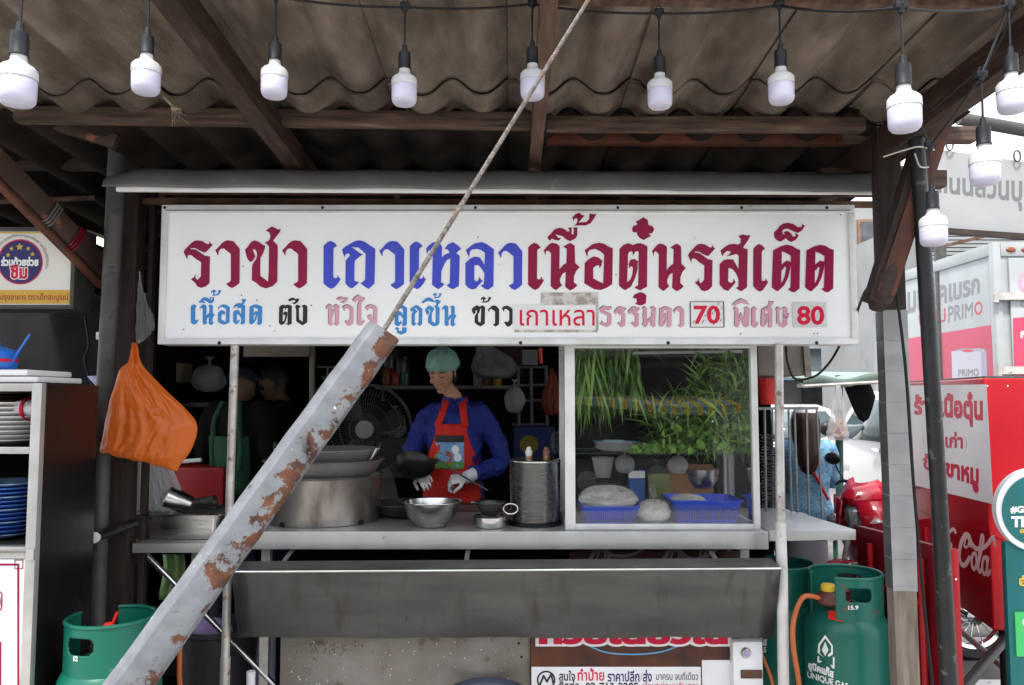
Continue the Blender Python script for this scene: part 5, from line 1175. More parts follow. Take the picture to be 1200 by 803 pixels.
sec = [(-.0285, -.026), (-.0300, -.018), (-.0300, -.012), (-.0275, -.006), (-.0240, -.0005), (-.0205, .0045), (-.0170, .0090), (-.0158, .0098), (-.010, .0106), (.000, .0116), (.010, .0124), (.0225, .0130), (.0255, .0118), (.0296, .002), (.0300, -.014)]
grid = []; att = []
NL = 60
for i in range(NL + 1):
    s_ = -1.75 + (gl + 1.75) * i / NL; row = []
    jg = .0006 * sin(i * 2.3)
    for k, (a, b2) in enumerate(sec):
        tilt = 0
        row.append(gA + gdn * (s_ + tilt) + sx * (a * 1.03 + jg) + fz * b2); att.append(k / (len(sec) - 1))
    grid.append(row)
mb = MB(); mb.sheet(grid); mb.build('channel', gm, gt_, solid=.0028, attr=att, sharp=24, recalc=False)
mb = MB(); q = gA.lerp(gB, .66) + sx * -.004 + fz * .0175; mb.tube([q - fz * .004, q + fz * .003, q + sx * .006 + fz * .006 - gdn * .01, q + sx * .014 + fz * .004 - gdn * .022], [.003, .004, .004, .003], 10); mb.build('bolt', M['grey_pipe'], gt_)
# the stranded wire
wA = P(448, 390, 1.41) - fz * .004; wB = P(692, -4, 1.78); wdn = (wB - wA).normalized(); wA2 = wA - wdn * .045; wB2 = wB + wdn * 1.6
wt = thing('guy_wire', wA2, 'twisted steel stay wire rising from the slanting guard across the sign', 'wire')
u_ = wdn.orthogonal().normalized(); v_ = wdn.cross(u_); LW = (wB2 - wA2).length
for k in range(7):
    pts = []; n_ = 420 
    if k == 6: pts = [wA2, wB2]
    else:
        for i in range(n_ + 1):
            s_ = LW * i / n_; a = 2*pi*(s_ / .055) + k * pi / 3; sag = 0
            pts.append(wA2 + wdn * s_ + (u_ * cos(a) + v_ * sin(a)) * .0031)
    mb = MB(); mb.tube(pts, .0019 if k < 6 else .0017, 6); mb.build('strand', M['wire'], wt)

# ================================================================= STRING OF BULBS
bulbs = [(22, 68, 43, 'leftmost big bulb of the string, partly over the roof edge near the corner'), (172, 66, 34, 'hanging bulb above the knotted rope scrap on the purlin'),
         (322, 73, 32, 'hanging bulb next to the dark brown rafter, third of the string'), (474, 83, 31, 'hanging bulb over the blue Thai word of the sign, fourth of the string'),
         (624, 77, 30, 'hanging bulb crossed by the twisted stay wire'), (773, 88, 30, 'hanging bulb next after the stay wire towards the street'), (915, 81, 31, 'hanging bulb over the last word of the sign, seventh of the string'),
         (1059, 103, 39, 'large looking bulb beside the thick sloping rafter'), (1185, 88, 34, 'bulb near the sky at the street end of the string'), (1153, 172, 34, 'bulb in front of the white street name board'), (1093, 247, 31, 'lowest bulb, hanging by the black pole')]
proto = None; conn = []
def make_bulb(label):
    t = thing('light_bulb', (0, 0, 0), label, 'light bulb', 'hanging string light bulbs')
    z = -.168
    mb = MB(); mb.tube([Vector((0, 0, .018)), Vector((.0008, 0, -.05)), Vector((0, 0, -.108))], .0029, 8); mb.build('cord', M['cable'], t)
    mb = MB(); mb.lathe([(.0029, -.092), (.0065, -.094), (.0085, -.112), (.0165, -.116), (.0175, -.13), (.0172, -.158), (.0182, -.160), (.0182, -.164), (0, -.164)], (0, 0, 0), 20); mb.build('socket', M['socket'], t)
    mb = MB(); n = 36; prof_ = [(.0150, z + .004), (.0155, z - .006), (.020, z - .013), (.030, z - .019), (.0355, z - .026), (.0362, z - .046)]
    vs = []; fs = []
    for i, (r, zz) in enumerate(prof_):
        for j in range(n): rr2 = r + (.0006 if (j % 2 and i >= 4) else 0); vs.append(Vector((rr2 * cos(2*pi*j/n), rr2 * sin(2*pi*j/n), zz)))
    for i in range(len(prof_) - 1):
        for j in range(n): fs.append((i*n+j, i*n+(j+1) % n, (i+1)*n+(j+1) % n, (i+1)*n+j))
    mb.add(vs, fs, True); mb.build('bulb_cap', M['bulb_white'], t, sharp=60)
    mb = MB(); mb.lathe([(.0340, z - .044), (.0357, z - .0463), (.0352, z - .082), (.0335, z - .091), (.028, z - .0975), (.012, z - .1005), (0, z - .101)], (0, 0, 0), 36); mb.build('diffuser', M['diffuser'], t, sharp=80)
    return t
for i, (px, py, wd, lab) in enumerate(bulbs):
    Yb = .0728 * FPX / wd; top = P(px, py, Yb) + Vector((0, 0, .168)); conn.append(top + Vector((0, 0, .018)))
    if proto is None: proto = make_bulb(lab); proto.location = top
    else: dup(proto, top, lab, rz=i * .7)
cb_ = thing('string_cable', conn[4], 'black cable of the bulb string with small connectors under the roof edge', 'cable')
mb = MB(); allp = []
for i in range(len(conn) - 1):
    if i == 7: pass
    a, c = conn[i], conn[i+1]
    for k in range(10): t = k / 10; p = a.lerp(c, t); p.z -= .05 * (a - c).length * 4 * t * (1 - t) * .5; allp.append(p)
allp.append(conn[-1]); allp += [conn[-1] + Vector((-.02, .0, .05)), conn[-1] + Vector((-.05, .1, .02))]
mb.tube(allp, .0036, 8); mb.build('cable', M['cable'], cb_)
for p in conn:
    mb = MB(); mb.bar(p + Vector((-.014, 0, .004)), p + Vector((.014, 0, .004)), .016, .016); mb.tube([p + Vector((0, 0, .006)), p + Vector((0, 0, -.014))], [.010, .006], 12)
    mb.tube([p + Vector((cos(2*pi*j/12)*.006, 0, .017 + sin(2*pi*j/12)*.006)) for j in range(12)], .002, 6, closed=True); mb.build('connector', M['socket'], cb_, bev=.002)
# rag knotted on the purlin
mb = MB(); q = P(207, 128, 3.06); lump(mb, q, (.022, .018, .014), False, 4); mb.tube([P(188, 107, 3.06), P(196, 117, 3.06), q], [.006, .008, .008], 8)
for i in range(12): mb.tube([q + Vector((rnd(-.02, .02), -.01, -.01)), q + Vector((rnd(-.02, .06), -.02, rnd(-.08, -.02)))], .0012, 4)
tag(mb.build('rope_scrap', mat('rope_beige', (.36, .30, .23), (.25, .2, .15), 40, .9)), 'frayed beige rope scrap knotted round the long purlin', 'rope')
mb = MB(); mb.tube(spline([tuple(P(1035, 184, 2.98)), tuple(P(1060, 176, 2.95)), tuple(P(1078, 172, 2.95)), tuple(P(1095, 176, 2.97))], 5), .003, 6); mb.tube(spline([tuple(P(1072, 180, 2.95)), tuple(P(1078, 195, 2.93)), tuple(P(1088, 196, 2.95))], 5), .003, 6)
tag(mb.build('tie_wire', mat('tie_white', (.5, .48, .44), None, rough=.6)), 'pale tie wire holding the cable to the red brown brace', 'wire')
mb = MB(); mb.tube(spline([tuple(P(1043, 290, 3.05)), tuple(P(1060, 420, 3.04)), tuple(P(1070, 560, 3.04)), tuple(P(1082, 700, 3.05)), tuple(P(1094, 815, 3.05))], 6), .006, 8); tag(mb.build('cable', M['cable']), 'black cable hanging straight down the grey tape wrap', 'cable')
mb = MB(); mb.tube(spline([tuple(P(1090, 130, 2.7)), tuple(P(1130, 96, 2.5)), tuple(P(1165, 60, 2.35)), tuple(P(1190, 8, 2.25))], 6), .004, 6); tag(mb.build('cable', M['cable']), 'slack black cable running up beside the thick rafter', 'cable')
# ================================================================= LEFT NEIGHBOUR: steel cabinet, lightbox
cab = thing('steel_cabinet', Vector((P(20, 800, 2.9).x - .3, 3.1, 0)), 'tall stainless cabinet with plates behind glass and a white menu panel', 'cabinet')
kx = P(43, 600, 2.9).x; kz = P(40, 449, 2.9).z; kw = 1.1; kY = 2.9; kd = .40
def Z(y, Y=2.9): return P(30, y, Y).z
mb = MB(); f = .036
mb.box((kx - f, kY, 0), (kx, kY + .03, kz)); mb.box((kx - kw, kY + .001, kz - .03), (kx - f - .0005, kY + .03, kz - .001))
mb.box((kx - kw, kY + .001, Z(655)), (kx - f - .0005, kY + .03, Z(641))); mb.box((kx - kw, kY + .001, Z(532)), (kx - f - .0005, kY + .02, Z(524)))
mb.build('front_frame', M['alu'], cab, bev=.002)
mb = MB(); mb.box((kx - .004, kY + .031, 0), (kx + .001, kY + kd, kz - .004)); mb.build('side_panel', mat('steel_side', (.07, .068, .065), (.045, .042, .04), 2.2, .3, .9, stretch=(1, 1, .3), rvar=.08), cab)
mb = MB(); mb.box((kx - kw, kY + .031, kz - .03), (kx - .005, kY + kd, kz - .004)); mb.build('top_panel', M['steel_dull'], cab)
mb = MB(); mb.box((kx - kw, kY + kd - .01, 0), (kx - .005, kY + kd, kz - .031)); mb.build('rear_panel', M['dark'], cab)
for y in (640, 530):
    mb = MB(); mb.box((kx - kw, kY + .032, Z(y) - .006), (kx - .006, kY + kd - .011, Z(y))); mb.build('shelf', M['steel_dull'], cab)
mb = MB(); mb.box((kx - kw, kY + .008, .12), (kx - f - .001, kY + .022, Z(656))); pn = mb.build('menu_panel', M['paper'], cab)
mb = MB(); on = onY(kY + .0065)
def rect(x0, y0, x1, y1): return [(x0, y0), (x1, y0), (x1, y1), (x0, y1)]
for r_ in (rect(-20, 660.5, 22, 663), rect(20, 660.5, 22.5, 815), rect(17, 656, 27, 657), rect(17, 666, 27, 667), rect(17, 656, 18, 667), rect(26, 656, 27, 667)): letters(mb, [r_], on)
letters(mb, stroke(spline([(-4, 693), (1.5, 695), (2, 704), (1, 714), (-4, 716)], 5), 1.6), on); letters(mb, stroke(spline([(-4, 698), (-.5, 700), (-.5, 709), (-4, 711)], 5), 1.2), on); letters(mb, [rect(-3, 752, 1.5, 815)], on)
mb.build('border', M['maroon'], pn, recalc=False)
mb = MB(); mb.bar(P(-20, 647, kY - .004), P(34, 647, kY - .004), .003, .006); mb.build('edge_seam', M['steel_dirty'], pn)
mb = MB(); p = P(36, 650, kY - .002); mb.box((p.x - .014, kY - .008, p.z - .02), (p.x + .014, kY - .0005, p.z + .02)); mb.build('corner_clip', M['steel_counter'], cab, bev=.002)
for k in range(9):
    mb = MB(); z = Z(526) + .002 + k * .0175; x = P(12, 500, kY + .2).x; mb.lathe([(0, z), (.09, z), (.15, z + .022), (.152, z + .026), (.09, z + .006), (0, z + .006)], (x, kY + .20, 0), 36)
    tag(mb.build('plate', M['porcelain']), 'white plate in the upper stack, %s' % ('bottom of nine', 'second from the bottom', 'third from the bottom', 'fourth from the bottom', 'middle of nine', 'fourth from the top', 'third from the top', 'second from the top', 'top of nine')[k], 'plate', 'white plates stacked in the cabinet')
for k in range(13):
    mb = MB(); z = Z(640) + .002 + k * .0155; x = P(6, 600, kY + .2).x; mb.lathe([(0, z), (.08, z), (.135, z + .02), (.137, z + .024), (.08, z + .006), (0, z + .006)], (x, kY + .19, 0), 36)
    nm = ('lowest', 'second lowest', 'third lowest', 'fourth lowest', 'fifth lowest', 'sixth lowest', 'middle', 'sixth highest', 'fifth highest', 'fourth highest', 'third highest', 'second highest', 'topmost')[k]
    tag(mb.build('plate', M['plate_blue'] if k % 3 else mat('plate_violet', (.12, .16, .45), (.3, .5, .65), 30, .3)), '%s dish of the thirteen stacked blue dishes' % nm, 'plate', 'blue dishes stacked in the cabinet')
mb = MB(); x = P(30, 480, kY + .2).x
for k in range(8): z = Z(526) + .17 + k * .013; mb.lathe([(.02, z), (.1, z + .004), (.102, z + .008), (.03, z + .009)], (P(2, 470, kY + .25).x, kY + .26, 0), 30)
tag(mb.build('saucer_stack', mat('saucer_brown', (.25, .17, .08), None, rough=.4)), 'stack of brown saucers behind the white plates', 'saucers')
mb = MB(); lump(mb, P(34, 479, kY + .14), (.06, .05, .035), False, 21); o = mb.build('towel_roll', M['paper']); tag(o, 'rolled white towel with a red band on the plates', 'towel')
mb = MB(); c = P(34, 479, kY + .14); mb.tube([c + Vector((cos(a) * .0 + .002, cos(a) * .054, sin(a) * .040)) for a in [2*pi*j/20 for j in range(20)]], .007, 6, closed=True); mb.build('red_band', M['letter_red'], o)
for k, (y0, x1, lab) in enumerate(((447, 92, 'lower white foam tray on top of the steel cabinet'), (439, 80, 'upper white foam tray under the blue pot'))):
    mb = MB(); a = P(-60, y0, kY + .05); c = P(x1, y0 - 6.5, kY + .30); mb.box((a.x, kY + .03, kz + .002 + k * .026), (c.x, kY + .33, kz + .025 + k * .026)); tag(mb.build('foam_tray', M['paper'], bev=.008), lab, 'tray')
c = P(-4, 433, kY + .16); c.z = kz + .053
t_ = thing('blue_pot', c, 'blue plastic pot with red stripe and spoon on the foam trays', 'pot')
mb = MB(); mb.lathe([(0, 0), (.062, 0), (.07, .01), (.07, .068), (.066, .074), (.06, .078), (.03, .088), (.012, .092), (.012, .104), (0, .106)], c, 32); mb.build('jar', M['blue_pot'], t_)
mb = MB(); mb.lathe([(.0705, .03), (.0712, .031), (.0712, .042), (.0705, .043)], c, 32); mb.build('stripe', M['letter_red'], t_)
mb = MB(); mb.tube([P(10, 430, kY + .14), P(35, 392, kY + .14)], [.005, .004], 8); mb.build('spoon', M['blue_pot'], t_)
# lightbox
LBY = 3.5; lx1 = P(88, 300, LBY).x; lz0 = P(40, 362, LBY).z; lz1 = P(40, 266, LBY).z
lb = thing('lightbox_sign', Vector((lx1 - .4, LBY + .09, lz0)), 'white and yellow lightbox with a navy starred roundel', 'sign')
mb = MB(); mb.box((lx1 - .9, LBY + .012, lz0 + .012), (lx1 - .012, LBY + .03, lz1 - .012)); mb.build('panel', mat('lightbox_cream', (.78, .755, .70), (.74, .71, .65), 3, .35), lb)
mb = MB(); f = .018
mb.box((lx1 - .9, LBY, lz0), (lx1, LBY + .18, lz0 + f)); mb.box((lx1 - .9, LBY, lz1 - f), (lx1, LBY + .18, lz1)); mb.box((lx1 - f, LBY + .0005, lz0 + f), (lx1, LBY + .18, lz1 - f)); mb.build('frame', M['grey_pipe'], lb, bev=.002)
mb = MB(); mb.box((lx1 - .9, LBY + .031, lz0 + .021), (lx1 - .0215, LBY + .178, lz1 - .021)); mb.build('housing', M['grey_pipe'], lb)
on = onY(LBY + .010); on2 = onY(LBY + .0092); on3 = onY(LBY + .0084)
mb = MB(); letters(mb, [rect(-40, 340, 84, 356)], on); letters(mb, [rect(-40, 272, 84, 273.5)], on); letters(mb, [rect(82.5, 273.5, 84, 340)], on); mb.build('yellow_band', M['yellow'], lb, recalc=False)
mb = MB(); letters(mb, fit(text_contours('ผลิตภัณฑ์ปรุงอาหาร ตราเด็กสมบูรณ์', .02), -30, 343.5, 80, 354), on2); mb.build('band_lettering', mat('letter_brown', (.36, .06, .03), None, rough=.5), lb, recalc=False)
mb = MB(); letters(mb, [circ(23.5, 307, 26.5, 48)], on); mb.build('roundel_ring', M['letter_red'], lb, recalc=False)
mb = MB(); letters(mb, [circ(23.5, 307, 25, 48)], on2); mb.build('roundel', M['navy'], lb, recalc=False)
mb = MB()
def star(cx, cy, r): return [(cx + (r if i % 2 == 0 else r * .42) * sin(pi * i / 5), cy - (r if i % 2 == 0 else r * .42) * cos(pi * i / 5)) for i in range(10)]
for s_ in ((23, 289.5, 5), (13.5, 291.5, 3), (33, 291.5, 3), (9.5, 299, 3.2), (38, 298, 3.2)): letters(mb, [star(*s_)], on3)
mb.build('stars', M['gold'], lb, recalc=False)
tcs_ = text_contours('ร่วมด้วยช่วย', .06)
mb = MB(); letters(mb, fit(tcs_, 1, 301, 45, 312), on3); mb.build('roundel_lettering', M['letter_white'], lb, recalc=False)
mb = MB(); letters(mb, fit(text_contours('ชิม', .10), 11, 310, 33, 328), on3); mb.build('roundel_lettering', M['letter_white'], lb, recalc=False)
mb = MB(); letters(mb, fit(text_contours('ชิม', .04), 12, 311, 32, 327), onY(LBY + .0076)); mb.build('roundel_lettering', M['letter_red'], lb, recalc=False)
arc = text_contours('เพลงฮิตดี และรสเด็ดเมนูอร่อย เทใจดีให้กัน', .01); a_, b2_, c_2, d_2 = bbox2(arc)
mb = MB(); letters(mb, [[(23.5 + (29 + (y - b2_) * 4.0) * cos(R(-200) + (x - a_) / (c_2 - a_) * R(215)), 307 + (29 + (y - b2_) * 4.0) * sin(R(-200) + (x - a_) / (c_2 - a_) * R(215))) for x, y in ct_] for ct_ in arc], on3); mb.build('ring_lettering', M['letter_grey'], lb, recalc=False)
# tube lamp glowing in the next stall
t_ = thing('tube_lamp', P(118, 284, 4.6), 'small lit yellowish tube lamp seen past the brown steel brace', 'lamp')
mb = MB(); mb.tube([P(110, 280, 4.6), P(125, 286, 4.6)], .022, 12); mb.build('tube', mat('lamp_glow', (.9, .85, .6), None, emit=(1, .88, .55, 1.6)), t_)
mb = MB(); mb.bar(P(104, 273, 4.62), P(132, 283, 4.62), .06, .03); mb.build('fitting', M['gutter'], t_)
mb = MB(); mb.tube(spline([tuple(P(100, 372, 3.9)), tuple(P(104, 405, 3.9)), tuple(P(99, 420, 3.88)), tuple(P(104, 440, 3.9)), tuple(P(114, 470, 3.9))], 6), .005, 6); tag(mb.build('cable', M['cable']), 'tangled dark cable hanging below the starred lightbox', 'cable')
mb = MB(); a = P(112, 398, 3.6); c = P(118, 389, 3.6); mb.box((a.x, 3.6, a.z), (c.x, 3.64, c.z)); tag(mb.build('socket_box', M['paper'], bev=.003), 'small white socket box beside the grey pole', 'socket')
mb = MB(); mb.add([P(102, 441, 3.7), P(117, 440, 3.7), P(117, 456, 3.72), P(112, 452, 3.7)], [(0, 1, 2, 3)]); tag(mb.build('paper_sheet', mat('paper_lilac', (.5, .5, .68), None, rough=.6), solid=.002), 'lilac paper corner above the dark steel cabinet side', 'paper')

# ================================================================= INSIDE THE DARK KITCHEN
def cbox(name, px0, py0, px1, py1, Y, d, m, label, cat, bev=.01):
    a, c = pxbox(px0, py0, px1, py1, Y, d); mb = MB(); mb.box(a, c); return tag(mb.build(name, m if not isinstance(m, str) else M[m], bev=bev), label, cat)
cbox('cooler_box', 196, 548, 262, 640, 4.75, .4, 'cooler_red', 'dark red cooler box behind the steel tray', 'cooler')
mb = MB(); mb.tube([P(212, 541, 4.7), P(236, 539, 4.7)], .012, 8); tag(mb.build('white_rod', M['paper']), 'white rod resting on the red cooler', 'rod')
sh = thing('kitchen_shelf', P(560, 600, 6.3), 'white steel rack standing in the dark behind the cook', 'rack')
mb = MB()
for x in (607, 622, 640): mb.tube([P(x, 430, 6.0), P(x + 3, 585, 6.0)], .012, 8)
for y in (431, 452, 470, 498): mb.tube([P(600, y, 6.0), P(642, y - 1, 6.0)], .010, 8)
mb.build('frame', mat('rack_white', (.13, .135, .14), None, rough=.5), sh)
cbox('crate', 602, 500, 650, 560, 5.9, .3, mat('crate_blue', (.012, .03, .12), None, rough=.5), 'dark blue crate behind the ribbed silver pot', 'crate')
mb = MB(); letters(mb, [circ(620, 521, 11, 24)], onY(5.895)); tag(mb.build('sticker', mat('sticker_yellow', (.22, .17, .02), None)), 'round yellow sticker on the dark blue crate', 'sticker')
sheetbag('plastic_bag', [(432, 645, 649), (448, 641, 654), (465, 634, 658), (480, 636, 657), (487, 640, 652)], 5.6, .06, mat('net_orange', (.20, .04, .015), None, rough=.6), 'dark orange net bag hanging beside the white rack', 6, 31)
sheetbag('plastic_bag', [(405, 560, 575), (420, 555, 600), (432, 552, 606), (444, 560, 598)], 5.9, .08, mat('bag_grey', (.12, .12, .13), (.2, .2, .21), 14, .5), 'grey bundle of bags on a shelf behind the green cap', 6, 32)
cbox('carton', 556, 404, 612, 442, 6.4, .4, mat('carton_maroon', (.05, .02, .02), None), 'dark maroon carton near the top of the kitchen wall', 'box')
mb = MB(); mb.tube([P(633, 408, 5.5), P(634, 426, 5.5)], .014, 8); tag(mb.build('red_bottle', M['red_plastic']), 'small bright red bottle hanging above the white rack', 'bottle')
cbox('shelf_board', 208, 472, 262, 477, 5.2, .4, 'steel_dull', 'steel shelf board in the dark behind the white stall pole', 'shelf', .002)
mb = MB(); lump(mb, P(245, 445, 5.3), (.11, .09, .10), True, 33); tag(mb.build('plastic_bag', M['milky_bag']), 'milky knotted bag of bowls on the dark steel shelf', 'plastic bag')
cbox('switch_panel', 182, 425, 208, 448, 5.2, .25, mat('cooker_cream', (.20, .17, .12), None), 'cream switch panel on the dark kitchen wall', 'panel', .006)
cbox('curtain', 168, 405, 215, 470, 5.35, .03, 'cloth_navy', 'navy curtain hanging behind the clear bags', 'curtain', .005)
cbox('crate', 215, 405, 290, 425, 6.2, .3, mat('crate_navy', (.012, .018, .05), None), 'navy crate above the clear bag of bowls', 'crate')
cbox('window_frame_board', 285, 405, 362, 418, 4.9, .05, mat('board_cream', (.19, .165, .13), (.14, .12, .1), 9, .7), 'pale wooden board over the doorway behind the two men', 'board', .003)
beam('door_frame', P(366, 400, 5.0), P(366, 640, 5.0), .03, .04, 'steel_dirty', 'thin pale door frame behind the man with the fan', 'door frame')
mb = MB(); mb.box(P(420, 410, 6.3), P(470, 440, 6.5)); tag(mb.build('carton', mat('carton_dark', (.04, .04, .045), None), bev=.01), 'dark carton on the kitchen wall above the fan', 'box')
for i, (x, y, lab) in enumerate(((455, 432, 'grey tin on the wall shelf left of the green cap'), (470, 438, 'smaller dull tin beside the grey tin on the wall shelf'))):
    c = P(x, y, 5.9); mb = MB(); mb.lathe([(0, 0), (.05, 0), (.052, .01), (.052, .1), (.045, .11), (0, .112)], c, 20); tag(mb.build('tin', M['steel_dull']), lab, 'tin')
# clutter on the kitchen wall
sb2 = thing('wall_shelf', P(500, 452, 6.0), 'dim wall shelf holding small bottles behind the cook', 'shelf')
mb = MB(); a = P(440, 452, 6.0); c = P(600, 455, 6.0); mb.box((a.x, 6.0, a.z - .025), (c.x, 6.3, a.z)); mb.build('board', M['steel_dirty'], sb2)
mb = MB(); mb.box((a.x, 6.28, a.z - .12), (a.x + .02, 6.3, a.z - .026)); mb.build('bracket', M['steel_dirty'], sb2)
for px, h, m, lab in ((452, .20, mat('bottle_amber', (.20, .07, .015), None, rough=.25), 'amber bottle at the fan end of the dim wall shelf'), (463, .16, mat('bottle_red2', (.35, .03, .02), None, rough=.3), 'short red sauce bottle on the dim wall shelf'),
                      (474, .22, mat('bottle_green', (.03, .14, .05), None, rough=.25), 'green bottle on the dim wall shelf beside the cap'), (560, .18, mat('bottle_white', (.35, .35, .34), None, rough=.4), 'white bottle on the dim wall shelf past the cap'), (571, .24, mat('bottle_brown', (.12, .05, .02), None, rough=.25), 'tall brown bottle on the dim wall shelf'), (583, .15, mat('tin_yellow', (.40, .26, .03), None, rough=.4), 'small yellow jar on the dim wall shelf')):
    q = P(px, 452, 6.1); q.z = a.z + .001; mb = MB(); mb.lathe([(0, 0), (.034, 0), (.036, .01), (.036, h * .6), (.014, h * .8), (.014, h), (0, h)], q, 18); tag(mb.build('bottle', m), lab, 'bottle', 'bottles on the kitchen wall shelf')
rl = thing('utensil_rail', P(400, 432, 5.6), 'thin steel rail with hooks behind the fan and guard', 'rail')
mb = MB(); mb.tube([P(372, 430, 5.6), P(440, 431, 5.6)], .008, 8); mb.build('bar', M['rack_steel'], rl)
for k, (px, L_, r_, lab) in enumerate(((384, .30, .05, 'ladle with the widest bowl hanging from the kitchen rail'), (402, .26, .04, 'middle ladle hanging from the kitchen rail'), (420, .32, .035, 'long narrow ladle hanging from the kitchen rail near the fan'))):
    q = P(px, 432, 5.58); mb = MB(); mb.tube([q + Vector((0, 0, .01)), q + Vector((.004, 0, -L_))], .006, 8); mb.lathe([(0, -.02), (r_ * .7, -.012), (r_, .012), (r_ * .97, .012), (r_ * .65, -.008), (0, -.015)], q + Vector((.004, -.01, -L_)), 18, ax=(0, -1, .25)); tag(mb.build('hanging_ladle', M['rack_steel']), lab, 'ladle', 'ladles on the kitchen rail')
for px, py, Y_, r_, m, lab in ((603, 470, 5.6, (.07, .06, .10), 'milky_bag', 'milky bag slumped beside the white rack'), (655, 520, 5.4, (.06, .05, .09), 'clear_bag', 'clear bag hung at the edge of the display case'), (462, 500, 5.9, (.09, .07, .10), 'milky_bag', 'grey milky bag on a low ledge behind the fan'), (380, 470, 5.8, (.10, .08, .12), 'milky_bag', 'large milky bag in the dark past the doorway')):
    mb = MB(); lump(mb, P(px, py, Y_), r_, True, int(px)); tag(mb.build('plastic_bag', M[m]), lab, 'plastic bag')
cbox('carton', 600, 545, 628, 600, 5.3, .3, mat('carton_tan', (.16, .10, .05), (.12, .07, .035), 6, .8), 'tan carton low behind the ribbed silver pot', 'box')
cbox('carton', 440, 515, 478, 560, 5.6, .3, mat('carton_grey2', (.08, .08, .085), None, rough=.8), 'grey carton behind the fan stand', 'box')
cbox('calendar', 606, 410, 630, 428, 6.95, .02, 'paper', 'pale paper pinned high on the dark kitchen wall', 'paper', .001)
# things around the cook at counter height
c = P(484, 548, 4.2)
t_ = thing('frying_pan', c, 'dark worn pan tilted in the hand of the cook', 'pan'); ax = Vector((.25, -.55, .8)).normalized(); mb = MB(); mb.lathe([(0, -.025), (.05, -.02), (.088, .0), (.105, .025), (.108, .025), (.09, -.004), (.05, -.025), (0, -.03)], c, 32, ax=ax); mb.build('pan', mat('pan_dark', (.045, .043, .04), (.02, .019, .018), 8, .35, .7), t_)
sheetbag('plastic_bag', [(549, 450, 456), (562, 447, 462), (578, 445, 466), (588, 447, 464)], 4.35, .03, M['clear_bag'], 'clear bag of pink meat between stock pot and cook', 5, 35)
cbox('low_shelf', 460, 592, 596, 612, 4.28, .12, mat('shelf_maroon', (.08, .03, .025), None, rough=.5), 'dark maroon shelf edge behind the mixing bowl', 'shelf', .004)

# ================================================================= PEOPLE
def fused(mb, name, m, parent, voxel, smooth=3, wrinkle=0):
    me = bpy.data.meshes.new('tmp'); o = bpy.data.objects.new('tmp', me); me.from_pydata([tuple(p) for p in mb.v], [], mb.f)
    md = o.modifiers.new('r', 'REMESH'); md.mode = 'VOXEL'; md.voxel_size = voxel; md.use_smooth_shade = True
    if smooth: ms = o.modifiers.new('s', 'SMOOTH'); ms.factor = .5; ms.iterations = smooth
    me2 = evmesh(o); bpy.data.objects.remove(o); bpy.data.meshes.remove(me); me2.name = name
    for p in me2.polygons: p.use_smooth = True
    if wrinkle:
        co_ = [v.co.copy() for v in me2.vertices]; no_ = [v.normal.copy() for v in me2.vertices]; out_ = []
        for c, n_ in zip(co_, no_):
            w_ = abs(mnoise.noise(Vector((c.x * 9 + c.z * 5, c.y * 9, c.z * 13 - c.x * 7)))) + .5 * abs(mnoise.noise(Vector((c.x * 24, c.y * 24, c.z * 30 + c.x * 16)))); out_.extend(c + n_ * ((.18 - w_) * wrinkle))
        me2.vertices.foreach_set('co', out_); me2.update()
    me2.materials.clear(); me2.materials.append(m); r = bpy.data.objects.new(name, me2); COL.objects.link(r); r.parent = parent; return r
def head(mb, T):
    """closed lumps for a head 0.225 m tall, face towards -Y, centre of skull at the origin"""
    seg, rg = 40, 30; vs = []; fs = []
    for i in range(rg + 1):
        ph = pi * i / rg
        for j in range(seg):
            a = 2*pi*j/seg; x, y, z = sin(ph)*cos(a), sin(ph)*sin(a), cos(ph)
            k = 1 - .27 * max(0, -z) ** 1.7; X = .073 * x * k; Yv = .092 * y * (1 - .18 * max(0, -z) ** 1.3); Zv = .112 * z
            if z < 0 and y < 0: Yv -= .010 * (-z)                                   # jaw comes forward
            if y < -.5 and .0 < z < .28: Yv += .006 * (1 - abs(z - .1) / .2 if abs(z - .1) < .2 else 0) * (1 if .2 < abs(x) < .6 else 0)   # eye hollows
            vs.append(T @ Vector((X, Yv, Zv)))
    for i in range(rg):
        for j in range(seg): a = i*seg+j; b2 = i*seg+(j+1) % seg; fs.append((a, a+seg, b2+seg, b2))
    mb.add(vs, fs)
    def el(c, r): mb.add(*ball_local(c, r, T))
    el((0, -.0905, -.014), (.0085, .012, .026)); el((0, -.0985, -.033), (.011, .0105, .0085)); el((-.011, -.093, -.036), (.007, .0075, .006)); el((.011, -.093, -.036), (.007, .0075, .006))
    el((0, -.0765, -.066), (.020, .0085, .005)); el((0, -.0735, -.074), (.016, .009, .005)); el((0, -.055, -.094), (.026, .018, .015)); el((-.032, -.074, .026), (.022, .012, .007)); el((.032, -.074, .026), (.022, .012, .007))
    el((-.038, -.066, -.028), (.022, .018, .018)); el((.038, -.066, -.028), (.022, .018, .018))
    for s_ in (-1, 1): el((s_ * .075, .006, -.005), (.009, .02, .032))
def ball_local(c, r, T, seg=14, rings=10):
    vs = []; fs = []
    for i in range(rings + 1):
        ph = pi*i/rings
        for j in range(seg): t = 2*pi*j/seg; vs.append(T @ (Vector(c) + Vector((r[0]*sin(ph)*cos(t), r[1]*sin(ph)*sin(t), r[2]*cos(ph)))))
    for i in range(rings):
        for j in range(seg): a = i*seg+j; b2 = i*seg+(j+1) % seg; fs.append((a, a+seg, b2+seg, b2))
    return vs, fs
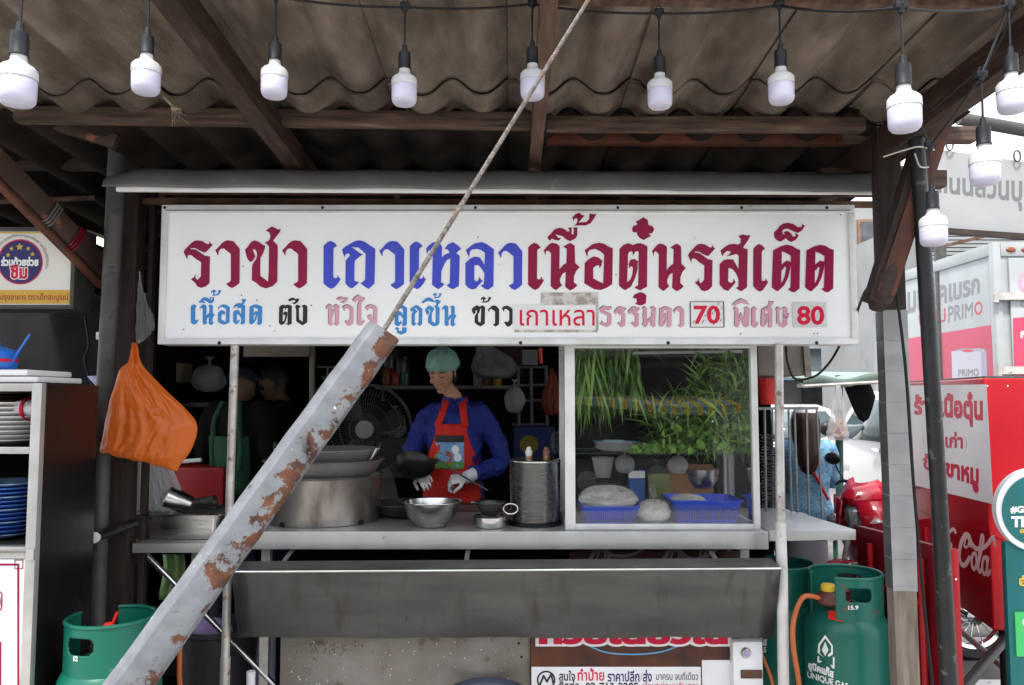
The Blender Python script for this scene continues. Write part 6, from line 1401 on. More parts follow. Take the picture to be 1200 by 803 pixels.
def rings_(mb, R_, n=28):
    """closed elliptical loft: (cx, cy, z, rx, ry)"""
    vs = [Vector((cx + rx*cos(2*pi*j/n), cy + ry*sin(2*pi*j/n), z)) for cx, cy, z, rx, ry in R_ for j in range(n)]; k = len(R_)
    fs = [(i*n+j, i*n+(j+1) % n, (i+1)*n+(j+1) % n, (i+1)*n+j) for i in range(k-1) for j in range(n)] + [tuple(reversed(range(n))), tuple(range((k-1)*n, k*n))]
    mb.add(vs, fs)
def hand(mb, w_, d, nrm, curl=.9, side=1):
    """palm and five fingers from wrist w_ along d; nrm = back of hand; fingers curl towards -nrm"""
    d = Vector(d).normalized(); nrm = Vector(nrm); nrm = (nrm - d * nrm.dot(d)).normalized(); s_ = d.cross(nrm) * side; w_ = Vector(w_)
    pv = [w_ + d*a + s_*b + nrm*c for a, c in ((-.01, -.014), (.085, -.011), (.085, .011), (-.01, .014)) for b in (-.028, .038)]
    pv = []
    for a, hw, ht in ((-.015, .024, .017), (.03, .036, .016), (.07, .041, .013), (.09, .039, .011)):
        for k in range(10): t = 2*pi*k/10; pv.append(w_ + d*a + s_*(hw*cos(t)) + nrm*(ht*sin(t)))
    mb.add(pv, [(i*10+k, i*10+(k+1) % 10, (i+1)*10+(k+1) % 10, (i+1)*10+k) for i in range(3) for k in range(10)] + [tuple(reversed(range(10))), tuple(range(30, 40))])
    for i, (o_, L_, r0) in enumerate(((-.031, .066, .0085), (-.0105, .075, .0088), (.0105, .07, .0086), (.030, .055, .0076))):
        p = w_ + d*.078 + s_*o_; dd = d.copy(); pts = [p - d * .02, p]; ang = curl * (.75 + .08 * i)
        for f_ in (.42, .33, .27):
            dd = (dd * cos(ang) - nrm * sin(ang)).normalized() if False else (Matrix.Rotation(-ang if side > 0 else ang, 3, s_ if side > 0 else s_) @ dd).normalized()
            p = p + dd * (L_ * f_ * 1.15); pts.append(p)
        mb.tube(pts, [r0, r0, r0*.96, r0*.88, r0*.72], 8)
    p = w_ + d*.02 - s_*.028; t1 = (d*.55 - s_*.75 - nrm*.35).normalized(); t2 = (d*.9 - s_*.1 - nrm*.6).normalized()
    mb.tube([p, p + t1*.035, p + t1*.035 + t2*.03, p + t1*.035 + t2*.03 + (t2 - nrm*.4).normalized()*.022], [.012, .0105, .0095, .007], 8)
def figure(loc, rz, label, skin, arms, hd, torso_m, voxel=.007, legs='stand', sc=1.0, legm='cloth_navy', slv=.052, hands=True, wr=.006):
    """arms: {side: (shoulder, elbow, wrist, handdir, back-of-hand)}; hd: (x,y,z, yaw, pitch) of the skull centre"""
    t = thing('person', loc, label, 'person'); t.rotation_euler = (0, 0, rz); t.scale = (sc, sc, sc)
    T = Matrix.Translation(hd[:3]) @ Matrix.Rotation(hd[3], 4, 'Z') @ Matrix.Rotation(hd[4], 4, 'X')
    b = MB(); head(b, T); nk = T @ Vector((0, .012, -.07))
    b.tube([Vector((0, .02, 1.36)), Vector((0, .012, 1.43)), nk, nk + Vector((0, 0, .05))], [.062, .047, .043, .04], 16)
    TR = [(0, .01, .80, .15, .105), (0, .01, .90, .162, .115), (0, .0, 1.02, .135, .098), (0, 0, 1.15, .15, .108), (0, .005, 1.26, .165, .112), (0, .012, 1.34, .155, .095), (0, .018, 1.39, .10, .07), (0, .02, 1.42, .055, .052)]
    rings_(b, TR)
    for s_, (sh_, el_, wr_, hdv, hn) in arms.items():
        b.tube([Vector(p) for p in spline([(sh_[0]*.75, .01, sh_[2]+.0), sh_, el_, wr_], 5)], [.05]*5 + [.048 - .009*i/5 for i in range(5)] + [.039 - .013*i/5 for i in range(5)] + [.026], 12)
        if hands: hand(b, wr_, hdv, hn, side=1 if s_ == 'r' else -1)
    if legs == 'stand':
        for s_ in (-1, 1): b.tube([(s_*.085, .01, .86), (s_*.095, .0, .66), (s_*.095, -.01, .47), (s_*.09, .02, .26), (s_*.085, .03, .07)], [.088, .078, .056, .052, .036], 14); b.tube([(s_*.085, .05, .04), (s_*.09, -.05, .035), (s_*.095, -.15, .025)], [.038, .036, .026], 10)
    else:
        for s_ in (-1, 1): b.tube([(s_*.09, .0, .86), (s_*.12, -.2, .86), (s_*.15, -.42, .82), (s_*.14, -.42, .60), (s_*.13, -.36, .42)], [.088, .08, .06, .052, .036], 14); b.tube([(s_*.13, -.34, .41), (s_*.13, -.5, .39)], [.036, .028], 10)
    body = fused(b, 'body', M[skin], t, voxel)
    g = MB(); infl = .022; rings_(g, [(cx, cy, z, rx + infl, ry + infl) for cx, cy, z, rx, ry in TR[:-1]] + [(0, .02, 1.415, .068, .062)])
    for s_, (sh_, el_, wr_, hdv, hn) in arms.items():
        e2 = Vector(el_).lerp(Vector(wr_), .86 if slv > .05 else .1)
        pts = spline([(sh_[0]*.6, .012, sh_[2]+.01), sh_, el_, tuple(e2)], 6); k = len(pts)
        g.tube([Vector(p) for p in pts], [slv + .018 - (.024 * i / (k - 1)) + .004 * sin(i * 1.9) for i in range(k)], 14)
    shirt = fused(g, 'shirt', M[torso_m], t, voxel + .002, 2, wr); t_shirt = shirt
    q = MB()
    if legs == 'stand':
        rings_(q, [(0, .01, .84, .175, .13), (0, .01, .95, .172, .128)])
        for s_ in (-1, 1): q.tube([(s_*.085, .01, .88), (s_*.095, .0, .66), (s_*.095, -.01, .47), (s_*.09, .02, .26), (s_*.085, .03, .09)], [.10, .092, .074, .07, .062], 14)
    else:
        for s_ in (-1, 1): q.tube([(s_*.08, .03, .87), (s_*.12, -.2, .87), (s_*.15, -.42, .82), (s_*.14, -.42, .60), (s_*.13, -.36, .46)], [.105, .095, .078, .068, .06], 14)
    fused(q, 'trousers', M[legm], t, .014, 2)
    figure.shirt = shirt; return t, T, TR
def lbuild(mb, name, m, parent, **k):
    o = mb.build(name, m, None, **k); loc = o.location.copy(); o.parent = parent; o.location = loc; return o
# --- the cook
WY = 4.58; wx = P(533, 500, WY).x; WZ = .17; ws = FPX / WY
def lw(px, py, y=0): return Vector((P(px, py, WY).x - wx, y, P(px, py, WY).z - WZ))
cook, T, TR = figure((wx, WY, WZ), 0, 'cook in a green hair cap, blue jacket and red apron working behind the counter', 'skin',
    {'r': ((.165, .01, 1.325), (.285, -.02, 1.085), (.092, -.27, 1.005), (-1, -.10, -.06), (.1, -.5, .85)),
     'l': ((-.165, .01, 1.325), (-.265, -.04, 1.10), (-.175, -.28, 1.02), (.25, -.95, -.05), (-.5, 0, .85))},
    (-.075, -.045, 1.575, R(-14), R(20)), 'shirt_blue', .0055, hands=False, slv=.056, wr=.022)
cook.scale = (.94, .97, 1.0)
cook_bvh = BVHTree.FromPolygons([v.co.copy() for v in figure.shirt.data.vertices], [tuple(p.vertices) for p in figure.shirt.data.polygons])
def facepart(name, items, m, par=cook, TT=T):
    mb = MB()
    for c, r in items: mb.add(*ball_local(c, r, TT), smooth=True) if False else mb.add(ball_local(c, r, TT)[0], ball_local(c, r, TT)[1], True)
    return lbuild(mb, name, m, par)
def tubeT(pts, r, TT=T): 
    mb = MB(); mb.tube([TT @ Vector(p) for p in pts], r, 6); return mb
mb = MB()
for s_ in (-1, 1):
    mb.tube([T @ Vector(p) for p in ((s_*.014, -.0885, .004), (s_*.022, -.091, .0005), (s_*.032, -.0895, -.0005), (s_*.044, -.082, .003))], [.001, .0022, .0024, .0012], 6)
lbuild(mb, 'eyelashes', M['hair'], cook)
mb = MB()
for s_ in (-1, 1): mb.tube([T @ Vector(p) for p in ((s_*.012, -.094, .024), (s_*.028, -.0955, .031), (s_*.048, -.081, .027))], [.0022, .003, .0012], 6)
lbuild(mb, 'eyebrows', M['hair'], cook)
facepart('lips', [((0, -.0815, -.0665), (.0165, .0045, .0032)), ((0, -.0790, -.073), (.0135, .0045, .0036))], M['lips'])
mb = MB(); seg, rg = 44, 18; vs = []; fs = []                      # puffed hair cap
for i in range(rg + 1):
    ph = (pi * .60) * i / rg
    for j in range(seg):
        a = 2*pi*j/seg; k = 1 + .035 * sin(11*a + 2*sin(3*ph)) * sin(ph) + .03 * sin(5*a + 4*ph); rim = 1 - .16 * max(0, (i - rg + 3) / 3)
        vs.append(T @ (Matrix.Rotation(R(-8), 4, 'X') @ Vector((.100*sin(ph)*cos(a)*k*rim, .118*sin(ph)*sin(a)*k*rim + .012, .042 + .104*cos(ph)*k))))
for i in range(rg):
    for j in range(seg): a = i*seg+j; b2 = i*seg+(j+1) % seg; fs.append((a, a+seg, b2+seg, b2))
mb.add(vs, fs, True); lbuild(mb, 'hair_cap', M['cap_green'], cook)
mb = MB(); g = []
for i in range(8):                                                   # hair showing at the nape and temple
    a = R(-14 + 26 * i); g.append([T @ Vector((.080*cos(a), .097*sin(a) * .97 + .004, z)) for z in (.045, .0, -.035, -.062)])
mb.sheet(g); lbuild(mb, 'hair', M['hair'], cook, solid=.006)
mb = MB()                                                            # collar and zip
for s_ in (-1, 1):
    g = []
    for i in range(7): a = R(-88) + s_ * R(20 * i + 4); g.append([Vector((cos(a)*.066, .018 + sin(a)*.062, 1.40)), Vector((cos(a)*.074, .018 + sin(a)*.07, 1.425 + .004*i)), Vector((cos(a)*.088, .016 + sin(a)*.088, 1.385 + .003*i))])
    mb.sheet(g)
lbuild(mb, 'collar', M['shirt_blue'], cook, solid=.004)
def fronty(x, z, off=.034):
    for (cx, cy, z0_, rx0, ry0), (_, cy1, z1_, rx1, ry1) in zip(TR, TR[1:]):
        if z0_ <= z <= z1_: t = (z - z0_) / (z1_ - z0_); rx = rx0 + (rx1 - rx0)*t; ry = ry0 + (ry1 - ry0)*t; cyy = cy + (cy1 - cy)*t; break
    else: rx, ry, cyy = TR[0][3], TR[0][4], TR[0][1]
    if 'cook_bvh' in globals() and off > .033:
        h = cook_bvh.ray_cast(Vector((x, -.6, z)), Vector((0, 1, 0)))
        base_ = cyy - ry * math.sqrt(max(.0, 1 - min(.985, abs(x) / rx) ** 2))
        if h[0] is not None and abs(h[0].y - base_) < .04 and z > 1.0: return min([h[0].y] + [q_[0].y for q_ in (cook_bvh.ray_cast(Vector((x + dx_, -.6, z + dz_)), Vector((0, 1, 0))) for dx_, dz_ in ((.012, 0), (-.012, 0), (0, .012), (0, -.012))) if q_[0] is not None and abs(q_[0].y - base_) < .04]) - .006 - (off - .034)
    rx += off; ry += off; return cyy - ry * math.sqrt(max(.0, 1 - min(.985, abs(x) / rx) ** 2))
mb = MB(); g = []
prof_a = [(1.285, .088), (1.27, .092), (1.22, .098), (1.17, .115), (1.12, .142), (1.07, .158), (1.02, .160), (.97, .165), (.90, .172), (.82, .178), (.72, .182), (.60, .185)]
for z, hw in prof_a: g.append([Vector((hw*u - .012, fronty(hw*u, max(z, .8)) - (.02 * (1 - u*u) if z < 1.0 else 0) + .003*sin(u*9 + z*20), z)) for u in [(-1 + i/9) for i in range(19)]])
mb.sheet(g); ap = lbuild(mb, 'apron', M['apron_red'], cook, solid=.004)
mb = MB()
for s_ in (-1, 1):
    pts = [(s_*(.082 - .004*k) - .012 + .0016*k, 1.272 + .016*k) for k in range(9)]
    rows2 = [[Vector((x + d, fronty(x + d, z), z)) for d in (-.021, -.007, .007, .021)] for x, z in pts] + [[Vector((s_*.058 + d, -.02, 1.425)) for d in (-.02, -.007, .007, .02)], [Vector((s_*.058 + d, .04, 1.432)) for d in (-.02, -.007, .007, .02)]]
    mb.sheet(rows2)
lbuild(mb, 'apron_strap', M['apron_red'], cook, solid=.004)
def ondark(px, py):      # front of the apron in the cook's own space
    q = lw(px, py, 0); x = q.x * .955; return Vector((x, fronty(x, q.z, .046), q.z - .005))
for nm, cs, m in (('apron_print', [rect(510, 516, 547, 546)], mat('print_sky', (.10, .25, .50), (.22, .38, .6), 9, .6)), ('apron_print', [rect(510, 508, 547, 516)], M['letter_black']), ('apron_print', [circ(516, 534, 7, 16)], mat('print_green', (.10, .30, .05), None)), ('apron_print', [rect(510, 538, 547, 546)], MATS['print_green']),
                  ('apron_print', [rect(524, 526, 531, 540)], mat('print_brown', (.35, .09, .05), None)), ('apron_print', [circ(536, 524, 5, 14), circ(539, 533, 5, 14)], M['letter_white'])):
    off = {'print_sky': 0, 'letter_black': 0, 'print_green': .002, 'print_brown': .0025, 'letter_white': .003}[m.name]
    for c_ in cs:
        mb = MB(); ov, trr = fill2d([c_])
        # refine the flat patch so it follows the apron
        xs = [p[0] for p in c_]; ys = [p[1] for p in c_]
        if len(c_) == 4:
            nx, ny = 8, 4; mb.sheet([[ondark(min(xs) + (max(xs)-min(xs))*i/nx, min(ys) + (max(ys)-min(ys))*j/ny) - Vector((0, off, 0)) for i in range(nx+1)] for j in range(ny+1)])
        else: mb.add([ondark(p.x, p.y) - Vector((0, off, 0)) for p in ov], trr)
        o = mb.build(nm, m, None, recalc=False); o.parent = ap; o.location = o.location - ap.location
mb = MB(); g_ = MB()
hand(g_, (.088, -.275, 1.0), (-1, -.10, -.08), (.1, -.55, .85), 1.0, 1); fused(g_, 'glove', M['glove'], cook, .0034, 1)
g_ = MB(); hand(g_, (-.172, -.285, 1.018), (.3, -.95, -.05), (-.5, 0, .85), .9, -1); fused(g_, 'glove', M['glove'], cook, .0034, 1)
mb = MB(); mb.tube([Vector((.150, -.200, 1.024)), Vector((.105, -.255, 1.008)), Vector((.080, -.274, 1.0))], [.038, .036, .033], 14); lbuild(mb, 'glove_cuff', M['glove'], cook)
mb = MB()
for s_, q in ((1, (.245, -.055, 1.10)), (-1, (-.235, -.075, 1.14))): mb.add(*ball_local(q, (.018, .04, .06), Matrix.Identity(4)), True)

# ladle held by the cook
hnd = Vector((wx + .01, WY - .30, WZ + .985))
t_ = thing('ladle', hnd, 'long steel ladle held in the white gloved hand of the cook', 'ladle')
A_, B2 = P(572, 575, 4.20), P(512, 538, 4.30)
mb = MB(); mb.tube([A_, hnd.lerp(A_, .5).lerp((A_ + B2)/2, .8), B2], [.006, .005, .005], 8); mb.build('handle', M['steel_dull'], t_)
mb = MB(); mb.lathe([(0, -.02), (.025, -.014), (.042, .01), (.044, .01), (.027, -.018), (0, -.024)], B2 + Vector((-.03, 0, -.01)), 20); mb.build('cup', M['steel_dull'], t_)
# --- two men in the dark
SA = lambda s_, ez=1.08: {'r': ((.185, .01, 1.33), (.23, .03, ez), (.20, -.16, .95), (0, -.8, -.5), (.8, 0, .3)), 'l': ((-.185, .01, 1.33), (-.23, .03, ez), (-.20, -.16, .95), (0, -.8, -.5), (-.8, 0, .3))}
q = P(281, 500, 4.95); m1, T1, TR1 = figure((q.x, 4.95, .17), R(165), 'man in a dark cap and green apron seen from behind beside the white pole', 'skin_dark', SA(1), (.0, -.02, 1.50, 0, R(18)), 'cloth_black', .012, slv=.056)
def capobj(TT, par, m, r=(.088, .104, .085), brim=True, front=-1):
    mb = MB(); vs = []; fs = []; seg, rg = 32, 10
    for i in range(rg + 1):
        ph = pi * .52 * i / rg
        for j in range(seg): a = 2*pi*j/seg; vs.append(TT @ Vector((r[0]*sin(ph)*cos(a), r[1]*sin(ph)*sin(a) + .004, .035 + r[2]*cos(ph))))
    for i in range(rg):
        for j in range(seg): a = i*seg+j; b2 = i*seg+(j+1) % seg; fs.append((a, a+seg, b2+seg, b2))
    mb.add(vs, fs, True)
    if brim: mb.sheet([[TT @ Vector((.08*cos(a), -.06 - k*.05 - .04*sin(a), .035 - k*.01)) for a in [pi*i/10 for i in range(11)]] for k in (0, 1)])
    return lbuild(mb, 'cap', m, par, solid=.003)
capobj(T1, m1, M['cloth_navy'])
mb = MB()
mb.tube([Vector((.06, .09, 1.405)), Vector((.085, .136, 1.30)), Vector((.10, .13, 1.12)), Vector((.09, .13, 1.0))], .016, 8); mb.tube([Vector((-.06, .09, 1.405)), Vector((-.085, .136, 1.30)), Vector((-.10, .13, 1.12)), Vector((-.09, .13, 1.0))], .016, 8)
lbuild(mb, 'apron_strap', M['apron_green'], m1)
mb = MB(); mb.sheet([[Vector((x, -fronty(x, z, .03) + .02 , z)) for x in (-.14, -.07, 0, .07, .14)] for z in (1.2, 1.1, 1.0, .9, .85)]); lbuild(mb, 'apron', M['apron_green'], m1, solid=.003)
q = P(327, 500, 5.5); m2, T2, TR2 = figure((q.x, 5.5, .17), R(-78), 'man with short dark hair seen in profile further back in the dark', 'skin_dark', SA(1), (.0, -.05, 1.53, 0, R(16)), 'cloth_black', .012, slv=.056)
mb = MB(); vs = []; fs = []; seg, rg = 32, 12
for i in range(rg + 1):
    ph = pi * .62 * i / rg
    for j in range(seg): a = 2*pi*j/seg; k = 1 if sin(a) > -.2 else max(.0, 1 - .0); zz = .012 + .112*cos(ph); vs.append(T2 @ Vector((.080*sin(ph)*cos(a), .098*sin(ph)*sin(a) + .014, max(zz, .04) if sin(a) < -.15 else zz)))
for i in range(rg):
    for j in range(seg): a = i*seg+j; b2 = i*seg+(j+1) % seg; fs.append((a, a+seg, b2+seg, b2))
mb.add(vs, fs, True); lbuild(mb, 'hair', M['hair'], m2)
# ================================================================= STREET SIDE
# red signboard on legs; its long face looks across towards the stall
nP, fP = Vector((P(1158, 600, 3.9).x, 3.9, 0)), Vector((P(1061, 600, 5.25).x, 5.25, 0))
ud = (fP - nP).normalized(); nd = Vector((ud.y, -ud.x, 0))          # nd: into the board (+X side)
if nd.x < 0: nd = -nd
zt_, zb_ = P(1158, 443, 3.9).z, P(1178, 739, 3.9).z
rsb = thing('signboard', nP + ud * .65 + Vector((0, 0, 0)), 'red signboard with a white Thai menu panel and flowing script below', 'signboard')
th = .19; Lr = (fP - nP).length
mb = MB(); c4 = [nP, fP, fP + nd * th, nP + nd * th]
mb.add([p + Vector((0, 0, zb_)) for p in c4] + [p + Vector((0, 0, zt_)) for p in c4], [(3,2,1,0),(4,5,6,7),(0,1,5,4),(1,2,6,5),(2,3,7,6),(3,0,4,7)]); mb.build('board', M['red'], rsb, bev=.012, seg=3)
mb = MB(); c5 = [nP + nd*.012 + ud*.004, fP + nd*.012, fP + nd*(th - .008), nP + nd*(th - .008) + ud*.004]
mb.add([p + Vector((0, 0, zt_ - .02)) for p in c5] + [p + Vector((0, 0, zt_ + .010)) for p in c5], [(3,2,1,0),(4,5,6,7),(0,1,5,4),(1,2,6,5),(2,3,7,6),(3,0,4,7)]); mb.build('top_trim', M['grey_pipe'], rsb, bev=.006)
mb = MB()
for z in (zt_ - .04,):
    for u in (.02, .11): p = nP + nd * u - ud * .001; mb.ball(p + Vector((0, 0, z)), (.005, .003, .005), 8, 6)
mb.build('screw', M['chrome'], rsb)
def face(off): return lambda x, y: PP(x, y, nP - nd * off, nd)
mb = MB(); letters(mb, [[(1066.5, 452), (1156, 450.5), (1164, 591), (1072, 569)]], face(.0010)); mb.build('white_panel', mat('panel_white', (.80, .79, .82), (.75, .74, .77), 3, .5), rsb, recalc=False)
def ftxt(s, q4, m, b, nm='lettering'):
    mb = MB(); letters(mb, quad(text_contours(s, b), *q4), face(.0015)); mb.build(nm, M[m], rsb, recalc=False)
ftxt('ร้านเนื้อตุ๋น', ((1070.5, 462), (1151.5, 459), (1071, 492), (1152, 502)), 'letter_red', .05)
ftxt('(เจ้าเก่า)', ((1081, 506), (1133, 506), (1082, 524), (1133, 530)), 'letter_red', .035)
ftxt('ข้าวขาหมู', ((1081, 531), (1147, 540), (1082, 554), (1147, 579)), 'letter_red', .05)
mb = MB(); letters(mb, quad(coke(0, 0, 1, wk=1.45), (1077, 607), (1168, 628), (1079, 641), (1165, 684), flip=False), face(.0012)); mb.build('script_lettering', mat('script_pink', (.78, .55, .57), None, rough=.5), rsb, recalc=False)
mb = MB(); letters(mb, [[(1072, 596), (1176, 633), (1176, 634.2), (1072, 597)]], face(.0006)); mb.build('fold_line', M['red_deep'], rsb, recalc=False)
mb = MB(); a = nP + nd * .07 + ud * .06; b2 = fP + nd * .07 - ud * .1
mb.tube([a + Vector((0, 0, zb_)), a], .024, 12); mb.build('leg', M['black'], rsb); mb = MB(); mb.tube([b2 + Vector((0, 0, zb_)), b2], .024, 12); mb.build('leg', M['black'], rsb)
mb = MB(); mb.tube([P(1183, 742, 3.95), P(1128, 808, 3.5)], .023, 12); mb.build('stay', M['black'], rsb); mb = MB(); mb.tube([P(1124, 738, 4.6), P(1180, 786, 4.0), P(1210, 812, 3.8)], .017, 10); mb.build('stay', M['pipe_steel'], rsb)
mb = MB(); q = P(1180, 762, 3.97); mb.ball(q, .032, 12, 8); mb.build('clamp', M['black'], rsb)
# round teal sign
rs = thing('round_sign', Vector((P(1200, 800, 3.4).x, 3.42, 0)), 'teal sign with a round white rimmed head on a narrow teal board', 'sign')
c = P(1216, 598, 3.4); rr2 = 48 * 3.4 / FPX
mb = MB(); mb.lathe([(0, 0), (rr2, 0), (rr2, .03), (0, .03)], c + Vector((0, .03, 0)), 48, ax=(0, -1, 0)); mb.build('disc', M['paper'], rs)
mb = MB(); letters(mb, [circ(1216, 598, 42, 48)], onY(3.398)); mb.build('face', M['teal'], rs, recalc=False)
mb = MB(); a = P(1186, 830, 3.42); b2 = P(1240, 635, 3.42); mb.box((a.x, 3.42, 0), (b2.x, 3.45, b2.z)); mb.build('board', M['teal'], rs, bev=.003)
mb = MB(); a = P(1190.5, 769, 3.418); b2 = P(1240, 717, 3.418); mb.box((a.x, 3.412, a.z), (b2.x, 3.4195, b2.z)); mb.build('lime_patch', M['lime'], rs)
for s_, bx, m in (('#G', (1184, 593, 1200, 602), 'letter_white'), ('Th', (1185, 605, 1205, 618), 'letter_white'), ('อร', (1195, 620, 1206, 625), 'gold'), ('อั', (1194, 674, 1206, 687), 'gold'), ('0', (1198, 725, 1206, 734), 'letter_white')):
    mb = MB(); letters(mb, fit(text_contours(s_, .05), *bx), onY(3.3965) if bx[1] < 640 else (onY(3.4105) if bx[1] > 700 else onY(3.417))); mb.build('lettering', M[m], rs, recalc=False)
# folded red table beside the post
def slab(mb, p, q, z0, z1, t_, side):
    d = (q - p).normalized(); n_ = Vector((d.y, -d.x, 0)) * side; vs = [p, q, q + n_ * t_, p + n_ * t_]
    mb.add([v + Vector((0, 0, z0)) for v in vs] + [v + Vector((0, 0, z1)) for v in vs], [(3,2,1,0),(4,5,6,7),(0,1,5,4),(1,2,6,5),(2,3,7,6),(3,0,4,7)]); return mb
A_, B2 = Vector((1.838, 3.42, 0)), Vector((1.72, 4.02, 0)); ztab = 1.6 - 173/930*3.42
ft = thing('folding_table', A_.lerp(B2, .5), 'folded red metal table standing on edge behind the black pole', 'table')
slab(MB(), A_, B2, .06, ztab, .03, 1).build('table_top', M['red_deep'], ft, bev=.004)
slab(MB(), A_ + Vector((-.003, -.016, 0)), A_ + Vector((.036, -.012, 0)), .03, ztab + .004, .022, 1).build('edge_strip', M['red'], ft, bev=.003)
mb = MB()
for z in (ztab - .12, .35, .2): p = A_ + Vector((.018, -.038, z)); mb.ball(p, .006, 8, 6)
mb.build('screw', M['chrome'], ft)
dn = Vector((-.98, -.2, 0)).normalized()
for k, (t0, zz) in enumerate(((.18, ztab - .06), (.75, ztab - .06))):
    p = A_.lerp(B2, t0) + dn * .035; mb = MB(); mb.tube([p + Vector((0, 0, .08)), p + Vector((0, 0, zz))], .015, 10); mb.build('leg', M['red'], ft)
for z in (.25, ztab - .25): mb = MB(); mb.tube([A_.lerp(B2, .18) + dn * .05 + Vector((0, 0, z)), A_.lerp(B2, .8) + dn * .05 + Vector((0, 0, z + .02))], .012, 10); mb.build('crossbar', M['red'], ft)
mb = MB(); p = A_.lerp(B2, .45) + dn * .05; mb.tube([p + Vector((0, 0, .15)), p + ud * .12 + Vector((0, 0, .45)), p + Vector((0, 0, .62))], .011, 8); mb.build('hinge_arm', M['red'], ft)
A2, B3 = Vector((1.93, 4.30, 0)), Vector((2.35, 4.5, 0)); z2 = P(1015, 614, 4.3).z
ft2 = thing('folding_table', A2.lerp(B3, .5), 'second folded red table behind the gas bottles and wrapped post', 'table')
slab(MB(), A2, B3, .05, z2, .03, -1).build('table_top', M['red_deep'], ft2, bev=.004)
for t0 in (.15, .8):
    p = A2.lerp(B3, t0) + Vector((.1, -.2, 0)).normalized() * .03; mb = MB(); mb.tube([p + Vector((0, 0, .05)), p + Vector((0, 0, z2 - .04))], .015, 10); mb.build('leg', M['red'], ft2)
mb = MB(); mb.tube([A2.lerp(B3, .1) + Vector((.015, -.04, z2 - .3)), A2.lerp(B3, .9) + Vector((.015, -.04, z2 - .3))], .013, 10); mb.build('crossbar', M['red'], ft2)

# wire dish rack on the side shelf
ry = 4.18; rk = thing('wire_rack', P(925, 615, ry), 'grey metal rack of upright bars standing on the side shelf', 'rack')
mb = MB()
mb.bar(P(889, 479, ry), P(959, 478.5, ry), .012, .014)
for x0_, x1_ in ((896, 898), (924, 928), (931, 935), (945, 948), (957, 964)): mb.tube([P(x0_, 480, ry), P(x1_, 612, ry)], .0062, 8)
for x0_, x1_ in ((905, 906), (917, 920)): mb.tube([P(x0_, 480, ry + .25), P(x1_, 606, ry + .25)], .0055, 8)
mb.build('bars', M['rack_steel'], rk)
mb = MB(); a = P(893, 621, ry - .03); b2 = P(967, 611, ry - .03); mb.box((a.x, ry - .03, a.z), (b2.x, ry + .3, b2.z)); mb.build('tray', M['steel_counter'], rk, bev=.003)
mb = MB()
for k in range(26):
    z = P(905, 605, ry).z + k * .0165; jx = rnd(-.004, .004); x = P(903, 560, ry + .12).x + jx; mb.tube([Vector((x + cos(2*pi*j/14)*.045, ry + .13 + sin(2*pi*j/14)*.045, z + rnd(-.004, .004))) for j in range(14)], .0028, 5, closed=True)
tag(mb.build('wire_coil', M['steel_dull']), 'stack of wire noodle baskets standing inside the bar rack', 'wire baskets')
c = P(899, 474, 4.3); t_ = thing('hanging_basket', c, 'small red plastic basket hanging behind the white pole', 'basket')
mb = MB(); mb.lathe([(0, 0), (.036, 0), (.046, .10), (.054, .118), (.056, .142), (.05, .142), (.043, .1), (.033, .006), (0, .006)], c, 24); mb.build('tub', M['red_plastic'], t_)
mb = MB(); a = P(889, 440, 4.0); b2 = P(948, 404, 4.0); mb.box((a.x, 4.0, a.z), (b2.x, 4.5, b2.z + .1)); o = tag(mb.build('junction_box', mat('box_dusty', (.20, .18, .16), (.14, .125, .11), 8, .7), bev=.003), 'dusty metal box under the sign end above the red basket', 'box')
mb = MB(); mb.bar(P(947, 442, 3.995), P(944, 404, 3.995), .03, .02, up=(0, 1, 0)); mb.build('edge', M['steel_dirty'], o)
mb = MB(); mb.tube(spline([tuple(P(921, 404, 3.8)), tuple(P(923, 425, 3.8)), tuple(P(932, 444, 3.82)), tuple(P(955, 441, 3.82)), tuple(P(972, 425, 3.8)), tuple(P(984, 405, 3.7))], 6), .006, 8); tag(mb.build('cable', M['cable']), 'black cable looping under the end of the white sign', 'cable')
mb = MB(); mb.tube(spline([tuple(P(1000, 380, 3.7)), tuple(P(1012, 345, 3.4)), tuple(P(1022, 335, 3.3)), tuple(P(1035, 325, 3.1))], 5), .006, 8); tag(mb.build('cable', M['cable']), 'short black cable from sign corner to the wrapped post', 'cable')
mb = MB(); lump(mb, P(938, 452, 3.9), (.02, .014, .012), False, 3); tag(mb.build('tape_scrap', M['milky_bag']), 'scrap of clear tape on the looping black cable', 'tape')

# truck
TX0 = 3.80; tk = thing('box_truck', Vector((4.65, 8.0, 0)), 'white delivery truck with pink printed side and carton picture', 'truck')
zr0, zr1 = .82, P(1160, 286, 6.2).z; YR, YF = 6.2, 8.05
mb = MB(); mb.box((TX0, YR, zr0), (TX0 + 1.95, YF, zr1)); mb.build('cargo_box', M['truck_white'], tk, bev=.02)
mb = MB(); e = .004
for (y0, y1, z0_, z1_) in ((YR - .012, YR + .05, zr0, zr1 + .012), (YF - .1, YF + .01, zr0, zr1 + .01)): mb.box((TX0 - .012, y0, z0_), (TX0 + .05, y1, z1_))
mb.box((TX0 - .0125, YR + .051, zr1 - .09), (TX0 + .05, YF - .101, zr1 + .011)); mb.box((TX0 - .0115, YR + .051, zr0 - .01), (TX0 + .04, YF - .101, zr0 + .09))
mb.box((TX0 + .051, YR - .0125, zr1 - .10), (TX0 + 1.95, YR + .02, zr1 + .0115)); mb.build('corner_trim', M['truck_white'], tk, bev=.008)
mb = MB()
for k, (a0, a1) in enumerate(((.10, .93), (.96, 1.80))): mb.box((TX0 + a0, YR - .03, zr0 + .02), (TX0 + a1, YR - .013, zr1 - .115))
mb.build('rear_door', M['truck_white'], tk, bev=.01)
mb = MB()
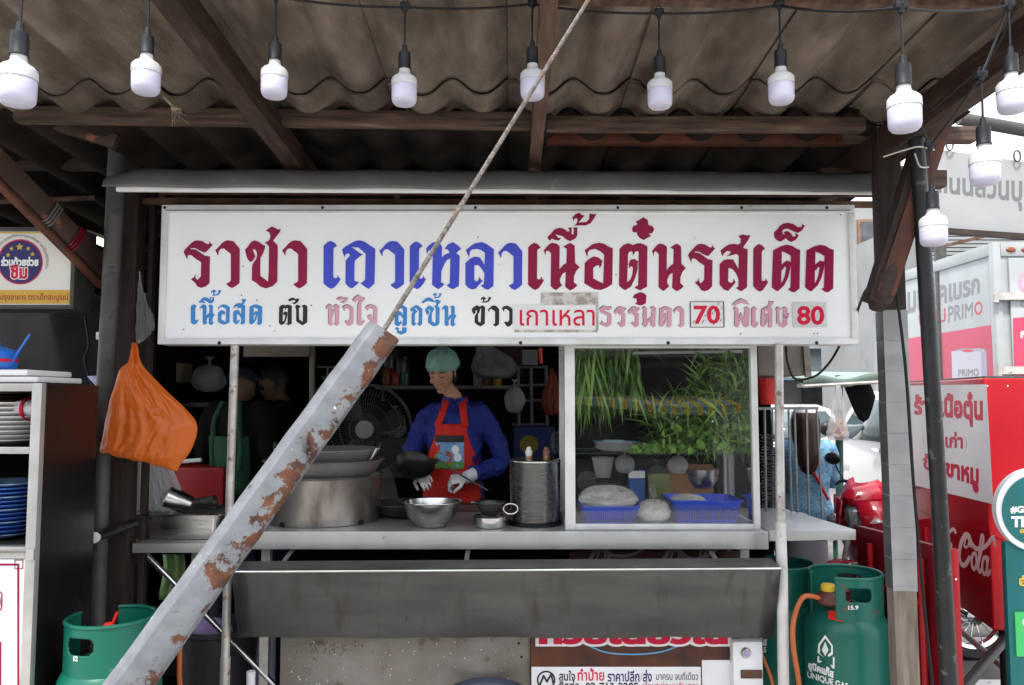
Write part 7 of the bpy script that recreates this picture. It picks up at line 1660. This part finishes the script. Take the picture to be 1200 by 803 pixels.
for z in (zr1 - .42, zr1 - 1.0): mb = MB(); mb.bar((TX0 - .03, YR - .04, z), (TX0 + .3, YR - .045, z), .03, .06); mb.tube([(TX0 - .02, YR - .04, z - .05), (TX0 - .02, YR - .04, z + .05)], .02, 8); mb.build('hinge', M['pipe_steel'], tk)

mb = MB()
for x in (TX0 + .13, TX0 + .25): mb.ball((x, YR - .014, zr1 - .048), (.04, .012, .022), 14, 8)
mb.build('marker_lamp', mat('lamp_amber', (.20, .06, .03), None, rough=.2), tk)
side = lambda off: (lambda x, y: PP(x, y, Vector((TX0 - off, 7, 1)), Vector((1, 0, 0)))); rear = lambda off: onY(YR - .031 - off)
mb = MB(); letters(mb, [[(1050, 399), (1161, 381), (1168, 480), (1168, 640), (1040, 640)]], side(.0008)); letters(mb, [[(1187, 373), (1206, 371), (1210, 620), (1192, 620)]], rear(.0008)); mb.build('pink_print', M['truck_pink'], tk, recalc=False)
def stxt(s, q4, m, b, fn): mb = MB(); letters(mb, quad(text_contours(s, b), *q4), fn); mb.build('lettering', M[m], tk, recalc=False)
stxt('ขนมแพ็คเบรก', ((1040, 334), (1148, 317), (1040, 375), (1148, 343.5)), 'letter_grey', .035, side(.0013))
stxt('พรีโม่', ((1076, 364), (1108, 361), (1076, 381), (1108, 377)), 'truck_pink', .02, side(.0013)); stxt('PRIM', ((1111, 359), (1140, 354), (1111, 378), (1140, 370.5)), 'letter_grey', .012, side(.0013)); stxt('O', ((1141.5, 354), (1151, 352.5), (1142, 370), (1151.5, 368)), 'truck_pink', .012, side(.0013))
mb = MB(); letters(mb, [[(1115, 412), (1148, 408), (1156, 412), (1157, 444), (1150, 446), (1116, 445)]], side(.0013)); mb.build('carton_picture', mat('carton_print', (.42, .41, .47), None, rough=.4), tk, recalc=False)
mb = MB(); letters(mb, [[(1117, 411.6), (1128, 408.3), (1155, 408.6), (1150, 412)]], side(.0017)); letters(mb, [[(1149.5, 413), (1156, 410), (1157, 443), (1150.5, 446)]], side(.0017)); mb.build('carton_picture', mat('carton_shade', (.30, .29, .37), None, rough=.4), tk, recalc=False)
mb = MB(); letters(mb, [circ(1134, 411, 7, 20, 1.8)], side(.0021)); mb.build('carton_lid', M['truck_pink'], tk, recalc=False)
stxt('PRIMO', ((1123, 433), (1147, 432), (1123, 441), (1147, 441)), 'letter_grey', .02, side(.0021))
mb = MB(); letters(mb, [circ(1207, 330, 14, 30), list(reversed(circ(1207, 330, 10, 30)))], rear(.0013)); mb.build('ring_mark', mat('ring_pink', (.62, .26, .36), None), tk, recalc=False)
stxt('C', ((1196, 352), (1203, 352), (1196, 360), (1203, 360)), 'letter_grey', .08, rear(.0013)); stxt('ก', ((1196, 388), (1203, 388), (1196, 396), (1203, 396)), 'letter_white', .05, rear(.0014))
# cab, bonnet, wheels
mb = MB(); cz1 = 1.66
prof_c = [(8.07, .45), (8.07, cz1), (9.05, cz1 + .02), (9.62, 1.16), (10.6, 1.02), (10.75, .55), (10.7, .40), (8.2, .38)]
def extr(mb, pr, xa, xb, inset=0):
    n = len(pr); vs = [Vector((xa + (inset if z > 1.2 else 0), y, z)) for y, z in pr] + [Vector((xb - (inset if z > 1.2 else 0), y, z)) for y, z in pr]
    mb.add(vs, [tuple(range(n)), tuple(reversed(range(n, 2*n)))] + [(i, i+n, (i+1) % n + n, (i+1) % n) for i in range(n)]); return mb
extr(mb, prof_c, TX0 + .06, TX0 + 1.75, .10).build('cab', M['car_white'], tk, bev=.05, seg=3)
mb = MB(); mb.add([Vector((TX0 + .048, y, z)) if z < 1.2 else Vector((TX0 + .140, y, z)) for y, z in ((8.25, 1.14), (8.25, 1.58), (8.98, 1.58), (9.42, 1.14))], [(0, 1, 2, 3)]); mb.add([Vector((TX0 + .2, 9.66, 1.19)), Vector((TX0 + 1.6, 9.66, 1.19)), Vector((TX0 + 1.55, 9.12, 1.66)), Vector((TX0 + .25, 9.12, 1.66))], [(0, 1, 2, 3)]); mb.build('window', M['car_glass'], tk, solid=.006)
mb = MB(); mb.bar((TX0 + .045, 8.35, 1.05), (TX0 + .045, 8.52, 1.05), .03, .04); mb.build('door_handle', M['chrome'], tk, bev=.008)
mb = MB(); 
for y in (8.18, 9.5): mb.box((TX0 + .052, y, .5), (TX0 + .062, y + .008, 1.14))
mb.build('door_seam', M['black'], tk)
mb = MB(); mb.ball((TX0 - .06, 9.45, 1.24), (.1, .06, .09), 14, 10); mb.build('mirror', M['black'], tk)
def wheel(parent, c, r, wd, ax=(1, 0, 0), sp=5):
    mb = MB(); mb.lathe([(r*.66, -wd/2), (r*.93, -wd/2), (r, -wd*.36), (r, wd*.36), (r*.93, wd/2), (r*.66, wd/2), (r*.66, -wd/2)], c, 36, ax=ax); w0 = mb.build('wheel', M['rubber'], parent, sharp=40)
    mb = MB(); mb.lathe([(0, .02), (r*.16, .02), (r*.2, .0), (r*.58, -.01), (r*.64, wd*.35), (r*.66, wd*.4)], c, 30, ax=ax); mb.lathe([(0, -.02), (r*.16, -.02), (r*.58, .01), (r*.66, -wd*.4)], c, 30, ax=ax); mb.build('rim', M['pipe_steel'], w0)
for x in (TX0 + .12, TX0 + 1.66):
    for y in (7.0, 9.95): wheel(tk, Vector((x, y, .36)), .36, .2)
mb = MB(); mb.box((TX0 + .3, 6.3, .5), (TX0 + 1.5, 8.3, .78)); mb.build('chassis', M['black'], tk, bev=.01)
# white hatchback in front of the truck
hb = thing('parked_car', Vector((4.1, 13.2, 0)), 'white hatchback with red tail lamp parked beyond the food cart', 'car')
def carbody(root, x0, x1, y0, y1, m):
    L_ = y1 - y0; pr = [(y0, .45), (y0 - .02, .75), (y0 + .05, .98), (y0 + .55, 1.44), (y0 + 1.0, 1.50), (y0 + 2.0, 1.48), (y0 + 2.9, 1.02), (y0 + L_ - .15, .86), (y0 + L_, .6), (y0 + L_ - .05, .32), (y0 + .1, .30)]
    mb = MB(); n = len(pr); cols = [(x0, .03, 0), (x0, 0, .14), (x1, 0, .14), (x1, .03, 0)]
    vs = []
    for xx, _, _2 in ((x0, 0, 0), (x1, 0, 0)):
        for y, z in pr: vs.append(Vector((xx + ((.16 if z > 1.2 else 0) * (1 if xx == x0 else -1)), y, z)))
    mb.add(vs, [tuple(range(n)), tuple(reversed(range(n, 2*n)))] + [(i, i+n, (i+1) % n + n, (i+1) % n) for i in range(n)]); mb.build('body', m, root, bev=.07, seg=3)
    mb = MB(); xm = .012
    for xx, s_ in ((x0, -1), (x1, 1)):
        for ys in (((y0 + .5, .99), (y0 + .78, 1.40), (y0 + 1.32, 1.42), (y0 + 1.32, .99)), ((y0 + 1.40, .99), (y0 + 1.40, 1.42), (y0 + 1.98, 1.40), (y0 + 2.72, 1.02))):
            mb.add([Vector((xx + s_ * (xm - .16 * max(0, z - .95) / .5), y, z)) for y, z in ys], [(0, 1, 2, 3)])
    mb.add([Vector((x0 + .14, y0 + .03, 1.02)), Vector((x1 - .14, y0 + .03, 1.02)), Vector((x1 - .28, y0 + .46, 1.40)), Vector((x0 + .28, y0 + .46, 1.40))], [(0, 1, 2, 3)]); mb.build('window', M['car_glass'], root, solid=.006)
    for xx in (x0 + .12, x1 - .12): mb = MB(); mb.bar((xx - .10, y0 - .012, .86), (xx + .10, y0 - .012, .88), .05, .16); mb.build('tail_lamp', M['tail_red'], root, bev=.02)
    mb = MB(); mb.bar(((x0+x1)/2 - .25, y0 - .03, .72), ((x0+x1)/2 + .25, y0 - .03, .72), .02, .12); mb.build('number_plate', M['paper'], root)
    for xx in (x0 + .06, x1 - .06):
        for yy in (y0 + .75, y0 + L_ - .8): wheel(root, Vector((xx, yy, .31)), .31, .19)
carbody(hb, 3.35, 5.03, 11.6, 15.5, M['car_white'])
hb2 = thing('parked_car', Vector((2.6, 16, 0)), 'white car further along the street, glimpsed past the wire baskets', 'car')
carbody(hb2, 1.9, 3.5, 19.0, 22.8, M['car_white'])

# red scooter (built facing -Y) ------------------------------------------------------------------
def scooter(loc, rz, label, m, full=True):
    t = thing('motor_scooter', loc, label, 'motor scooter'); t.rotation_euler = (0, 0, rz)
    def B(mb, name, mm, par=t, **k):
        o = mb.build(name, mm, None, **k)
        if par is not t: o.location = o.location - par.location
        o.parent = par; return o
    for y, nm in ((-.63, 'front_wheel'), (.60, 'rear_wheel')):
        mb = MB(); mb.lathe([(.19, -.035), (.24, -.04), (.265, -.015), (.265, .015), (.24, .04), (.19, .035), (.19, -.035)], (0, y, .265), 36, ax=(1, 0, 0)); wq = B(mb, nm, M['rubber'])
        mb = MB(); mb.lathe([(.17, -.02), (.195, -.03), (.195, .03), (.17, .02), (.17, -.02)], (0, y, .265), 32, ax=(1, 0, 0))
        for k in range(14): a = 2*pi*k/14; mb.tube([(0, y + cos(a)*.04, .265 + sin(a)*.04), (0, y + cos(a + .3)*.18, .265 + sin(a + .3)*.18)], .003, 5)
        mb.lathe([(.05, -.04), (.05, .04)], (0, y, .265), 20, ax=(1, 0, 0)); B(mb, 'rim', M['chrome'], wq)
    mb = MB()
    for s_ in (-1, 1): mb.tube([(s_*.06, -.63, .265), (s_*.06, -.52, .62), (s_*.05, -.44, .85)], .018, 10)
    B(mb, 'fork', M['pipe_steel'])
    mb = MB(); g = [[Vector((x * (1 - .1 * abs(i - 4) / 4), -.63 + .30 * cos(a), .265 + .30 * sin(a))) for x in (-.06, -.04, 0, .04, .06)] for i, a in enumerate([R(20 + 17 * k) for k in range(9)])]
    mb.sheet(g); B(mb, 'mudguard', m, solid=.006)
    mb = MB(); g = []                                              # leg shield and nose, pointed towards the front
    for z, hw, y, dp in ((.33, .10, -.36, .05), (.45, .16, -.40, .08), (.60, .215, -.46, .12), (.74, .23, -.52, .16), (.86, .215, -.55, .19), (.96, .18, -.53, .17), (1.03, .12, -.47, .10)):
        g.append([Vector((hw*u, y + dp*abs(u)**1.6, z + .03*u*u)) for u in [(-1 + k/7) for k in range(15)]])
    mb.sheet(g); B(mb, 'front_fairing', m, solid=.012)
    mb = MB()
    for s_ in (-1, 1): mb.add([Vector((s_*.05, -.565, .93)), Vector((s_*.20, -.43, .95)), Vector((s_*.255, -.33, .76)), Vector((s_*.17, -.47, .64)), Vector((s_*.10, -.545, .72))], [(0, 1, 2, 3, 4)])
    B(mb, 'side_wing', m, solid=.02)
    mb = MB(); g = []
    for z, hw, y, dp in ((.765, .10, -.540, .17), (.80, .155, -.552, .18), (.86, .165, -.562, .19), (.91, .14, -.556, .18)): g.append([Vector((hw*u, y + dp*abs(u)**1.6, z + .02*u*u)) for u in [(-1 + k/7) for k in range(15)]])
    mb.sheet(g); B(mb, 'headlight', M['lens'], solid=.014)
    mb = MB(); g = []
    for z, hw, y, dp in ((.905, .19, -.575, .20), (.95, .175, -.575, .19), (1.0, .13, -.53, .14), (1.04, .09, -.46, .08)): g.append([Vector((hw*u, y + dp*abs(u)**1.6, z + .03*u*u)) for u in [(-1 + k/7) for k in range(15)]])
    mb.sheet(g); B(mb, 'brow_panel', m, solid=.012)
    mb = MB()
    for s_ in (-1, 1): mb.ball((s_*.155, -.50, .79), (.055, .04, .045), 16, 10)
    B(mb, 'indicator', M['lens'])
    mb = MB(); g = []
    for y, hw, z0_, z1_ in ((-.34, .08, .36, .55), (-.2, .10, .33, .43), (0, .12, .33, .42), (.12, .14, .38, .62), (.3, .16, .42, .74), (.55, .15, .50, .78), (.8, .09, .62, .80), (.95, .03, .72, .80)):
        g.append([Vector((hw*cos(a), y, (z0_+z1_)/2 + (z1_-z0_)/2*sin(a))) for a in [2*pi*k/20 for k in range(21)]])
    mb.sheet(g); B(mb, 'rear_body', m)
    mb = MB(); g = []
    for y, hw, z in ((.08, .09, .64), (.2, .125, .755), (.45, .135, .80), (.7, .11, .83), (.9, .06, .84)): g.append([Vector((hw*u, y, z - .05*abs(u)**3)) for u in (-1, -.7, -.35, 0, .35, .7, 1)])
    mb.sheet(g); B(mb, 'saddle', M['black'], solid=.06)
    mb = MB(); mb.tube(spline([(-.34, -.22, .99), (-.22, -.3, 1.03), (0, -.38, 1.02), (.22, -.3, 1.03), (.34, -.22, .99)], 5), .012, 10); hbr = B(mb, 'handlebar', M['black'])
    mb = MB()
    for s_ in (-1, 1): mb.tube([(s_*.22, -.3, 1.03), (s_*.27, -.32, 1.14)], .006, 8); mb.ball((s_*.29, -.32, 1.18), (.065, .018, .042), 18, 12)
    B(mb, 'mirror', M['black'], hbr)
    mb = MB(); mb.tube([(.10, .1, .3), (.14, .45, .28), (.15, .85, .36)], [.03, .045, .05], 14); B(mb, 'exhaust', M['steel_dull'])
    mb = MB(); mb.box((-.10, -.1, .2), (.10, .35, .4)); B(mb, 'engine', M['black'], bev=.03)
    return t
sl_ = P(992, 600, 4.75)
scooter(Vector((2.66, 5.50, 0)), R(-58), 'red scooter with clear headlamp nosing out behind the side shelf', M['bike_red'])
scooter(Vector((3.42, 5.0, 0)), R(92), 'dark red scooter mostly hidden behind the red signboard', M['red_deep'])
# food cart, seller, canopy
fcx = P(966, 560, 6.6).x
fc_ = thing('food_cart', Vector((fcx, 6.75, 0)), 'small white food cart with sausage tray on the street', 'cart')
a = P(941, 560, 6.5); b2 = P(984, 560, 6.5); zc_ = P(960, 545, 6.5).z
mb = MB(); mb.box((a.x, 6.5, .45), (b2.x, 7.1, zc_ - .02)); mb.build('body', M['paper'], fc_, bev=.01)
mb = MB(); mb.box((a.x - .05, 6.44, zc_ - .04), (b2.x + .06, 7.15, zc_)); mb.build('top', M['porcelain'], fc_, bev=.006)
mb = MB()
for x in (a.x + .03, b2.x - .03):
    for y in (6.55, 7.05): mb.tube([(x, y, 0), (x, y, .46)], .02, 8)
mb.build('frame', mat('cart_green', (.02, .10, .07), None, rough=.5), fc_)
mb = MB(); mb.tube([P(984, 585, 6.45), P(983, 440, 6.45)], .030, 10); mb.build('canopy_pole', mat('pole_green', (.02, .07, .055), None, rough=.5), fc_)
mb = MB(); g = []
for k in range(5):
    v = k / 4; g.append([Vector((P(936 + 93*u, 450, 6.2).x, 6.1 + 1.3*v, P(980, 444 - 4*u, 6.2).z + .05*v + .02*sin(u*9))) for u in [i/12 for i in range(13)]])
g.insert(0, [p + Vector((0, .0, -.06)) for p in g[0]])
mb.sheet(g); mb.build('canopy', M['canopy'], fc_, solid=.006)
mb = MB(); mb.tube([g[0][0], g[0][-1]], .014, 8); mb.build('canopy_edge', M['pipe_steel'], fc_)
mb = MB(); gg = []
for k in range(6): gg.append([P(x + k * 1.2, 450 + k * (3 + 6 * sin(pi * i / 6)), 6.35) for i, x in enumerate((988, 994, 1000, 1006, 1012, 1016, 1020))])
mb.sheet(gg); mb.build('canopy_flap', M['cloth_black'], fc_, solid=.006)
for i, (x, y, lab) in enumerate(((953, 541, 'browned sausage lying nearest the seller'), (960, 539, 'fat sausage in the middle of the cart tray'), (967, 541, 'browned sausage at the pole end of the tray'), (957, 546, 'pale sausage in front on the cart tray'))):
    c = P(x, y, 6.6 - .04 * (i == 3)); c.z = zc_ + .03; mb = MB(); mb.tube([c + Vector((-.06, 0, 0)), c + Vector((0, 0, .008)), c + Vector((.06, 0, 0))], [.02, .03, .02], 10); tag(mb.build('sausage', M['sausage']), lab, 'sausage', 'sausages on the cart')
sheetbag('plastic_bag', [(452, 980, 985), (466, 978, 988), (480, 974, 991), (496, 971, 993), (508, 969, 994), (516, 970, 994)], 6.0, .06, M['milky_bag'], 'clear bag of sausages hanging from the pale canopy', 5, 41)
for i, (x, y, rot) in enumerate(((980, 504, .5), (985, 500, .9), (983, 510, .3), (988, 507, 1.2), (984, 495, .7))):
    c = P(x, y, 6.0); mb = MB(); d = Vector((cos(rot), .2, sin(rot))) * .035; mb.tube([c - d, c, c + d], [.014, .02, .014], 10)
    tag(mb.build('sausage', M['sausage']), 'sausage inside the hanging clear bag', 'sausage', 'sausages in the hanging bag')
# bottle crates etc. around the cart
sx_ = P(936, 560, 5.9)
seller, TS, TRS = figure((sx_.x, 5.75, -.06), R(180 - 12), 'seated seller in a blue checked shirt and pale cap with long brown hair', 'skin',
    {'r': ((.17, .0, 1.325), (.20, -.10, 1.10), (.12, -.30, 1.02), (0, -1, 0), (0, 0, 1)), 'l': ((-.17, .0, 1.325), (-.20, -.10, 1.10), (-.12, -.30, 1.02), (0, -1, 0), (0, 0, 1))},
    (0, -.02, 1.53, R(-20), R(10)), 'check_blue', .011, legs='sit', legm='cloth_navy', sc=.97, slv=.05)
mb = MB(); g = []
for z, r, k in ((1.60, .080, 0), (1.55, .093, 0), (1.48, .095, .01), (1.40, .092, .02), (1.32, .094, .035), (1.24, .086, .05), (1.19, .06, .065), (1.15, .03, .07)):
    g.append([Vector((r*cos(a) * 1.0, .01 + k + r*sin(a)*1.1 + .004*sin(a*17), z)) for a in [R(-5 + 190 * i / 22) for i in range(23)]])
mb.sheet(g); lbuild(mb, 'hair', M['hair_brown'], seller, solid=.02)
mb = MB(); mb.tube([Vector((-.03, .155, 1.17)), Vector((-.08, .148, 1.08)), Vector((-.13, .125, .98))], .012, 8); lbuild(mb, 'strap', M['tail_red'], seller)
capobj(TS, seller, mat('cap_pale', (.55, .56, .58), None, rough=.7), r=(.092, .108, .09))
mb = MB(); st = Vector((sx_.x, 5.78, 0)); mb.lathe([(.16, 0), (.14, .70), (.17, .71), (.17, .745), (0, .75)], st, 20); tag(mb.build('stool', mat('stool_grey', (.3, .3, .32), None, rough=.5)), 'tall round grey stool under the seller', 'stool')

# white building across the street
bdx0, bdx1, BY = 2.2, 22.0, 24.0
bd = thing('white_building', Vector((12, BY, 0)), 'white shophouse with vents and louvres beyond the truck', 'building')
mb = MB(); mb.box((bdx0, BY, 0), (bdx1, BY + 6, 7.6)); mb.build('wall', M['wall_white'], bd)
for (px0, py0, px1, py1, m) in ((1007, 257, 1027, 313, 'shutter_brown'), (1036, 262, 1060, 310, 'shutter_brown')):
    a, b3 = P(px0, py1, BY - .1), P(px1, py0, BY - .1); mb = MB(); mb.box((a.x, BY - .1, a.z), (b3.x, BY + .05, b3.z)); wd_ = mb.build('window', M[m], bd)
    mb = MB(); f = (b3.x - a.x) * .14; mb.box((a.x + f, BY - .12, a.z + f), (b3.x - f, BY - .101, b3.z - f)); mb.build('pane', M['window_dark'], wd_)
for (px0, py0, px1, py1) in ((1004, 364, 1020, 398),):
    a, b3 = P(px0, py1, BY - .06), P(px1, py0, BY - .06); mb = MB(); mb.box((a.x, BY - .06, a.z), (b3.x, BY + .05, b3.z)); wd_ = mb.build('vent', M['window_dark'], bd)
    mb = MB()
    for i in range(9): x = a.x + (b3.x - a.x) * i / 8; mb.box((x - .03, BY - .14, a.z), (x + .03, BY - .061, b3.z))
    for i in range(11): z = a.z + (b3.z - a.z) * i / 10; mb.box((a.x, BY - .145, z - .03), (b3.x, BY - .08, z + .03))
    mb.build('vent_blocks', M['wall_white'], wd_)
mb = MB()
for y in (322, 350, 405): p = P(1010, y, BY); mb.box((bdx0, BY - .5, p.z - .12), (bdx1, BY + .02, p.z + .12))
mb.build('ledge', M['wall_white'], bd)
mb = MB(); p = P(1010, 444, BY - 1); mb.box((bdx0, BY - 1.6, p.z - .05), (bdx1, BY - .02, p.z + .05)); mb.build('awning', mat('awning_bluegrey', (.10, .16, .22), None, rough=.6), bd)
mb = MB(); a = P(940, 466, BY - .05); b3 = P(1100, 446, BY - .05); mb.box((a.x, BY - .08, .3), (b3.x + 6, BY + .04, b3.z)); mb.build('shopfront', M['window_dark'], bd)
# second block with white louvres nearer behind the truck
lv = thing('louvre_house', Vector((8.6, 14.5, 0)), 'pale building with long white louvres under the street name board', 'building')
mb = MB(); xa = P(1062, 300, 14).x; mb.box((xa, 14, 0), (xa + 9, 18, P(1100, 262, 14).z)); mb.build('wall', M['wall_white'], lv)
mb = MB(); z0_, z1_ = P(1100, 330, 14).z, P(1100, 268, 14).z
for i in range(15): z = z0_ + (z1_ - z0_) * i / 14; mb.bar((xa + .2, 13.92, z), (xa + 8.8, 13.92, z - .0), .16, .05)
mb.build('louvres', M['louver'], lv)
mb = MB(); mb.bar(P(1088, 293, 9), P(1215, 262, 9), .035, .035); tag(mb.build('rail', M['rust_bar']), 'thin rusty rail slanting in front of the white louvres', 'rail')
# street name board
sb_ = thing('street_name_board', P(1170, 262, 6.9), 'big white board with grey Thai street name above the truck', 'sign board')
nb = Vector((-.22, -1, 0)).normalized(); p0 = P(1090, 240, 7.0)
bo = lambda off: (lambda x, y: PP(x, y, p0 + nb * off, nb))
mb = MB(); cs4 = [(1094, 174), (1290, 203), (1290, 281), (1094, 268)]; mb.prism([bo(0)(x, y) for x, y in cs4], -nb * .1); mb.build('board', M['board_white'], sb_)
mb = MB(); letters(mb, quad(text_contours('ถนนสวนบุคคล', .03), (1097, 206), (1243, 213), (1097, 233), (1243, 254)), bo(.0012)); mb.build('lettering', mat('board_grey', (.12, .125, .13), None, rough=.5), sb_, recalc=False)
mb = MB(); mb.bar(bo(0)(1094, 270), bo(0)(1290, 284), .05, .05); mb.build('bottom_rail', M['wood_dark'], sb_)
mb = MB(); mb.tube([bo(-.05)(1230, 280), Vector((bo(-.05)(1230, 280).x, bo(-.05)(1230, 280).y, 0))], .05, 10); mb.build('post', M['grey_pipe'], sb_); mb = MB(); mb.tube([bo(-.05)(1101, 268), Vector((bo(-.05)(1101, 268).x, bo(-.05)(1101, 268).y, 0))], .05, 10); mb.build('post', M['grey_pipe'], sb_)
mb = MB()
for x, y in ((1113, 170), (1192, 183)): q = bo(.03)(x, y); mb.tube([q + Vector((cos(a)*.03, 0, sin(a)*.05)) for a in [2*pi*j/10 for j in range(10)]], .008, 5, closed=True)
mb.build('hook', M['grey_pipe'], sb_)
# slim white downpipe seen beside the post
post('downpipe', [P(1029, 250, 9.0), P(1031, 600, 9.0)], .05, 'wall_white', 'white pipe standing on the street edge past the sign corner', cat='pipe')

# opposite side of the street (behind the photographer): a stall with a striped awning, mirrored in the glass case
op = thing('awning_stall', Vector((1.0, -9.5, 0)), 'stall with a yellow and blue striped awning across the street, mirrored in the glass case', 'stall')
mb = MB(); mb2 = MB()
for k in range(72):
    x = -4.4 + k * .125; zs = .10 * sin(x * 1.3); g = [[Vector((x, -8.6, 1.90 + zs)), Vector((x + .125, -8.6, 1.90 + zs))], [Vector((x, -8.6, 2.06 + zs)), Vector((x + .125, -8.6, 2.06 + zs))], [Vector((x, -10.0, 2.25)), Vector((x + .125, -10.0, 2.25))]]
    (mb if k % 2 else mb2).sheet(g, False)
mb.build('awning_stripe', M['yellow'], op, recalc=False); mb2.build('awning_stripe', mat('awning_blue', (.12, .22, .30), None, rough=.6), op, recalc=False)
mb = MB(); mb.box((-4.4, -10.4, 0), (4.4, -10.2, 2.9)); mb.build('wall', M['dark'], op)
mb = MB(); mb.box((-4.2, -9.6, 0), (4.2, -9.0, .9)); mb.build('counter', M['steel_dull'], op)
for x in (-4.3, 0, 4.3): mb = MB(); mb.tube([(x, -8.7, 0), (x, -8.7, 1.95)], .03, 8); mb.build('post', M['pipe_steel'], op)

# unseen row of shophouses added behind the camera to cut low sky light
rw = thing('light_block_row', Vector((0, -11, 0)), 'unseen grey shophouse row added to cut low light, behind the awning stall', 'building')
mb = MB(); mb.box((-16, -14, 0), (16, -11, 4.0)); mb.build('wall', mat('blocker_grey', (.40, .39, .38), (.33, .32, .31), 1.2, .8), rw)
mb = MB(); mb.box((-16, -11.0, 3.1), (16, -9.9, 3.25)); mb.build('canopy', M['gutter'], rw)
for k in range(8):
    for z in (3.3,): mb = MB(); mb.box((-14.6 + k * 3.8, -10.99, z), (-12.6 + k * 3.8, -10.9, z + .5)); mb.build('window', M['window_dark'], rw)
bpy.data.scenes.remove(WORK)
